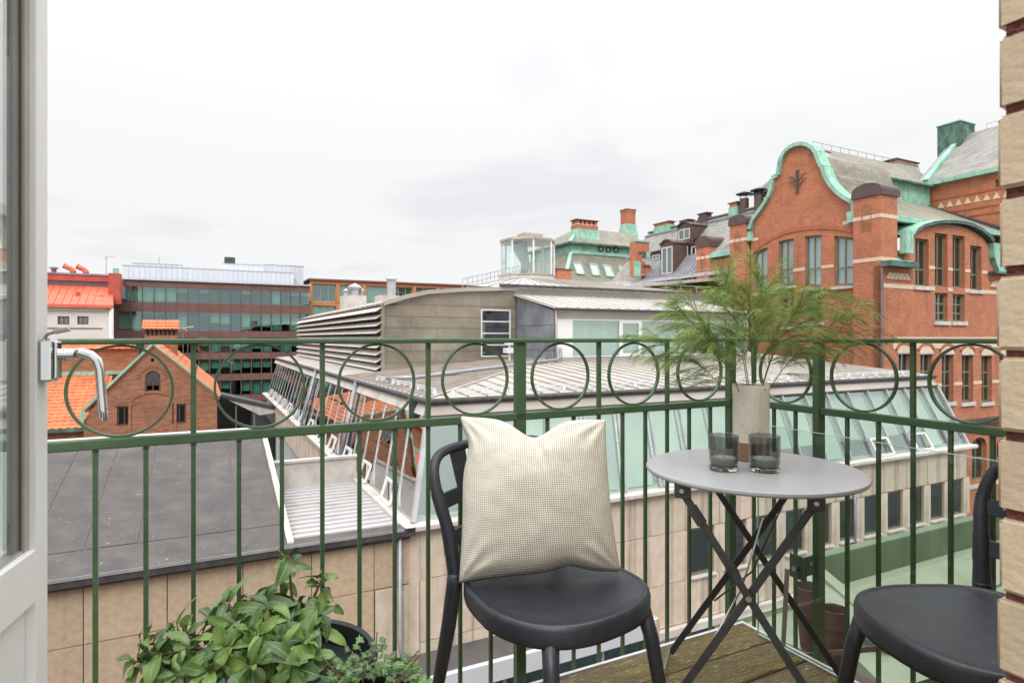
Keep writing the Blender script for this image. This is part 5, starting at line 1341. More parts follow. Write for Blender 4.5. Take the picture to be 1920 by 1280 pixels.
# chimneys and vents on this ridge
def rstack(X0, X1, Y0, Y1, p, label, kind):
    qa_, zt_ = onp(X1, Y0, p); qb_, _ = onp(X0, Y0, p); _, zb_ = onp((X0 + X1) / 2, Y1, p)
    if kind == 'pipe':
        c = ((qa_ + qb_) / 2); r = (qb_ - qa_) / 2
        t = thing('vent_pipe', (p, c, zb_ - 1.6), label, 'vent pipe', 'brown vent pipes behind the curved gable')
        b = MB(); b.lathe([(r, -1.6), (r, (zt_ - zb_))], (p, c, zb_), 16); b.build('pipe', M['brown_metal'], t, smooth=False)
        b = MB(); b.lathe([(r * 1.7, zt_ - zb_ + .45), (r * 1.9, zt_ - zb_ + .5), (.02, zt_ - zb_ + .85)], (p, c, zb_), 16); b.build('hat', M['dark_metal'], t)
        b = MB(); [b.tube([(p + r * .9 * math.cos(a), c + r * .9 * math.sin(a), zt_ - .1), (p + r * .9 * math.cos(a), c + r * .9 * math.sin(a), zt_ + .5)], .04, 5) for a in (0, 2.1, 4.2)]; b.build('strut', M['dark_metal'], t)
    else:
        t = thing('chimney_stack', (p, (qa_ + qb_) / 2, zb_ - .8), label, 'chimney')
        mt = M['brown_metal'] if kind == 'metal' else M['orange_brick']
        h = zt_ - zb_
        b = MB(); b.box(p - .5, p + .5, qa_, qb_, zb_ - .8, zb_ + h * .55); b.build('base', M['copper'] if kind == 'brick' else mt, t)
        b = MB(); b.box(p - .45, p + .45, qa_ + .1, qb_ - .1, zb_ + h * .55, zt_ - .1); b.build('stack', mt, t)
        b = MB(); b.box(p - .55, p + .55, qa_ - .1, qb_ + .1, zt_ - .1, zt_); b.build('slab', M['dark_frame'], t)
rstack(1389, 1402, 371, 398, LRp, 'left brown vent pipe with dark hat behind the curved gable', 'pipe')
rstack(1416, 1430, 364, 388, LRp, 'right brown vent pipe with dark hat behind the curved gable', 'pipe')
rstack(1372, 1388, 378, 400, LRp, 'small brick chimney on rounded copper base beside the vent pipes', 'brick')
rstack(1314, 1330, 398, 416, LRp, 'narrow brown metal chimney on the dormered slate ridge', 'metal')
rstack(1231, 1260, 414, 432, LRp, 'low brick chimney on copper base at the left end of the dormered ridge', 'brick')
rstack(1280, 1296, 411, 420, LE + 4, 'flat brown metal box above the upper dormer', 'metal')

# ================================================================ green mansard block
gm = thing('mansard_building', (50, 74, -17.2), 'slate mansard roofed building with green copper band and four skylights', 'building')
mq0 = 70.0
X6 = lambda x, y: (1040 + x / 5.0526, 370 + y / 5.0526)
Q6 = lambda x, y, q: onq(*X6(x, y), q)
p0_, ze_ = Q6(60, 790, mq0); ze_ = Q6(400, 800, mq0)[1]
_, zb_l = Q6(300, 530, mq0 + 2.2); _, zb_h = Q6(300, 445, mq0 + 2.2); _, zr_g = Q6(600, 330, mq0 + 7)
pc = Q6(155, 420, mq0 + 2.2)[0]
p1_ = Q6(800, 0, mq0)[0] + 4
def hip(parent, name, m, a, c):    # frustum between two rectangles (p0,p1,q0,q1,z)
    b = MB(); r0_ = [(a[0], a[2], a[4]), (a[1], a[2], a[4]), (a[1], a[3], a[4]), (a[0], a[3], a[4])]; r1_ = [(c[0], c[2], c[4]), (c[1], c[2], c[4]), (c[1], c[3], c[4]), (c[0], c[3], c[4])]
    b.hexa(r0_ + r1_); return b.build(name, m, parent)
L0 = (pc - 2.4, p1_, mq0, mq0 + 16, ze_); L1 = (pc, p1_, mq0 + 2.2, mq0 + 14, zb_l)
hip(gm, 'mansard', M['slate_brown'], L0, L1)
hip(gm, 'copper_band', M['copper'], L1, (pc, p1_, mq0 + 2.2, mq0 + 14, zb_h))
hip(gm, 'upper_roof', M['slate_brown'], (pc - .6, p1_, mq0 + 1.6, mq0 + 14.6, zb_h), (pc + 4.5, p1_, mq0 + 7, mq0 + 9, zr_g))
b = MB(); b.box(pc - .7, p1_, mq0 + 1.5, mq0 + 1.9, zb_h - .15, zb_h + .12); b.box(pc - .7, pc - .3, mq0 + 1.9, mq0 + 14, zb_h - .15, zb_h + .12); b.build('gutter', M['copper_dark'], gm)
b = MB(); b.bar((L0[0], L0[2], ze_), (pc, mq0 + 2.2, zb_l), .5, .2); b.bar((pc - .6, mq0 + 1.6, zb_h + .1), (pc + 4.5, mq0 + 7, zr_g), .45, .2); b.build('hip_flashing', M['copper'], gm)
b = MB(); b.box(L0[0] - .2, p1_, mq0 - .4, mq0 + .1, ze_ - .45, ze_ + .02); b.build('eave', M['copper'], gm)
b = MB(); b.box(L0[0] + .3, p1_, mq0 + .2, mq0 + 15, -17, ze_ - .002); b.build('wall', M['red_brick'], gm)
b = MB(); b.box(pc, p1_, mq0 + 1.95, mq0 + 2.3, zb_l - .2, zb_l + .2); b.build('flashing', M['copper'], gm)
for x, y in ((415, 470), (487, 477), (560, 480)):
    a = Q6(x, y + 40, mq0 + 2.15); c = Q6(x + 42, y, mq0 + 2.15)
    mkwindow(gm, 'q', mq0 + 2.05, rect(a[0], c[0], a[1], c[1]), M['dark_frame'], M['glass_win'], .02, .14, (), ())
sl = (zb_l - ze_) / 2.2
for x in (190, 340, 470, 610):
    y0_ = 640 + (x - 190) * .08; a = Q6(x + 45, y0_ + 75, mq0 + .6); zc = Q6(x, y0_ + 40, mq0 + .8)[1]
    pcx = Q6(x + 42, 0, mq0 + .8)[0]; zq = lambda q: ze_ + sl * (q - mq0)
    qc = mq0 + (zc - ze_) / sl
    b = MB(); hw, hh = .62, .42
    c4 = [(pcx - hw, qc - hh, zq(qc - hh) + .12), (pcx + hw, qc - hh, zq(qc - hh) + .12), (pcx + hw, qc + hh, zq(qc + hh) + .12), (pcx - hw, qc + hh, zq(qc + hh) + .12)]
    for k in range(4): b.bar(c4[k], c4[(k + 1) % 4], .16, .2, (0, -sl, 1))
    o = b.build('skylight', M['copper'], gm); b = MB(); b.slab(c4, (0, 0, .03)); b.build('pane', M['curtain'], o)
stack('chimney_stack', 'wide five-flue brick chimney on copper base above the green mansard', 1081, 1122, 410, 445, mq0 + 3.4, .45, pots=5, depth=1.6)
stack('chimney_stack', 'tall slender brick chimney with flaring green copper shoulders', 1174.5, 1192, 391, 437, mq0 + 8, .38, depth=1.6)
stack('chimney_stack', 'brick chimney with rounded copper cap right of the glass lantern', 1044, 1072, 503, 526, 52, 0, depth=1.2)
# stepped brick fire wall between mansard and dormered wing
fw = thing('stepped_fire_wall', (44, 60, 4), 'stepped brick fire wall with copper patches beside the mansard', 'wall')
fq = 56.0
A = lambda x, y: Q6(x, y, fq)
for (x0, x1, y0, y1, m_) in ((757, 895, 420, 515, M['orange_brick']), (757, 830, 515, 750, M['orange_brick']), (830, 862, 600, 745, M['orange_brick']), (862, 900, 640, 742, M['orange_brick']), (900, 945, 655, 735, M['orange_brick'])):
    a = A(x0, y1); c = A(x1, y0); b = MB(); b.box(a[0] + .002, c[0] - .002, fq, fq + .9, A(800, y1)[1], A(800, y0)[1]); b.build('wall', m_, fw)
b = MB(); a = A(750, 750); c = A(808, 600); b.box(a[0], c[0], fq - .12, fq, A(780, 750)[1], A(780, 605)[1]); b.build('copper_patch', M['copper'], fw)
b = MB(); a = A(866, 580); c = A(900, 518); b.box(a[0], c[0], fq - .1, fq + .5, A(880, 580)[1], A(880, 518)[1]); b.build('copper_patch', M['copper'], fw)
b = MB(); a = A(765, 0); b.box(A(762, 0)[0], A(898, 0)[0], fq - .12, fq + 1, A(820, 422)[1], A(820, 406)[1]); b.build('cap', M['copper'], fw)
b = MB(); b.box(A(800, 0)[0], A(862, 0)[0], fq - .08, fq + .02, A(820, 535)[1], A(820, 515)[1]); b.box(A(835, 0)[0], A(905, 0)[0], fq - .08, fq + .02, A(860, 660)[1], A(860, 640)[1]); b.build('step_cap', M['dark_frame'], fw)
# bright flat roofs in front of the dormers (behind the office roof)
fr_ = thing('flat_roof_block', (40, 48, -17.2), 'low block with pale flat roof and rail in front of the dormered wing', 'building')
b = MB(); b.box(33, 45.3, 43, 60, -17, 4.6); b.build('wall', M['brown_brick'], fr_)
b = MB(); b.slab([(31, 42, 4.1), (45.2, 42, 5.6), (45.2, 60, 6.1), (31, 60, 4.7)], (0, 0, .25)); b.build('roof', M['zinc_light'], fr_)
b = MB()
for k in range(9): x_ = 32 + k * 1.6; z_ = 4.35 + (x_ - 31) * .105; b.bar((x_, 42.3, z_), (x_, 42.3, z_ + .9), .04, .04, (0, 1, 0))
b.bar((32, 42.3, 5.3), (44.8, 42.3, 6.65), .04, .04); b.bar((32, 42.3, 4.9), (44.8, 42.3, 6.25), .04, .04); b.build('rail', M['alu'], fr_)
b = MB(); a = Q6(540, 790, 50); c = Q6(715, 860, 50); b.box(a[0], c[0], 50, 51.5, c[1] - 1, a[1]); b.build('roof_unit', M['ledge'], fr_)
# ================================================================ balcony (grid frame, z relative to the eye)
QA, PBR = 1.717, 1.880
FL = -1.085
def moss(t, vec, col, b):
    f = ramp(t, noise(t, vec, 3.2, 9, rough=.7), .38, .60)
    col = mixc(t, f, col, (.17, .13, .04))
    col = mixc(t, ramp(t, noise(t, vec, 9, 8, rough=.75), .50, .66), col, (.30, .24, .07))
    return mixc(t, ramp(t, noise(t, vec, 55, 3), .62, .66), col, (.50, .44, .32))
M['deck_wood'] = mat('deck_wood', (.10, .072, .045), (.30, .235, .16), 2.0, 9, rough=.92, bump=1.0, bscale=45, stretch=(.5, 3.5, 3.5), extra=moss, rand=.12)
deck = thing('balcony_deck', (0, 1.0, FL), 'mossy weathered wooden plank deck of the balcony', 'deck')
deck['kind'] = 'structure'
for k_ in ('label', 'category'): del deck[k_]
qd = QA - .05; k = 0
while qd > .34:
    b = MB(); b.box(-2.35 + .01 * (k % 3), PBR - .05, qd - .138, qd, FL - .032, FL + random.uniform(-.002, .002)); b.build('plank', M['deck_wood'], deck, bevel=.005)
    qd -= .145; k += 1
b = MB(); b.box(-2.4, PBR - .0, .33, QA + .01, FL - .16, FL - .045); b.build('slab', M['ledge'], deck)
b = MB(); b.box(-2.4, PBR - .03, QA - .04, QA - .028, FL - .05, FL - .004); b.box(PBR - .042, PBR - .03, .34, QA - .04, FL - .05, FL - .004); b.build('edge_strip', M['white_frame'], deck)

rl = thing('balcony_railing', (0, QA, FL), 'green painted iron balcony railing with a row of rings under its top rail', 'railing')
gp = M['green_paint']
PL = -2.42
b = MB(); b.box(PL, PBR + .022, QA - .022, QA + .022, -.016, -.002); b.build('top_rail', gp, rl, bevel=.004)
b = MB(); b.box(PBR - .022, PBR + .022, .36, QA - .022, -.016, -.002); b.build('top_rail', gp, rl, bevel=.004)
b = MB(); b.box(PL, PBR, QA - .012, QA + .012, -.262, -.238); b.build('middle_rail', gp, rl, bevel=.003)
b = MB(); b.box(PBR - .012, PBR + .012, .36, QA - .012, -.262, -.238); b.build('middle_rail', gp, rl, bevel=.003)
b = MB(); b.box(PL, PBR, QA - .015, QA + .015, FL - .10, FL - .088); b.build('bottom_rail', gp, rl)
b = MB(); b.box(PBR - .015, PBR + .015, .36, QA - .015, FL - .10, FL - .088); b.build('bottom_rail', gp, rl)
def mkbar(w_, d_, z0, z1, n='bar'):
    b = MB(); b.box(-w_ / 2, w_ / 2, -d_ / 2, d_ / 2, z0, z1); return b.mesh(n, gp)
bar_up = mkbar(.0125, .0125, -.238, -.016); bar_lo = mkbar(.0105, .0105, FL - .09, -.262)
post_m = mkbar(.033, .024, FL - .12, -.016, 'post')
def weld():
    b = MB(); b.lathe([(.0, -.006), (.0075, -.002), (.0085, 0), (.0, .004)], n=8); return b.mesh('weld', gp, True)
wm = weld()
sA = [.063, .379, .679, .983, 1.289, 1.592, 1.904, 2.21, 2.515, 2.82, 3.125, 3.43, 3.735, 4.04]
tB = [.057, .332, .643, .95, 1.255]
def addpost(pos): piece(post_m, 'post', rl, pos)
for s in sA:
    p = PBR - s
    if s in (.063, .983, 3.43): addpost((p, QA, 0))
    else: piece(bar_up, 'bar', rl, (p, QA, 0)); piece(bar_lo, 'bar', rl, (p, QA, 0)); piece(wm, 'weld', rl, (p, QA, -.266))
for s, e2 in zip(sA, sA[1:]):
    for f in (1 / 3, 2 / 3): p = PBR - lerp(s, e2, f); piece(bar_lo, 'baluster', rl, (p, QA, 0)); piece(wm, 'weld', rl, (p, QA, -.266))
for t in tB:
    if t == .332: addpost((PBR, QA - t, 0))
    else: piece(bar_up, 'bar', rl, (PBR, QA - t, 0)); piece(bar_lo, 'bar', rl, (PBR, QA - t, 0)); piece(wm, 'weld', rl, (PBR, QA - t, -.266))
for s, e2 in zip(tB, tB[1:]):
    for f in (1 / 3, 2 / 3): t = lerp(s, e2, f); piece(bar_lo, 'baluster', rl, (PBR, QA - t, 0)); piece(wm, 'weld', rl, (PBR, QA - t, -.266))
def ringmesh(r, sq=1.0):
    b = MB(); n = 48; vs = []; fs = []
    for k in range(n):
        a = 2 * math.pi * k / n
        for rr_, y in ((r, -.006), (r, .006), (r - .006, .006), (r - .006, -.006)): vs.append((rr_ * math.cos(a) * sq, y, rr_ * math.sin(a)))
    for k in range(n):
        k2 = (k + 1) % n
        for j in range(4): fs.append((k * 4 + j, k2 * 4 + j, k2 * 4 + (j + 1) % 4, k * 4 + (j + 1) % 4))
    b.add(vs, fs); return b.mesh('ring', gp)
rg_m = ringmesh(.111)
for s, e2 in zip(sA, sA[1:]): piece(rg_m, 'ring', rl, (PBR - (s + e2) / 2, QA, -.127))
for i, (s, e2) in enumerate(zip(tB, tB[1:])): piece(rg_m, 'ring', rl, (PBR, QA - (s + e2) / 2, -.127), (0, 0, math.pi / 2))
# bracket on the post and the wind screen pane
b = MB(); b.box(PBR - .085, PBR - .022, QA - .348, QA - .344, -.80, -.72); b.box(PBR - .089, PBR - .085, QA - .44, QA - .344, -.80, -.745)
gs = thing('glass_screen', (PBR - .1, 1.0, FL), 'clear glass wind screen clipped inside the railing behind the right chair', 'wind screen')
M['screen_glass'] = glassmat('screen_glass', (.93, .96, .945), (1, 1, 1), .03, .35, .01)
M['glass_edge'] = mat('glass_edge', (.62, .78, .72), rough=.2)
b = MB(); b.slab([(PBR - .075, QA - .14, FL + .004), (PBR - .075, .45, FL + .004), (PBR - .075, .45, -.315), (PBR - .075, QA - .14, -.315)], (.005, 0, 0)); b.build('glass_pane', M['screen_glass'], gs)
b = MB(); b.box(PBR - .0755, PBR - .0695, .45, QA - .14, -.315, -.3135); b.box(PBR - .0755, PBR - .0695, QA - .14, QA - .1385, FL, -.3135); b.box(PBR - .0755, PBR - .0695, .45, QA - .14, FL + .002, FL + .006); b.build('glass_edge', M['glass_edge'], gs)
b = MB()
zc = -.775
b.box(PBR - .068, PBR - .023, QA - .335, QA - .331, zc - .03, zc + .035); b.box(PBR - .068, PBR - .064, QA - .335, QA - .27, zc - .05, zc + .03)
b.build('bracket', gp, gs)
b = MB(); b.tube([(PBR - .086, QA - .30, zc - .012), (PBR - .062, QA - .30, zc - .012)], .009, 10); b.tube([(PBR - .045, QA - .338, zc + .01), (PBR - .045, QA - .328, zc + .01)], .006, 8); b.build('bolt', M['steel'], gs)

# ================================================================ own house: brick reveal at the right and outer wall
M['tan_brick'] = mat('tan_brick', (.56, .44, .30), (.63, .50, .35), 5, 5, rough=.85, bump=.14, bscale=110, rand=.12, extra=specks((.12, .07, .045), .72, .75, 130))
M['mortar_red'] = mat('mortar_red', (.16, .045, .035), (.24, .075, .055), 40, 6, rough=.95, bump=1.0, bscale=160)
hw_ = thing('brick_pillar', (.85, .2, FL), 'tan brick door reveal with dark red recessed mortar at the right edge', 'wall')
RPX = .695; RQ = .318
me_b = []
for v in range(4):
    b = MB(); b.box(0, .25, -.122, 0, 0, .0715)
    me = b.mesh('brick', M['tan_brick'])
    bm = bmesh.new(); bm.from_mesh(me); bmesh.ops.bevel(bm, geom=list(bm.edges), offset=.0035, segments=3, affect='EDGES')
    bmesh.ops.subdivide_edges(bm, edges=bm.edges[:], cuts=1, use_grid_fill=True)
    for vv in bm.verts: vv.co += mnoise.noise_vector(vv.co * 45 + Vector((v * 9, 0, 0))) * .0003
    for f in bm.faces: f.smooth = f.calc_area() < 2e-4
    bm.to_mesh(me); bm.free(); me_b.append(me)
zk = FL; k = 0
z_first = -.012 - 14 * .0785
for k in range(26):
    z = z_first + k * .0785
    if z > .75: break
    for j in range(2):
        piece(me_b[(k + j) % 4], 'brick', hw_, (RPX + random.uniform(-.002, .002), RQ - j * .13 + random.uniform(-.0015, .0015), z))
b = MB(); b.box(RPX + .004, RPX + .24, RQ - .25, RQ - .006, z_first, .75); b.build('mortar', M['mortar_red'], hw_)
M['wall_brick'] = brickmat('wall_brick', (.46, .35, .21), (.38, .28, .17), (.2, .06, .045), bw=.25, bh=.0785, ms=.012)
ow = thing('house_wall', (6, .3, -17), 'yellow brick house wall behind the balcony', 'wall')
b = MB(); b.box(RPX + .25, 14, .06, RQ, -17, 1.15); b.box(-14, -1.50, .06, RQ, -17, 1.15); b.box(-1.5, RPX + .25, .06, RQ, .98, 1.15); b.box(-1.5, RPX + .25, .06, RQ, -17, FL - .2); b.build('wall', M['wall_brick'], ow)
df = thing('door_frame', (-.48, .25, FL), 'white wooden frame post and head the balcony door hangs on', 'door frame')
b = MB(); b.box(-.52, -.45, .22, .31, FL - .0, .96); b.build('post', M['door_white'], df, bevel=.003)
b = MB(); b.box(-1.49, RPX - .01, .22, .31, .962, .979); b.build('head', M['door_white'], df)
# ================================================================ balcony door, standing open at the left
fx0, fy0 = -.842, 1.103           # free edge of the door
dx_, dy_ = .2950, -.9555            # towards the hinges
nx_, ny_ = .9555, .2950             # face normal, towards the opening
def DP(a, n, z): return (fx0 + dx_ * a + nx_ * n, fy0 + dy_ * a + ny_ * n, z)
dr = thing('balcony_door', (fx0, fy0, 0.02), 'white glazed balcony door standing open at the left edge', 'door', frame=LOC)
def dbox(a0, a1, n0, n1, z0, z1, name, m, parent=None, bevel=.0):
    b = MB(); b.hexa([DP(a0, n0, z0), DP(a1, n0, z0), DP(a1, n1, z0), DP(a0, n1, z0), DP(a0, n0, z1), DP(a1, n0, z1), DP(a1, n1, z1), DP(a0, n1, z1)])
    return b.build(name, m, parent or dr, bevel=bevel)
DW, DT = 1.0, .055
M['door_glass'] = glassmat('door_glass', (.90, .94, .92), (1, 1, 1), .25, .95, .005)
zr1_, zr0_ = E - .368, E - .460      # glazing rail top and bottom edge
dbox(0, .046, -DT, 0, .02, 2.1, 'stile', M['door_white'], bevel=.002)
dbox(DW - .09, DW, -DT, 0, .02, 2.1, 'stile', M['door_white'], bevel=.002)
dbox(.046, DW - .09, -DT + .001, -.001, zr0_, zr1_, 'rail', M['door_white'], bevel=.002)
dbox(.046, DW - .09, -DT + .001, -.001, 1.98, 2.1, 'rail', M['door_white'], bevel=.002)
dbox(.046, DW - .09, -DT + .001, -.001, .02, .14, 'rail', M['door_white'], bevel=.002)
dbox(.047, DW - .09, -DT + .012, -.016, .14, zr0_, 'lower_panel', M['door_white'])
dbox(.0465, .062, -.032, -.010, zr1_, 1.98, 'glazing_bead', M['door_bead'], bevel=.001)
dbox(.062, .086, -.032, -.018, zr1_, 1.98, 'gasket', M['gasket'])
dbox(.062, .066, -.031, -.015, zr1_, 1.98, 'gasket_lip', M['joint_dark'])
dbox(.066, DW - .09, -.045, -.012, zr1_ - .0, zr1_ + .006, 'drip_strip', M['alu'])
dbox(.086, DW - .09, -.027, -.022, zr1_ + .004, 1.98, 'glass_pane', M['door_glass'])
# handle
hz = E - .040
hd = dbox(.006, .040, .0005, .020, hz - .038, hz + .038, 'handle_plate', M['chrome'], bevel=.004)
dbox(.010, .034, .020, .026, hz - .034, hz + .034, 'handle_cap', M['chrome'], hd, bevel=.003)
b = MB(); b.tube([DP(.022, .024, hz + .010), DP(.022, .050, hz + .010)], .0105, 16); b.tube([DP(.022, .034, hz + .010), DP(.022, .036, hz + .010)], .0115, 16); b.build('handle_neck', M['chrome'], hd, smooth=False, autos=True)
pth = [(.046, hz + .012), (.060, hz + .013), (.074, hz + .008), (.084, hz - .002), (.0885, hz - .018), (.0905, hz - .05), (.093, hz - .085), (.0945, hz - .104), (.0940, hz - .112)]
b = MB(); b.tube([DP(.022, n_, z_) for n_, z_ in pth], [.0085, .0085, .0088, .0085, .0078, .0078, .0082, .0080, .005], 14, up=(.3, -.95, 0)); b.build('handle_lever', M['chrome'], hd, smooth=True)
# small door catch / hook on the handle top
b = MB(); b.tube([DP(.03, .006, hz + .037), DP(.03, .010, hz + .046), DP(.03, .022, hz + .051)], .003, 8); b.build('catch', M['grey_pipe'], dr, smooth=True)
b = MB(); b.bar(DP(.03, .020, hz + .050), DP(.03, .044, hz + .056), .012, .008); b.build('catch_tab', M['ledge'], dr, bevel=.002)
# ================================================================ chair (local frame, faces +Y, origin at floor under the seat)
def mkchair(label, loc, rz, label_group):
    t = bpy.data.objects.new('chair', None); COL.objects.link(t); t.location = loc; t.rotation_euler = (0, 0, rz)
    BASE[t.name] = (Vector((0, 0, 0)), LOC); tag(t, label, 'chair', label_group)
    m = M['charcoal']
    SH = .452
    # seat outline: D-shape, flat towards the back, rounded front
    n = 72
    def outline(k, s=1.0):
        a = 2 * math.pi * k / n
        cx, cy = math.cos(a), math.sin(a)
        e = 2.5 if cy > 0 else 4.0
        r = (abs(cx) ** e + abs(cy) ** e) ** (-1 / e)
        x = .222 * cx * r; y = .215 * cy * r
        x *= (1 - .16 * max(0, -y / .215)) 
        return x * s, y * s + (0 if s == 1 else 0)
    rings = [(1.0, -.052), (1.012, -.040), (1.012, -.012), (.998, -.003), (.975, .0), (.955, -.0005), (.945, -.0035), (.93, -.0055), (.80, -.008), (.5, -.011), (.2, -.012)]
    b = MB(); vs = []; fs = []
    for s, z in rings:
        for k in range(n):
            x, y = outline(k, s); zz = z + (.010 * (y / .2) ** 2 if s < .93 else .0) * 0
            vs.append((x, y, SH + z + .006 * max(0, -y / .2)))
    for i in range(len(rings) - 1):
        for k in range(n): fs.append((i * n + k, i * n + (k + 1) % n, (i + 1) * n + (k + 1) % n, (i + 1) * n + k))
    fs.append(tuple((len(rings) - 1) * n + k for k in range(n))); fs.append(tuple(range(n - 1, -1, -1)))
    b.add(vs, fs); b.build('seat', m, t, smooth=True)
    # front legs, splayed tubes
    for s in (-1, 1):
        b = MB(); b.tube([(s * .150, .150, SH - .03), (s * .165, .172, SH - .12), (s * .20, .215, .0)], [.0205, .0185, .0140], 16); b.build('leg', m, t, smooth=True)
        b = MB(); b.tube([(s * .182, -.200, SH + .012), (s * .183, -.203, SH - .02), (s * .190, -.222, SH - .14), (s * .218, -.278, .0)], [.0208, .0212, .0198, .0142], 16); b.build('leg', m, t, smooth=True)
    # hoop of the back, leaning backward and curved round the sitter
    pts = []; rad = []
    H = .79
    for s in (-1, 1):
        side = [(.1815, -.200, SH + .0), (.188, -.205, SH + .05), (.196, -.212, SH + .12), (.212, -.228, SH + .19), (.218, -.246, SH + .24), (.212, -.264, SH + .285), (.186, -.282, SH + .311), (.135, -.303, SH + .320), (.07, -.319, SH + .323)]
        r = [.0208, .0185, .0172, .016, .015, .0142, .0135, .013, .013]
        if s == -1: pts += [(-x, y, z) for x, y, z in side]; rad += r
        else: pts += [(0, -.323, SH + .324)] + [(x, y, z) for x, y, z in reversed(side)]; rad += [.013] + list(reversed(r))
    # smooth the path
    def smooth_path(P, R, k=3):
        for _ in range(k):
            Q = [P[0]]; S = [R[0]]
            for a, c, ra, rc in zip(P, P[1:], R, R[1:]):
                Q += [tuple(lerp(u, v, .25) for u, v in zip(a, c)), tuple(lerp(u, v, .75) for u, v in zip(a, c))]; S += [lerp(ra, rc, .25), lerp(ra, rc, .75)]
            Q.append(P[-1]); S.append(R[-1]); P, R = Q, S
        return P, R
    P_, R_ = smooth_path(pts, rad, 2)
    b = MB(); b.tube(P_, R_, 16, up=(0, 1, 0)); b.build('back_frame', m, t, smooth=True)
    for z0_, z1_ in ((SH + .070, SH + .120), (SH + .170, SH + .220)):
        for s in (-1, 1):
            sel = [(p, r_) for p, r_ in zip(P_, R_) if z0_ - .012 <= p[2] <= z1_ + .012 and p[0] * s > 0]
            if len(sel) > 1:
                b = MB(); b.tube([p for p, _ in sel], [r_ + .0012 for _, r_ in sel], 16, up=(0, 1, 0)); b.build('collar', m, t, autos=True)
    # two curved bands wrapping the hoop, and a central splat
    def band(z0, z1, half, ys, yb, name='back_band', th=.010):
        b = MB(); k_ = 18; vs = []; fs = []
        for i in range(k_ + 1):
            u = -1 + 2 * i / k_; x = half * u; y = ys + (yb - ys) * (1 - u * u)
            for dy in (th / 2, -th / 2):
                for z in (z0, z1): vs.append((x, y + dy + (z - z0) * -.28, z))
        for i in range(k_):
            a = i * 4; c = a + 4
            fs += [(a, c, c + 1, a + 1), (a + 2, a + 3, c + 3, c + 2), (a, a + 2, c + 2, c), (a + 1, c + 1, c + 3, a + 3)]
        fs += [(0, 1, 3, 2), (k_ * 4, k_ * 4 + 2, k_ * 4 + 3, k_ * 4 + 1)]
        b.add(vs, fs); b.build(name, m, t, autos=True, bevel=.002)
    band(SH + .175, SH + .215, .198, -.226, -.288)
    band(SH + .075, SH + .115, .188, -.205, -.262)
    for s in (-1, 1):
        b = MB(); b.slab([(s * .085, -.268, SH + .19), (s * .125, -.262, SH + .19), (s * .138, -.300, SH + .32), (s * .080, -.312, SH + .325)], (0, -.012, -.002)); b.build('splat', m, t, bevel=.003)
    for z in (SH + .085, SH + .18):
        for s in (-1, 1):
            pass
    return t
F1 = Vector((.60, -.80)).normalized()
chair1 = mkchair('charcoal plastic chair carrying the beige cushion', (.115, 1.565, 0), math.atan2(-F1.x, F1.y), 'charcoal plastic balcony chairs')
chair2 = dup(chair1, (1.028, 1.350, 0), math.pi / 2 + .13, 'charcoal plastic chair with empty seat beside the brick pillar')

# ================================================================ cushion
def fabric(t, vec, col, b):
    uv = N(t, 'ShaderNodeUVMap'); sp = N(t, 'ShaderNodeSeparateXYZ'); t.links.new(uv.outputs[0], sp.inputs[0])
    outs = []
    for i, n_ in ((0, 74), (1, 78)):
        a = N(t, 'ShaderNodeMath', operation='MULTIPLY'); t.links.new(sp.outputs[i], a.inputs[0]); a.inputs[1].default_value = n_ * 2 * math.pi
        s = N(t, 'ShaderNodeMath', operation='SINE'); t.links.new(a.outputs[0], s.inputs[0]); outs.append(s.outputs[0])
    c = [ramp(t, o, -.45, .35) for o in outs]
    ml = N(t, 'ShaderNodeMath', operation='MULTIPLY'); t.links.new(c[0], ml.inputs[0]); t.links.new(c[1], ml.inputs[1])
    bp = N(t, 'ShaderNodeBump', i_Strength=.5, invert=True); bp.inputs['Distance'].default_value = .002
    t.links.new(ml.outputs[0], bp.inputs['Height']); t.links.new(bp.outputs[0], b.inputs['Normal'])
    base = mixc(t, ramp(t, noise(t, vec, 60, 4), .3, .7), (.74, .70, .60), (.82, .78, .68))
    return mixc(t, ml.outputs[0], base, (.25, .22, .16))
M['cushion'] = mat('cushion', (.6, .55, .42), rough=.95, extra=fabric, spec=.1)
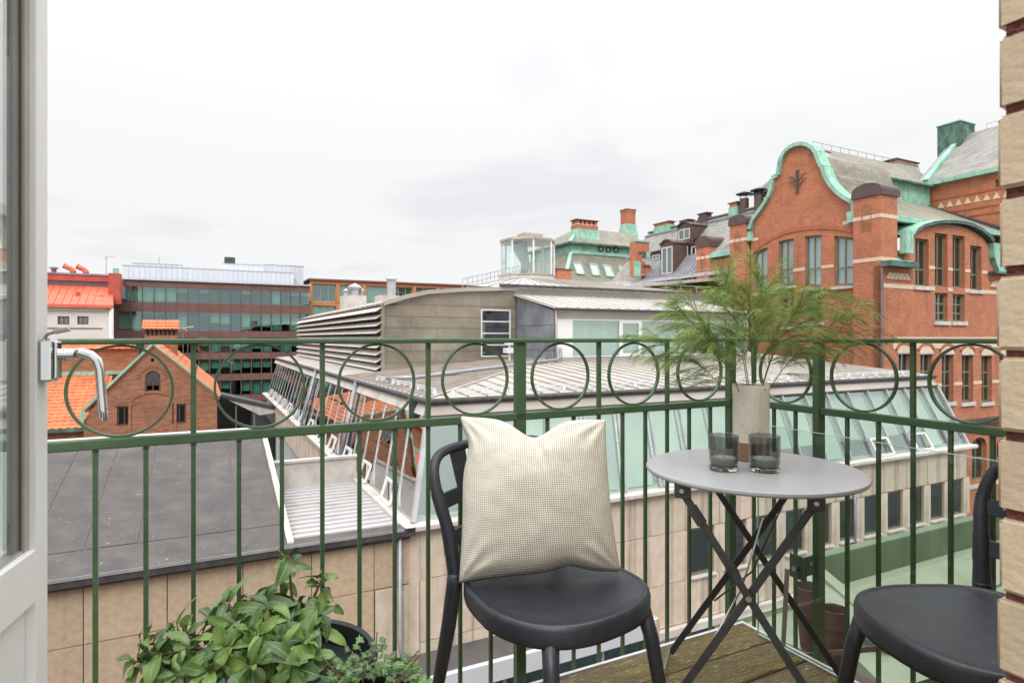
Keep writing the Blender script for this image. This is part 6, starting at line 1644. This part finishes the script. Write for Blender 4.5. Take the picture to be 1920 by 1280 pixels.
def mkcushion():
    TLc, TRc, BLc, BRc = Vector((-.150, 1.735, .862)), Vector((.262, 1.700, .857)), Vector((-.137, 1.560, .455)), Vector((.292, 1.635, .457))
    nrm = (TRc - TLc).cross(BLc - TLc).normalized()
    if nrm.y > 0: nrm = -nrm
    n = 72; me = bpy.data.meshes.new('cushion'); vs = []; fs = []; uvs = []
    for side in (1, -1):
        for j in range(n + 1):
            for i in range(n + 1):
                u, v = i / n, j / n; x, y = 2 * u - 1, 2 * v - 1
                # edges drawn in between the pointed corners
                pin = .045
                xx = x * (1 - pin * (1 - y * y) ** 1.0 * abs(x)) ; yy = y * (1 - pin * (1 - x * x) * abs(y))
                xx += .10 * math.exp(-((y - .58) / .26) ** 2) * max(0, -x) ** 4
                # chop at the top middle and a small tuck at the bottom
                chop = .25 * math.exp(-((x - .02) / .30) ** 2) * max(0, (y + .1) / 1.1) ** 3
                tuck = .07 * math.exp(-((x - .35) / .22) ** 2) * max(0, -y) ** 5
                yy += -chop + tuck
                P0_ = TLc.lerp(TRc, (xx + 1) / 2); P1_ = BLc.lerp(BRc, (xx + 1) / 2)
                P = P1_.lerp(P0_, (yy + 1) / 2)
                th = .125 * (max(0, (1 - x * x)) * max(0, (1 - y * y))) ** .42
                th *= 1 - .18 * math.exp(-((x - .02) / .13) ** 2) * max(0, y) ** 1.2
                # folds radiating from the corners and the chop
                wr = 0
                for cx_, cy_ in ((-1, 1), (1, 1), (-1, -1), (1, -1)):
                    dx, dy = x - cx_, y - cy_; d = math.hypot(dx, dy); a = math.atan2(dy, dx)
                    wr += math.sin(a * 13 + cx_ * 2 + cy_) * math.exp(-((d - .30) / .26) ** 2) * .0045
                d = math.hypot(x - .02, y - .75); wr += -.010 * math.exp(-((x - .03 - .25 * (.75 - y)) / .05) ** 2) * math.exp(-((y - .55) / .35) ** 2)
                wr += .010 * mnoise.noise(Vector((x * 1.6, y * 1.6, 3))) + .003 * mnoise.noise(Vector((x * 5, y * 5, 7)))
                edge = min(1, 8 * min(1 - abs(x), 1 - abs(y)))
                if side == 1: P = P + nrm * (th + wr * edge)
                else: P = P - nrm * th * .55
                vs.append(P); uvs.append((u, v))
    m_ = (n + 1) * (n + 1)
    for j in range(n):
        for i in range(n):
            a = j * (n + 1) + i; fs.append((a, a + 1, a + n + 2, a + n + 1)); fs.append((m_ + a, m_ + a + n + 1, m_ + a + n + 2, m_ + a + 1))
    base = Vector((.07, 1.6, .455))
    me.from_pydata([tuple(v - base) for v in vs], [], fs)
    ul = me.uv_layers.new(name='UVMap')
    for lp in me.loops: ul.data[lp.index].uv = uvs[lp.vertex_index]
    me.materials.append(M['cushion'])
    bm = bmesh.new(); bm.from_mesh(me); bmesh.ops.remove_doubles(bm, verts=bm.verts, dist=.0004); bmesh.ops.recalc_face_normals(bm, faces=bm.faces)
    for f in bm.faces: f.smooth = True
    bm.to_mesh(me); bm.free()
    o = bpy.data.objects.new('cushion', me); COL.objects.link(o); o.location = base
    BASE[o.name] = (base, LOC)
    tag(o, 'square beige waffle weave cushion with pointed corners leaning on the left chair', 'cushion')
mkcushion()

# ================================================================ folding bistro table
tc_ = Vector((.697, 1.765, 0)); TH_ = .71
tb_t = thing('bistro_table', (tc_.x, tc_.y, 0), 'round grey metal folding bistro table with crossed dark legs', 'table', frame=LOC)
R0 = .300
b = MB(); b.lathe([(.0, TH_ - .004), (R0 - .006, TH_ - .004), (R0 - .006, TH_ - .012), (R0 - .002, TH_ - .014), (R0 + .0005, TH_ - .009), (R0 - .001, TH_ - .003), (R0 - .006, TH_ - .0005), (R0 - .012, TH_), (.0, TH_)], (tc_.x, tc_.y, 0), 96); b.build('tabletop', M['table_paint'], tb_t, autos=True)
uu = Vector((.925, -.38, 0)).normalized(); ww = Vector((-uu.y, uu.x, 0))
def TP(u, w_, z): return tc_ + uu * u + ww * w_ + Vector((0, 0, z))
def flatbar(a, c, wd, th, name, m=M['table_leg']):
    b = MB(); b.bar(a, c, th, wd, ww.cross(Vector(c) - Vector(a)).normalized()); return b.build(name, m, tb_t, bevel=.0015)
wf_, wr_2 = -.225, .205
zt_l = TH_ - .035
for w0, fw_ in ((wf_, -.27), (wr_2, .235)):
    s_ = -1 if w0 < 0 else 1
    flatbar(TP(-.170, w0, zt_l), TP(.270, fw_, .012), .020, .006, 'leg')
    flatbar(TP(.150, w0 - s_ * .010, zt_l), TP(-.262, fw_ - s_ * .010, .012), .020, .006, 'leg')
# hinge brackets, rivets, feet bars, slide rod
for u, w0 in ((-.170, wf_), (.150, wf_), (-.170, wr_2), (.150, wr_2)):
    b = MB(); c = TP(u, w0, TH_ - .03); b.bar(c + uu * -.02, c + uu * .02, .022, .042, (0, 0, 1)); b.build('hinge_bracket', M['table_leg'], tb_t, bevel=.002)
    b = MB(); b.tube([c - ww * .018, c + ww * .018], .006, 10); b.build('rivet', M['steel'], tb_t, autos=True)
def crossz(w0): return None
for w0, fw_ in ((wf_, -.27), (wr_2, .235)):
    # pivot where the two bars cross
    t = .422 / .852
    u1 = lambda s: -.170 + .44 * s
    u2 = lambda s: .150 - .412 * s
    s = .320 / .852
    c = TP(u1(s), lerp(w0, fw_, s), lerp(zt_l, .012, s))
    b = MB(); b.tube([c - ww * .012, c + ww * .014], .0075, 12); b.build('pivot', M['steel'], tb_t, autos=True)
s = .30
c1_ = TP(-.170 + .44 * s, wf_ - .012, lerp(zt_l, .012, s)); b = MB(); b.bar(c1_ + Vector((-.010, 0, .022)), c1_ + Vector((.006, 0, -.012)), .004, .026, (1, 0, 0)); b.build('lock_plate', M['table_leg'], tb_t, bevel=.001)
c1_ = TP(-.170 + .44 * .08, wf_ - .006, lerp(zt_l, .012, .08)); b = MB(); b.bar(c1_ + (TP(-.170, 0, 1) - TP(.270, 0, .323)).normalized() * .02, c1_ - (TP(-.170, 0, 1) - TP(.270, 0, .323)).normalized() * .03, .012, .027, (1, 0, 0)); b.build('leg_sleeve', M['table_leg'], tb_t, bevel=.001)
def wire(pts, r, name, m): b = MB(); b.tube(pts, r, 8); b.build(name, m, tb_t, smooth=True)
wire([TP(-.262, .225, .022), TP(-.262, -.26, .022)], .0055, 'foot_bar', M['steel'])
wire([TP(.270, .235, .022), TP(.270, -.27, .022)], .0055, 'foot_bar', M['steel'])
wire([TP(.03, .20, TH_ - .20), TP(-.03, .0, TH_ - .36), TP(-.16, -.24, .16)], .003, 'brace_rod', M['steel'])
wire([TP(.11, .19, TH_ - .09), TP(.0, .05, TH_ - .32), TP(-.10, -.06, .33)], .0025, 'brace_rod', M['table_leg'])
b = MB(); b.bar(TP(.10, .20, .36), TP(.09, .24, .10), .014, .005, ww); b.build('stay', M['alu'], tb_t)

# ================================================================ vase with plume fern, two tealight glasses
def vase_ex(t, vec, col, b):
    sp = N(t, 'ShaderNodeSeparateXYZ'); t.links.new(vec, sp.inputs[0])
    a = N(t, 'ShaderNodeMath', operation='MULTIPLY_ADD'); t.links.new(noise(t, vec, 6, 3), a.inputs[0]); a.inputs[1].default_value = .008; t.links.new(sp.outputs[2], a.inputs[2])
    f = ramp(t, a.outputs[0], .0595, .0605)
    g = mixc(t, ramp(t, noise(t, vec, 95, 2), .68, .70), (.74, .69, .59), (.10, .06, .035))
    g = mixc(t, ramp(t, noise(t, vec, 9, 4, (6, 6, .6)), .45, .75), g, mixc(t, .3, g, (.45, .38, .28)))
    raw = mixc(t, ramp(t, noise(t, vec, 90, 3), .5, .7), (.30, .165, .085), (.22, .12, .06))
    return mixc(t, f, raw, g)
M['vase_glaze'] = mat('vase_glaze', (.6, .55, .46), rough=.35, extra=vase_ex)
vx, vy = .738, 1.878
b = MB(); b.lathe([(.0, TH_), (.050, TH_), (.053, TH_ + .003), (.0535, TH_ + .20), (.0545, TH_ + .228), (.053, TH_ + .231), (.049, TH_ + .229), (.048, TH_ + .02), (.0, TH_ + .02)], (vx, vy, 0), 48)
va = b.build('vase', M['vase_glaze'], None, base=(vx, vy, TH_), frame=LOC, autos=True)
tag(va, 'speckled cream stoneware cylinder vase with bare brown clay foot on the table', 'vase')
def smoke_glass():
    m = bpy.data.materials.new('smoke_glass'); m.use_nodes = True; t = m.node_tree; b = t.nodes['Principled BSDF']
    b.inputs['Base Color'].default_value = (.8, .82, .8, 1); b.inputs['Roughness'].default_value = .01
    b.inputs['Transmission Weight'].default_value = 1; b.inputs['IOR'].default_value = 1.46
    # let light through so the wax inside stays lit
    return m
M['smoke_glass'] = glassmat('smoke_glass', (.66, .675, .67), (1, 1, 1), .045, .85, .01)
M['glass_base'] = smoke_glass()
M['wax'] = mat('wax', (.80, .76, .60), (.84, .80, .66), 20, rough=.5)
M['wax_grey'] = mat('wax_grey', (.70, .72, .64), rough=.5)
def tealight(x, y, label, R=.0410, Hh=.1, m=M['wax']):
    t = thing('candle_glass', (x, y, TH_), label, 'candle holder', 'smoked glass candle holders', LOC)
    b = MB(); b.lathe([(R * .93, TH_ + .012), (R * .97, TH_ + .03), (R, TH_ + Hh - .002), (R - .0015, TH_ + Hh), (R - .003, TH_ + Hh - .002), (R * .97 - .003, TH_ + .03), (R * .93 - .003, TH_ + .014)], (x, y, 0), 40); b.build('glass', M['smoke_glass'], t, smooth=True)
    b = MB(); b.lathe([(R * .88, TH_ + .0008), (R * .95, TH_ + .003), (R * .95, TH_ + .012), (.0, TH_ + .012)], (x, y, 0), 40); b.build('glass_base', M['glass_base'], t, smooth=False)
    b = MB(); b.lathe([(R * .80, TH_ + .0125), (R * .82, TH_ + .0135), (R * .82, TH_ + .034), (R * .76, TH_ + .0365), (.0, TH_ + .0350)], (x, y, 0), 32); c = b.build('candle', m, t, autos=True)
    b = MB(); b.tube([(x, y, TH_ + .034), (x + .001, y, TH_ + .041), (x + .0025, y, TH_ + .046)], .0009, 6); b.build('wick', M['joint_dark'], c)
tealight(.602, 1.728, 'smoked glass with cream tealight, left one on the table')
tealight(.712, 1.715, 'smoked glass with grey green tealight, right one on the table', .0425, .101, M['wax_grey'])

# plume fern: arching stems, each with side branches ending in drooping threads
M['fern_green'] = mat('fern_green', (.17, .26, .05), (.33, .44, .14), 14, 3, rough=.6, spec=.3)
M['fern_stem'] = mat('fern_stem', (.09, .10, .03), (.14, .16, .05), 14, 3, rough=.6)
fn = thing('fern_spray', (vx, vy, TH_ + .05), 'bunch of feathery green fern stems standing in the cream vase', 'plant', frame=LOC)
rf = random.Random(11)
leaf = MB(); LV, LF = [], []
def thread(p, d, ln, w_=.0004):
    """thin drooping thread leaf, three segments, crossed flat"""
    d = d.normalized(); side = d.cross(Vector((rf.uniform(-1, 1), rf.uniform(-1, 1), rf.uniform(-1, 1)))).normalized() * w_
    q = p.copy(); n0 = len(LV); seg_ = 3
    for i in range(seg_ + 1):
        f = 1 - (i / seg_) ** 2 * .85
        LV.append(q + side * f); LV.append(q - side * f)
        d = (d + Vector((0, 0, -.16)) + Vector((rf.uniform(-.1, .1), rf.uniform(-.1, .1), rf.uniform(-.06, .06)))).normalized(); q = q + d * ln / seg_
    for i in range(seg_): a = n0 + 2 * i; LF.append((a, a + 1, a + 3, a + 2))
# targets of main stems (dx, dy, dz from the vase mouth)
mouth = Vector((vx, vy, TH_ + .20))
stems_t = [(-.245, -.05, .30), (-.175, .10, .34), (-.115, -.10, .375), (-.05, .06, .40), (.02, -.05, .415), (.085, .09, .375), (.13, -.08, .33), (-.30, .04, .19), (.27, -.03, .27), (-.20, -.12, .24), (-.06, -.14, .33), (.18, .05, .30)]
for si, (tx, ty, tz) in enumerate(stems_t):
    tz *= .87; tip = mouth + Vector((tx, ty, tz))
    st = Vector((vx - tx * .05 + rf.uniform(-.012, .012), vy - ty * .05, TH_ + .03))
    c = mouth + Vector((tx * .20, ty * .2, tz * .50))
    pts = []
    for k in range(15):
        t = k / 14; a = st.lerp(c, t); e_ = c.lerp(tip, t); pts.append(a.lerp(e_, t))
    b = MB(); b.tube(pts, [lerp(.0019, .0006, k / 14) for k in range(15)], 6); b.build('stem', M['fern_stem'], fn, smooth=True)
    nb = 23
    brm = MB()
    for j in range(nb):
        t = .46 + .54 * (j + rf.random()) / nb; i = min(13, int(t * 14)); p = pts[i].lerp(pts[i + 1], t * 14 - i)
        ax = (pts[i + 1] - pts[i]).normalized(); az = rf.uniform(0, 2 * math.pi)
        perp = ax.orthogonal().normalized(); perp = Matrix.Rotation(az, 3, ax) @ perp
        d = (ax * rf.uniform(.45, 1.0) + perp * rf.uniform(.35, .75) + Vector((tx, ty, 0)) * 1.4 + Vector((0, 0, .04))).normalized()
        ln = rf.uniform(.07, .135) * (1.15 - .4 * t)
        q = p.copy(); segs = 7; bp_ = [q.copy()]
        for k in range(segs):
            q = q + d * ln / segs; bp_.append(q.copy())
            d = (d + Vector((0, 0, -.075)) + Vector((rf.uniform(-.09, .09),) * 3) * .6).normalized()
            for h in range(5):
                dd = (d * 1.0 + Vector((rf.uniform(-1, 1), rf.uniform(-1, 1), rf.uniform(-.75, .6))) * .55)
                # short twiglet carrying several threads
                thread(q, dd, rf.uniform(.034, .064))
                if h % 2 == 0:
                    qq = q + dd.normalized() * .014
                    for g_ in range(2): thread(qq, dd + Vector((rf.uniform(-.7, .7), rf.uniform(-.7, .7), rf.uniform(-.5, .3))), rf.uniform(.026, .042))
        for g_ in range(3): thread(q, d + Vector((rf.uniform(-.4, .4), rf.uniform(-.4, .4), rf.uniform(-.3, .2))), rf.uniform(.03, .05))
        brm.tube(bp_, [.0007] * 6 + [.0004] * 2, 4, caps=False)
    b = brm.build('branches', M['fern_stem'], fn); b['kind'] = 'stuff'
# long loose sprays at the right
for k in range(34):
    st = mouth + Vector((.10 + .20 * rf.random(), rf.uniform(-.05, .05), .13 + .20 * rf.random()))
    d = Vector((1, rf.uniform(-.3, .3), rf.uniform(.0, .55))).normalized(); q = st; bp_ = [q.copy()]
    for s_ in range(8):
        q = q + d * .018; bp_.append(q.copy()); d = (d + Vector((0, 0, -.15))).normalized()
        for h in range(2): thread(q, d + Vector((rf.uniform(-.4, .4), rf.uniform(-.5, .5), rf.uniform(-.4, .5))), rf.uniform(.025, .045), .0007)
    b = MB(); b.tube(bp_, .0006, 4, caps=False); b.build('branch', M['fern_stem'], fn)
leaf.v, leaf.f = LV, LF
base = BASE[fn.name][0]
me = bpy.data.meshes.new('foliage'); me.from_pydata([tuple(v - base) for v in LV], [], LF); me.materials.append(M['fern_green'])
o = bpy.data.objects.new('foliage', me); COL.objects.link(o); o.parent = fn; o['kind'] = 'stuff'; BASE[o.name] = (base, LOC)

# ================================================================ potted shrub, ivy
def leafmat(name, c1, c2, back=1.5):
    def ex(t, vec, col, b):
        uv = N(t, 'ShaderNodeUVMap'); sp = N(t, 'ShaderNodeSeparateXYZ'); t.links.new(uv.outputs[0], sp.inputs[0])
        a = N(t, 'ShaderNodeMath', operation='SUBTRACT'); t.links.new(sp.outputs[0], a.inputs[0]); a.inputs[1].default_value = .5
        ab = N(t, 'ShaderNodeMath', operation='ABSOLUTE'); t.links.new(a.outputs[0], ab.inputs[0])
        f = ramp(t, ab.outputs[0], .035, .015)
        oi = N(t, 'ShaderNodeObjectInfo')
        base = mixc(t, oi.outputs['Random'], c1, c2)
        base = mixc(t, ramp(t, noise(t, vec, 35, 4), .35, .75), base, mixc(t, .35, base, (.10, .17, .03)))
        return mixc(t, f, base, (.22, .32, .13))
    m = mat(name, c1, rough=.34, extra=ex, spec=.5)
    return m
M['leaf_green'] = leafmat('leaf_green', (.028, .075, .020), (.19, .31, .06))
M['ivy_green'] = leafmat('ivy_green', (.025, .075, .018), (.09, .19, .035))
M['stem_red'] = mat('stem_red', (.16, .055, .035), (.12, .10, .04), 20, rough=.6)
M['pot_black'] = mat('pot_black', (.012, .013, .015), (.02, .02, .022), 20, rough=.3)
M['soil'] = mat('soil', (.03, .02, .014), (.06, .04, .025), 40, rough=.95, bump=1)
def leafmesh(name, L_, W_, curl, fold, m, tip=.55, nl=7):
    vs = []; uv = []; fs = []
    for i in range(nl + 1):
        t = i / nl
        w_ = W_ * (math.sin(math.pi * min(1, t ** 1.25 * .98 + .01)) ** .70) * (1 if t < .98 else .25)
        if i == 0: w_ = W_ * .08
        z = -curl * t * t * L_
        for j, x in enumerate((-1, -.5, 0, .5, 1)):
            vs.append((x * w_, t * L_ * (1 - .12 * curl * t), z + fold * abs(x) * w_ + .004 * math.sin(t * 9 + x * 2) * abs(x))); uv.append((j / 4, t))
    for i in range(nl):
        for j in range(4): a = i * 5 + j; fs.append((a, a + 1, a + 6, a + 5))
    me = bpy.data.meshes.new(name); me.from_pydata(vs, [], fs); ul = me.uv_layers.new(name='UVMap')
    for lp in me.loops: ul.data[lp.index].uv = uv[lp.vertex_index]
    me.polygons.foreach_set('use_smooth', [True] * len(me.polygons)); me.materials.append(m); return me
lms = [leafmesh('leaf', .068, .0165, .35, .35, M['leaf_green']), leafmesh('leaf', .078, .0175, .7, .25, M['leaf_green']), leafmesh('leaf', .058, .017, .15, .3, M['leaf_green']), leafmesh('leaf', .072, .0150, 1.0, .4, M['leaf_green']), leafmesh('leaf', .05, .016, .5, .2, M['leaf_green'])]
def orient(pos, d, up, roll=0):
    y = d.normalized(); x = y.cross(up).normalized() if abs(y.dot(up)) < .98 else Vector((1, 0, 0)); z = x.cross(y)
    m_ = Matrix((x, y, z)).transposed().to_4x4(); m_.translation = pos
    return m_ @ Matrix.Rotation(roll, 4, 'Y')
sb = thing('potted_shrub', (-.40, 1.27, 0), 'bushy evergreen shrub with glossy oval leaves in a black pot', 'plant', frame=LOC)
pc_ = Vector((-.475, 1.285, 0)); rs = random.Random(5)
b = MB(); b.lathe([(.0, .0), (.13, .0), (.165, .36), (.183, .375), (.188, .40), (.180, .41), (.172, .405), (.160, .36), (.0, .36)], tuple(pc_), 48); b.build('pot', M['pot_black'], sb, autos=True)
b = MB(); b.lathe([(.158, .33), (.10, .375), (.0, .38)], tuple(pc_), 24); b.build('soil', M['soil'], sb)
bs = Vector((0, 0, 0))
# whorl tips in pixel-measured world spots: (x, y, z)
tips = []
def rosette(tip, d, n=8, sc=1.0, spread=.9):
    d = d.normalized(); per = d.orthogonal().normalized()
    for k in range(n):
        a = 2.4 * k + rs.uniform(-.3, .3); r = Matrix.Rotation(a, 3, d) @ per
        f = k / n
        dd = (d * (.1 + .9 * f + rs.uniform(-.45, .5)) + r * spread + Vector((rs.uniform(-.35, .35), rs.uniform(-.35, .35), rs.uniform(-.55, .35)))).normalized()
        p = tip - d * (.02 * (1 - f)) * 1.2 + dd * .004
        o = bpy.data.objects.new('leaf', rs.choice(lms)); COL.objects.link(o); o.parent = sb
        s = sc * rs.choice((.5, .62, .72, .82, .95)) * rs.uniform(.9, 1.1) * (1.1 - .35 * f)
        M4 = orient(p - BASE[sb.name][0], dd, (d + Vector((0, 0, .6))).normalized(), rs.uniform(-1.0, 1.0)) @ Matrix.Scale(s, 4)
        o.matrix_basis = M4
def at(X, Y, D): return Vector(((X - 960) / F_ * D, D, E - (Y - HZ) * D / F_))
spots = [(540, 1040, 1.33, 6), (605, 1082, 1.33, 6), (250, 1240, 1.14, 6), (262, 1205, 1.16, 5), (560, 1130, 1.3, 7), (420, 1130, 1.22, 8), (395, 1160, 1.2, 7), (470, 1120, 1.28, 8), (505, 1140, 1.25, 8), (545, 1165, 1.22, 7), (600, 1150, 1.27, 6),
         (330, 1185, 1.17, 8), (290, 1225, 1.13, 8), (350, 1215, 1.12, 7), (440, 1170, 1.15, 9), (480, 1190, 1.1, 8), (420, 1215, 1.08, 8), (530, 1210, 1.12, 9), (575, 1200, 1.15, 8), (470, 1245, 1.05, 8), (390, 1260, 1.05, 7), (550, 1250, 1.07, 8), (330, 1265, 1.06, 6), (510, 1160, 1.34, 7), (450, 1150, 1.33, 6), (590, 1235, 1.14, 5)]
for X, Y, D, n in spots:
    tip = at(X, Y, D); root = pc_ + Vector((rs.uniform(-.05, .05), rs.uniform(-.05, .05), .37))
    mid = root.lerp(tip, .55) + Vector((0, 0, .03))
    pts = [root.lerp(mid, t / 4).lerp(mid.lerp(tip, t / 4), t / 4) for t in range(5)]
    b = MB(); b.tube(pts, [.0045, .004, .0035, .003, .0022], 6); b.build('stem', M['stem_red'], sb, smooth=True)
    rosette(tip, (tip - mid).normalized() + Vector((0, -.15, .35)), n + 5, .9)
    tp2 = pts[3] + Vector((rs.uniform(-.02, .02), rs.uniform(-.02, .02), -.01)); rosette(tp2, Vector((rs.uniform(-1, 1), rs.uniform(-1, .3), .6)), 5, .85, 1.3)
iv = thing('potted_ivy', (-.255, 1.16, 0), 'small leaved dark green ivy in a pot right of the shrub', 'plant', frame=LOC)
ic = Vector((-.262, 1.13, 0))
b = MB(); b.lathe([(.0, .0), (.07, .0), (.095, .40), (.10, .41), (.092, .405), (.085, .36), (.0, .36)], tuple(ic), 32); b.build('pot', M['pot_black'], iv, autos=True)
def ivymesh():
    out_ = [(0, 0), (.35, -.12), (.62, .12), (.42, .35), (.55, .72), (.18, .62), (0, 1.05), (-.18, .62), (-.55, .72), (-.42, .35), (-.62, .12), (-.35, -.12)]
    vs = [(0, .4, .03)] + [(x * .5, y * .6, -.12 * abs(x)) for x, y in out_]; s = .026
    me = bpy.data.meshes.new('ivy_leaf'); me.from_pydata([(x * s, y * s, z * s) for x, y, z in vs], [], [(0, i + 1, (i + 1) % 12 + 1) for i in range(12)])
    ul = me.uv_layers.new(name='UVMap')
    for lp in me.loops: v = vs[lp.vertex_index]; ul.data[lp.index].uv = (.5 + v[0], v[1])
    me.materials.append(M['ivy_green']); return me
im = ivymesh()
for k in range(290):
    th = rs.uniform(0, 2 * math.pi); r = .105 * math.sqrt(rs.random()); hgt = .405 + .105 * (1 - (r / .11) ** 2) * rs.uniform(.3, 1) + rs.uniform(-.01, .015)
    p = ic + Vector((r * math.cos(th) * 1.05, r * math.sin(th), hgt)); d = Vector((math.cos(th) + rs.uniform(-.6, .6), math.sin(th) + rs.uniform(-.6, .6), rs.uniform(-.4, .5)))
    o = bpy.data.objects.new('leaf', im); COL.objects.link(o); o.parent = iv
    o.matrix_basis = orient(p - BASE[iv.name][0], d, Vector((rs.uniform(-.4, .4), rs.uniform(-.6, .1), 1)).normalized(), rs.uniform(-.4, .4)) @ Matrix.Scale(rs.uniform(.7, 1.2), 4)
for k in range(10):
    th = rs.uniform(0, 6.28); b = MB(); b.tube([ic + Vector((0, 0, .38)), ic + Vector((.05 * math.cos(th), .05 * math.sin(th), .45)), ic + Vector((.09 * math.cos(th), .09 * math.sin(th), .47 + rs.uniform(-.02, .03)))], .0014, 5); b.build('stem', M['stem_red'], iv)
b = MB(); b.lathe([(.088, .37), (.05, .40), (.0, .41)], tuple(ic), 20); b.build('soil', M['soil'], iv)

# ================================================================ bay roof below at the right, pots on its ledge
M['bay_green'] = mat('bay_green', (.20, .25, .165), (.34, .38, .28), 1.6, 8, rough=.5, bump=.15, bscale=20, extra=stains((.16, .24, .10), .50, .75, .6, 1.6, (1, 1, 1)))
M['bay_green_dark'] = mat('bay_green_dark', (.10, .155, .09), (.14, .20, .12), 3, 6, rough=.5)
M['bay_wall'] = mat('bay_wall', (.32, .22, .17), (.45, .34, .27), 3, 8, rough=.9, extra=stains((.12, .07, .05), .5, .7, .7, 2, (1, 1, .3)))
M['terracotta'] = mat('terracotta', (.085, .045, .04), (.14, .08, .07), 9, 6, rough=.7)
bay = thing('bay_roof', (6, 1.6, -17), 'lower bay with pale green painted sheet metal roof beyond the right railing', 'building')
zb0 = -2.02
o1 = [(3.95, 2.95), (3.55, 2.10), (3.35, .34), (13, .34), (13, 2.95)]
b = MB(); b.slab([(x, y, zb0 - (.10 if i == 2 else .06 if i == 1 else 0)) for i, (x, y) in enumerate(o1)], (0, 0, -.08)); b.build('roof', M['bay_green'], bay)
b = MB(); b.slab([(x, y, zb0 - .14) for x, y in [(4.05, 2.88), (3.65, 2.08), (3.45, .34), (13, .34), (13, 2.88)]], (0, 0, -15)); b.build('wall', M['bay_wall'], bay)
b = MB(); b.slab([(4.0, 2.62, zb0 + .02), (13, 2.62, zb0 + .02), (13, 3.02, zb0 + .17), (4.0, 3.02, zb0 + .17)], (0, 0, -.03)); b.build('sheet', M['bay_green'], bay)
b = MB(); b.box(3.98, 13, 2.98, 3.06, zb0 - .1, zb0 + .40); b.build('upstand', M['bay_green_dark'], bay, bevel=.01)
b = MB(); b.slab([(3.92, 2.98, zb0 + .38), (3.98, 2.98, zb0 + .40), (4.15, 2.55, zb0 + .10), (4.05, 2.50, zb0 + .06)], (0, 0, -.03)); b.slab([(3.75, 2.9, zb0 + .2), (3.98, 3.0, zb0 + .38), (4.15, 2.5, zb0 + .08), (3.95, 2.4, zb0 - .0)], (0, 0, -.015)); b.build('bent_sheet', M['bay_green'], bay)
b = MB(); b.slab([(3.2, 3.1, zb0 + .02), (3.98, 3.1, zb0 + .02), (3.98, 2.7, zb0 - .13), (3.5, 2.7, zb0 - .13)], (0, 0, -.02)); b.box(3.2, 3.98, 3.08, 3.11, zb0 - .03, zb0 + .05); b.build('side_sheet', M['bay_green'], bay)
b = MB(); b.box(5.2, 13, 1.90, 1.93, zb0, zb0 + .03); b.box(6.6, 6.63, .34, 2.6, zb0, zb0 + .03); b.box(5.0, 5.03, .34, 2.6, zb0, zb0 + .03); b.build('sheet_seam', M['bay_green'], bay)
b = MB(); b.box(3.0, 3.75, 1.9, 2.9, -3.05, -2.95); b.build('ledge', M['bay_wall'], bay)
def pot(X, Ytop, Ybot, D, w_, label, tilt=0):
    # rests on the ledge: X and D fix the spot, size is real
    x = (X - 960) / F_ * D; zt_ = E - (Ytop - HZ) * D / F_; zb_ = E - (Ybot - HZ) * D / F_
    t = thing('flower_pot', (x, D, zb_), label, 'flower pot', 'dark flower pots outside the railing', LOC); h = zt_ - zb_
    b = MB(); b.lathe([(w_ * .62, 0), (w_ * .92, h * .72), (w_ * .98, h * .72), (w_, h), (w_ * .93, h), (w_ * .85, h * .75), (0, h * .7)], (x, D, zb_), 24); b.build('pot', M['terracotta'], t, autos=True)
    b = MB(); b.lathe([(w_ * .9, h * .82), (0, h * .86)], (x, D, zb_), 16); b.build('soil', M['soil'], t)
    return t
pot(1566, 1140, 1262, 2.95, .062, 'dark brown flower pot outside the railing, right of the thick post')
pot(1518, 1098, 1215, 3.02, .068, 'dark brown flower pot outside the railing, left of the thick post')
wb = thing('planter_bracket', (1.4, 3.0, -.6), 'iron shelf carrying the two dark flower pots outside the railing', 'shelf', frame=LOC)
b = MB(); b.bar((1.25, 3.16, E - (1217 - HZ) * 3.02 / F_ - .012), (1.72, 2.78, E - (1262 - HZ) * 2.95 / F_ - .012), .16, .02); b.build('shelf', M['terracotta'], wb)
b = MB(); b.bar((1.3, 2.9, -.44), (1.55, 2.35, FL + E - .10), .02, .02); b.bar((1.6, 2.75, -.56), (1.7, 2.2, FL + E - .1), .02, .02); b.build('strut', M['terracotta'], wb)
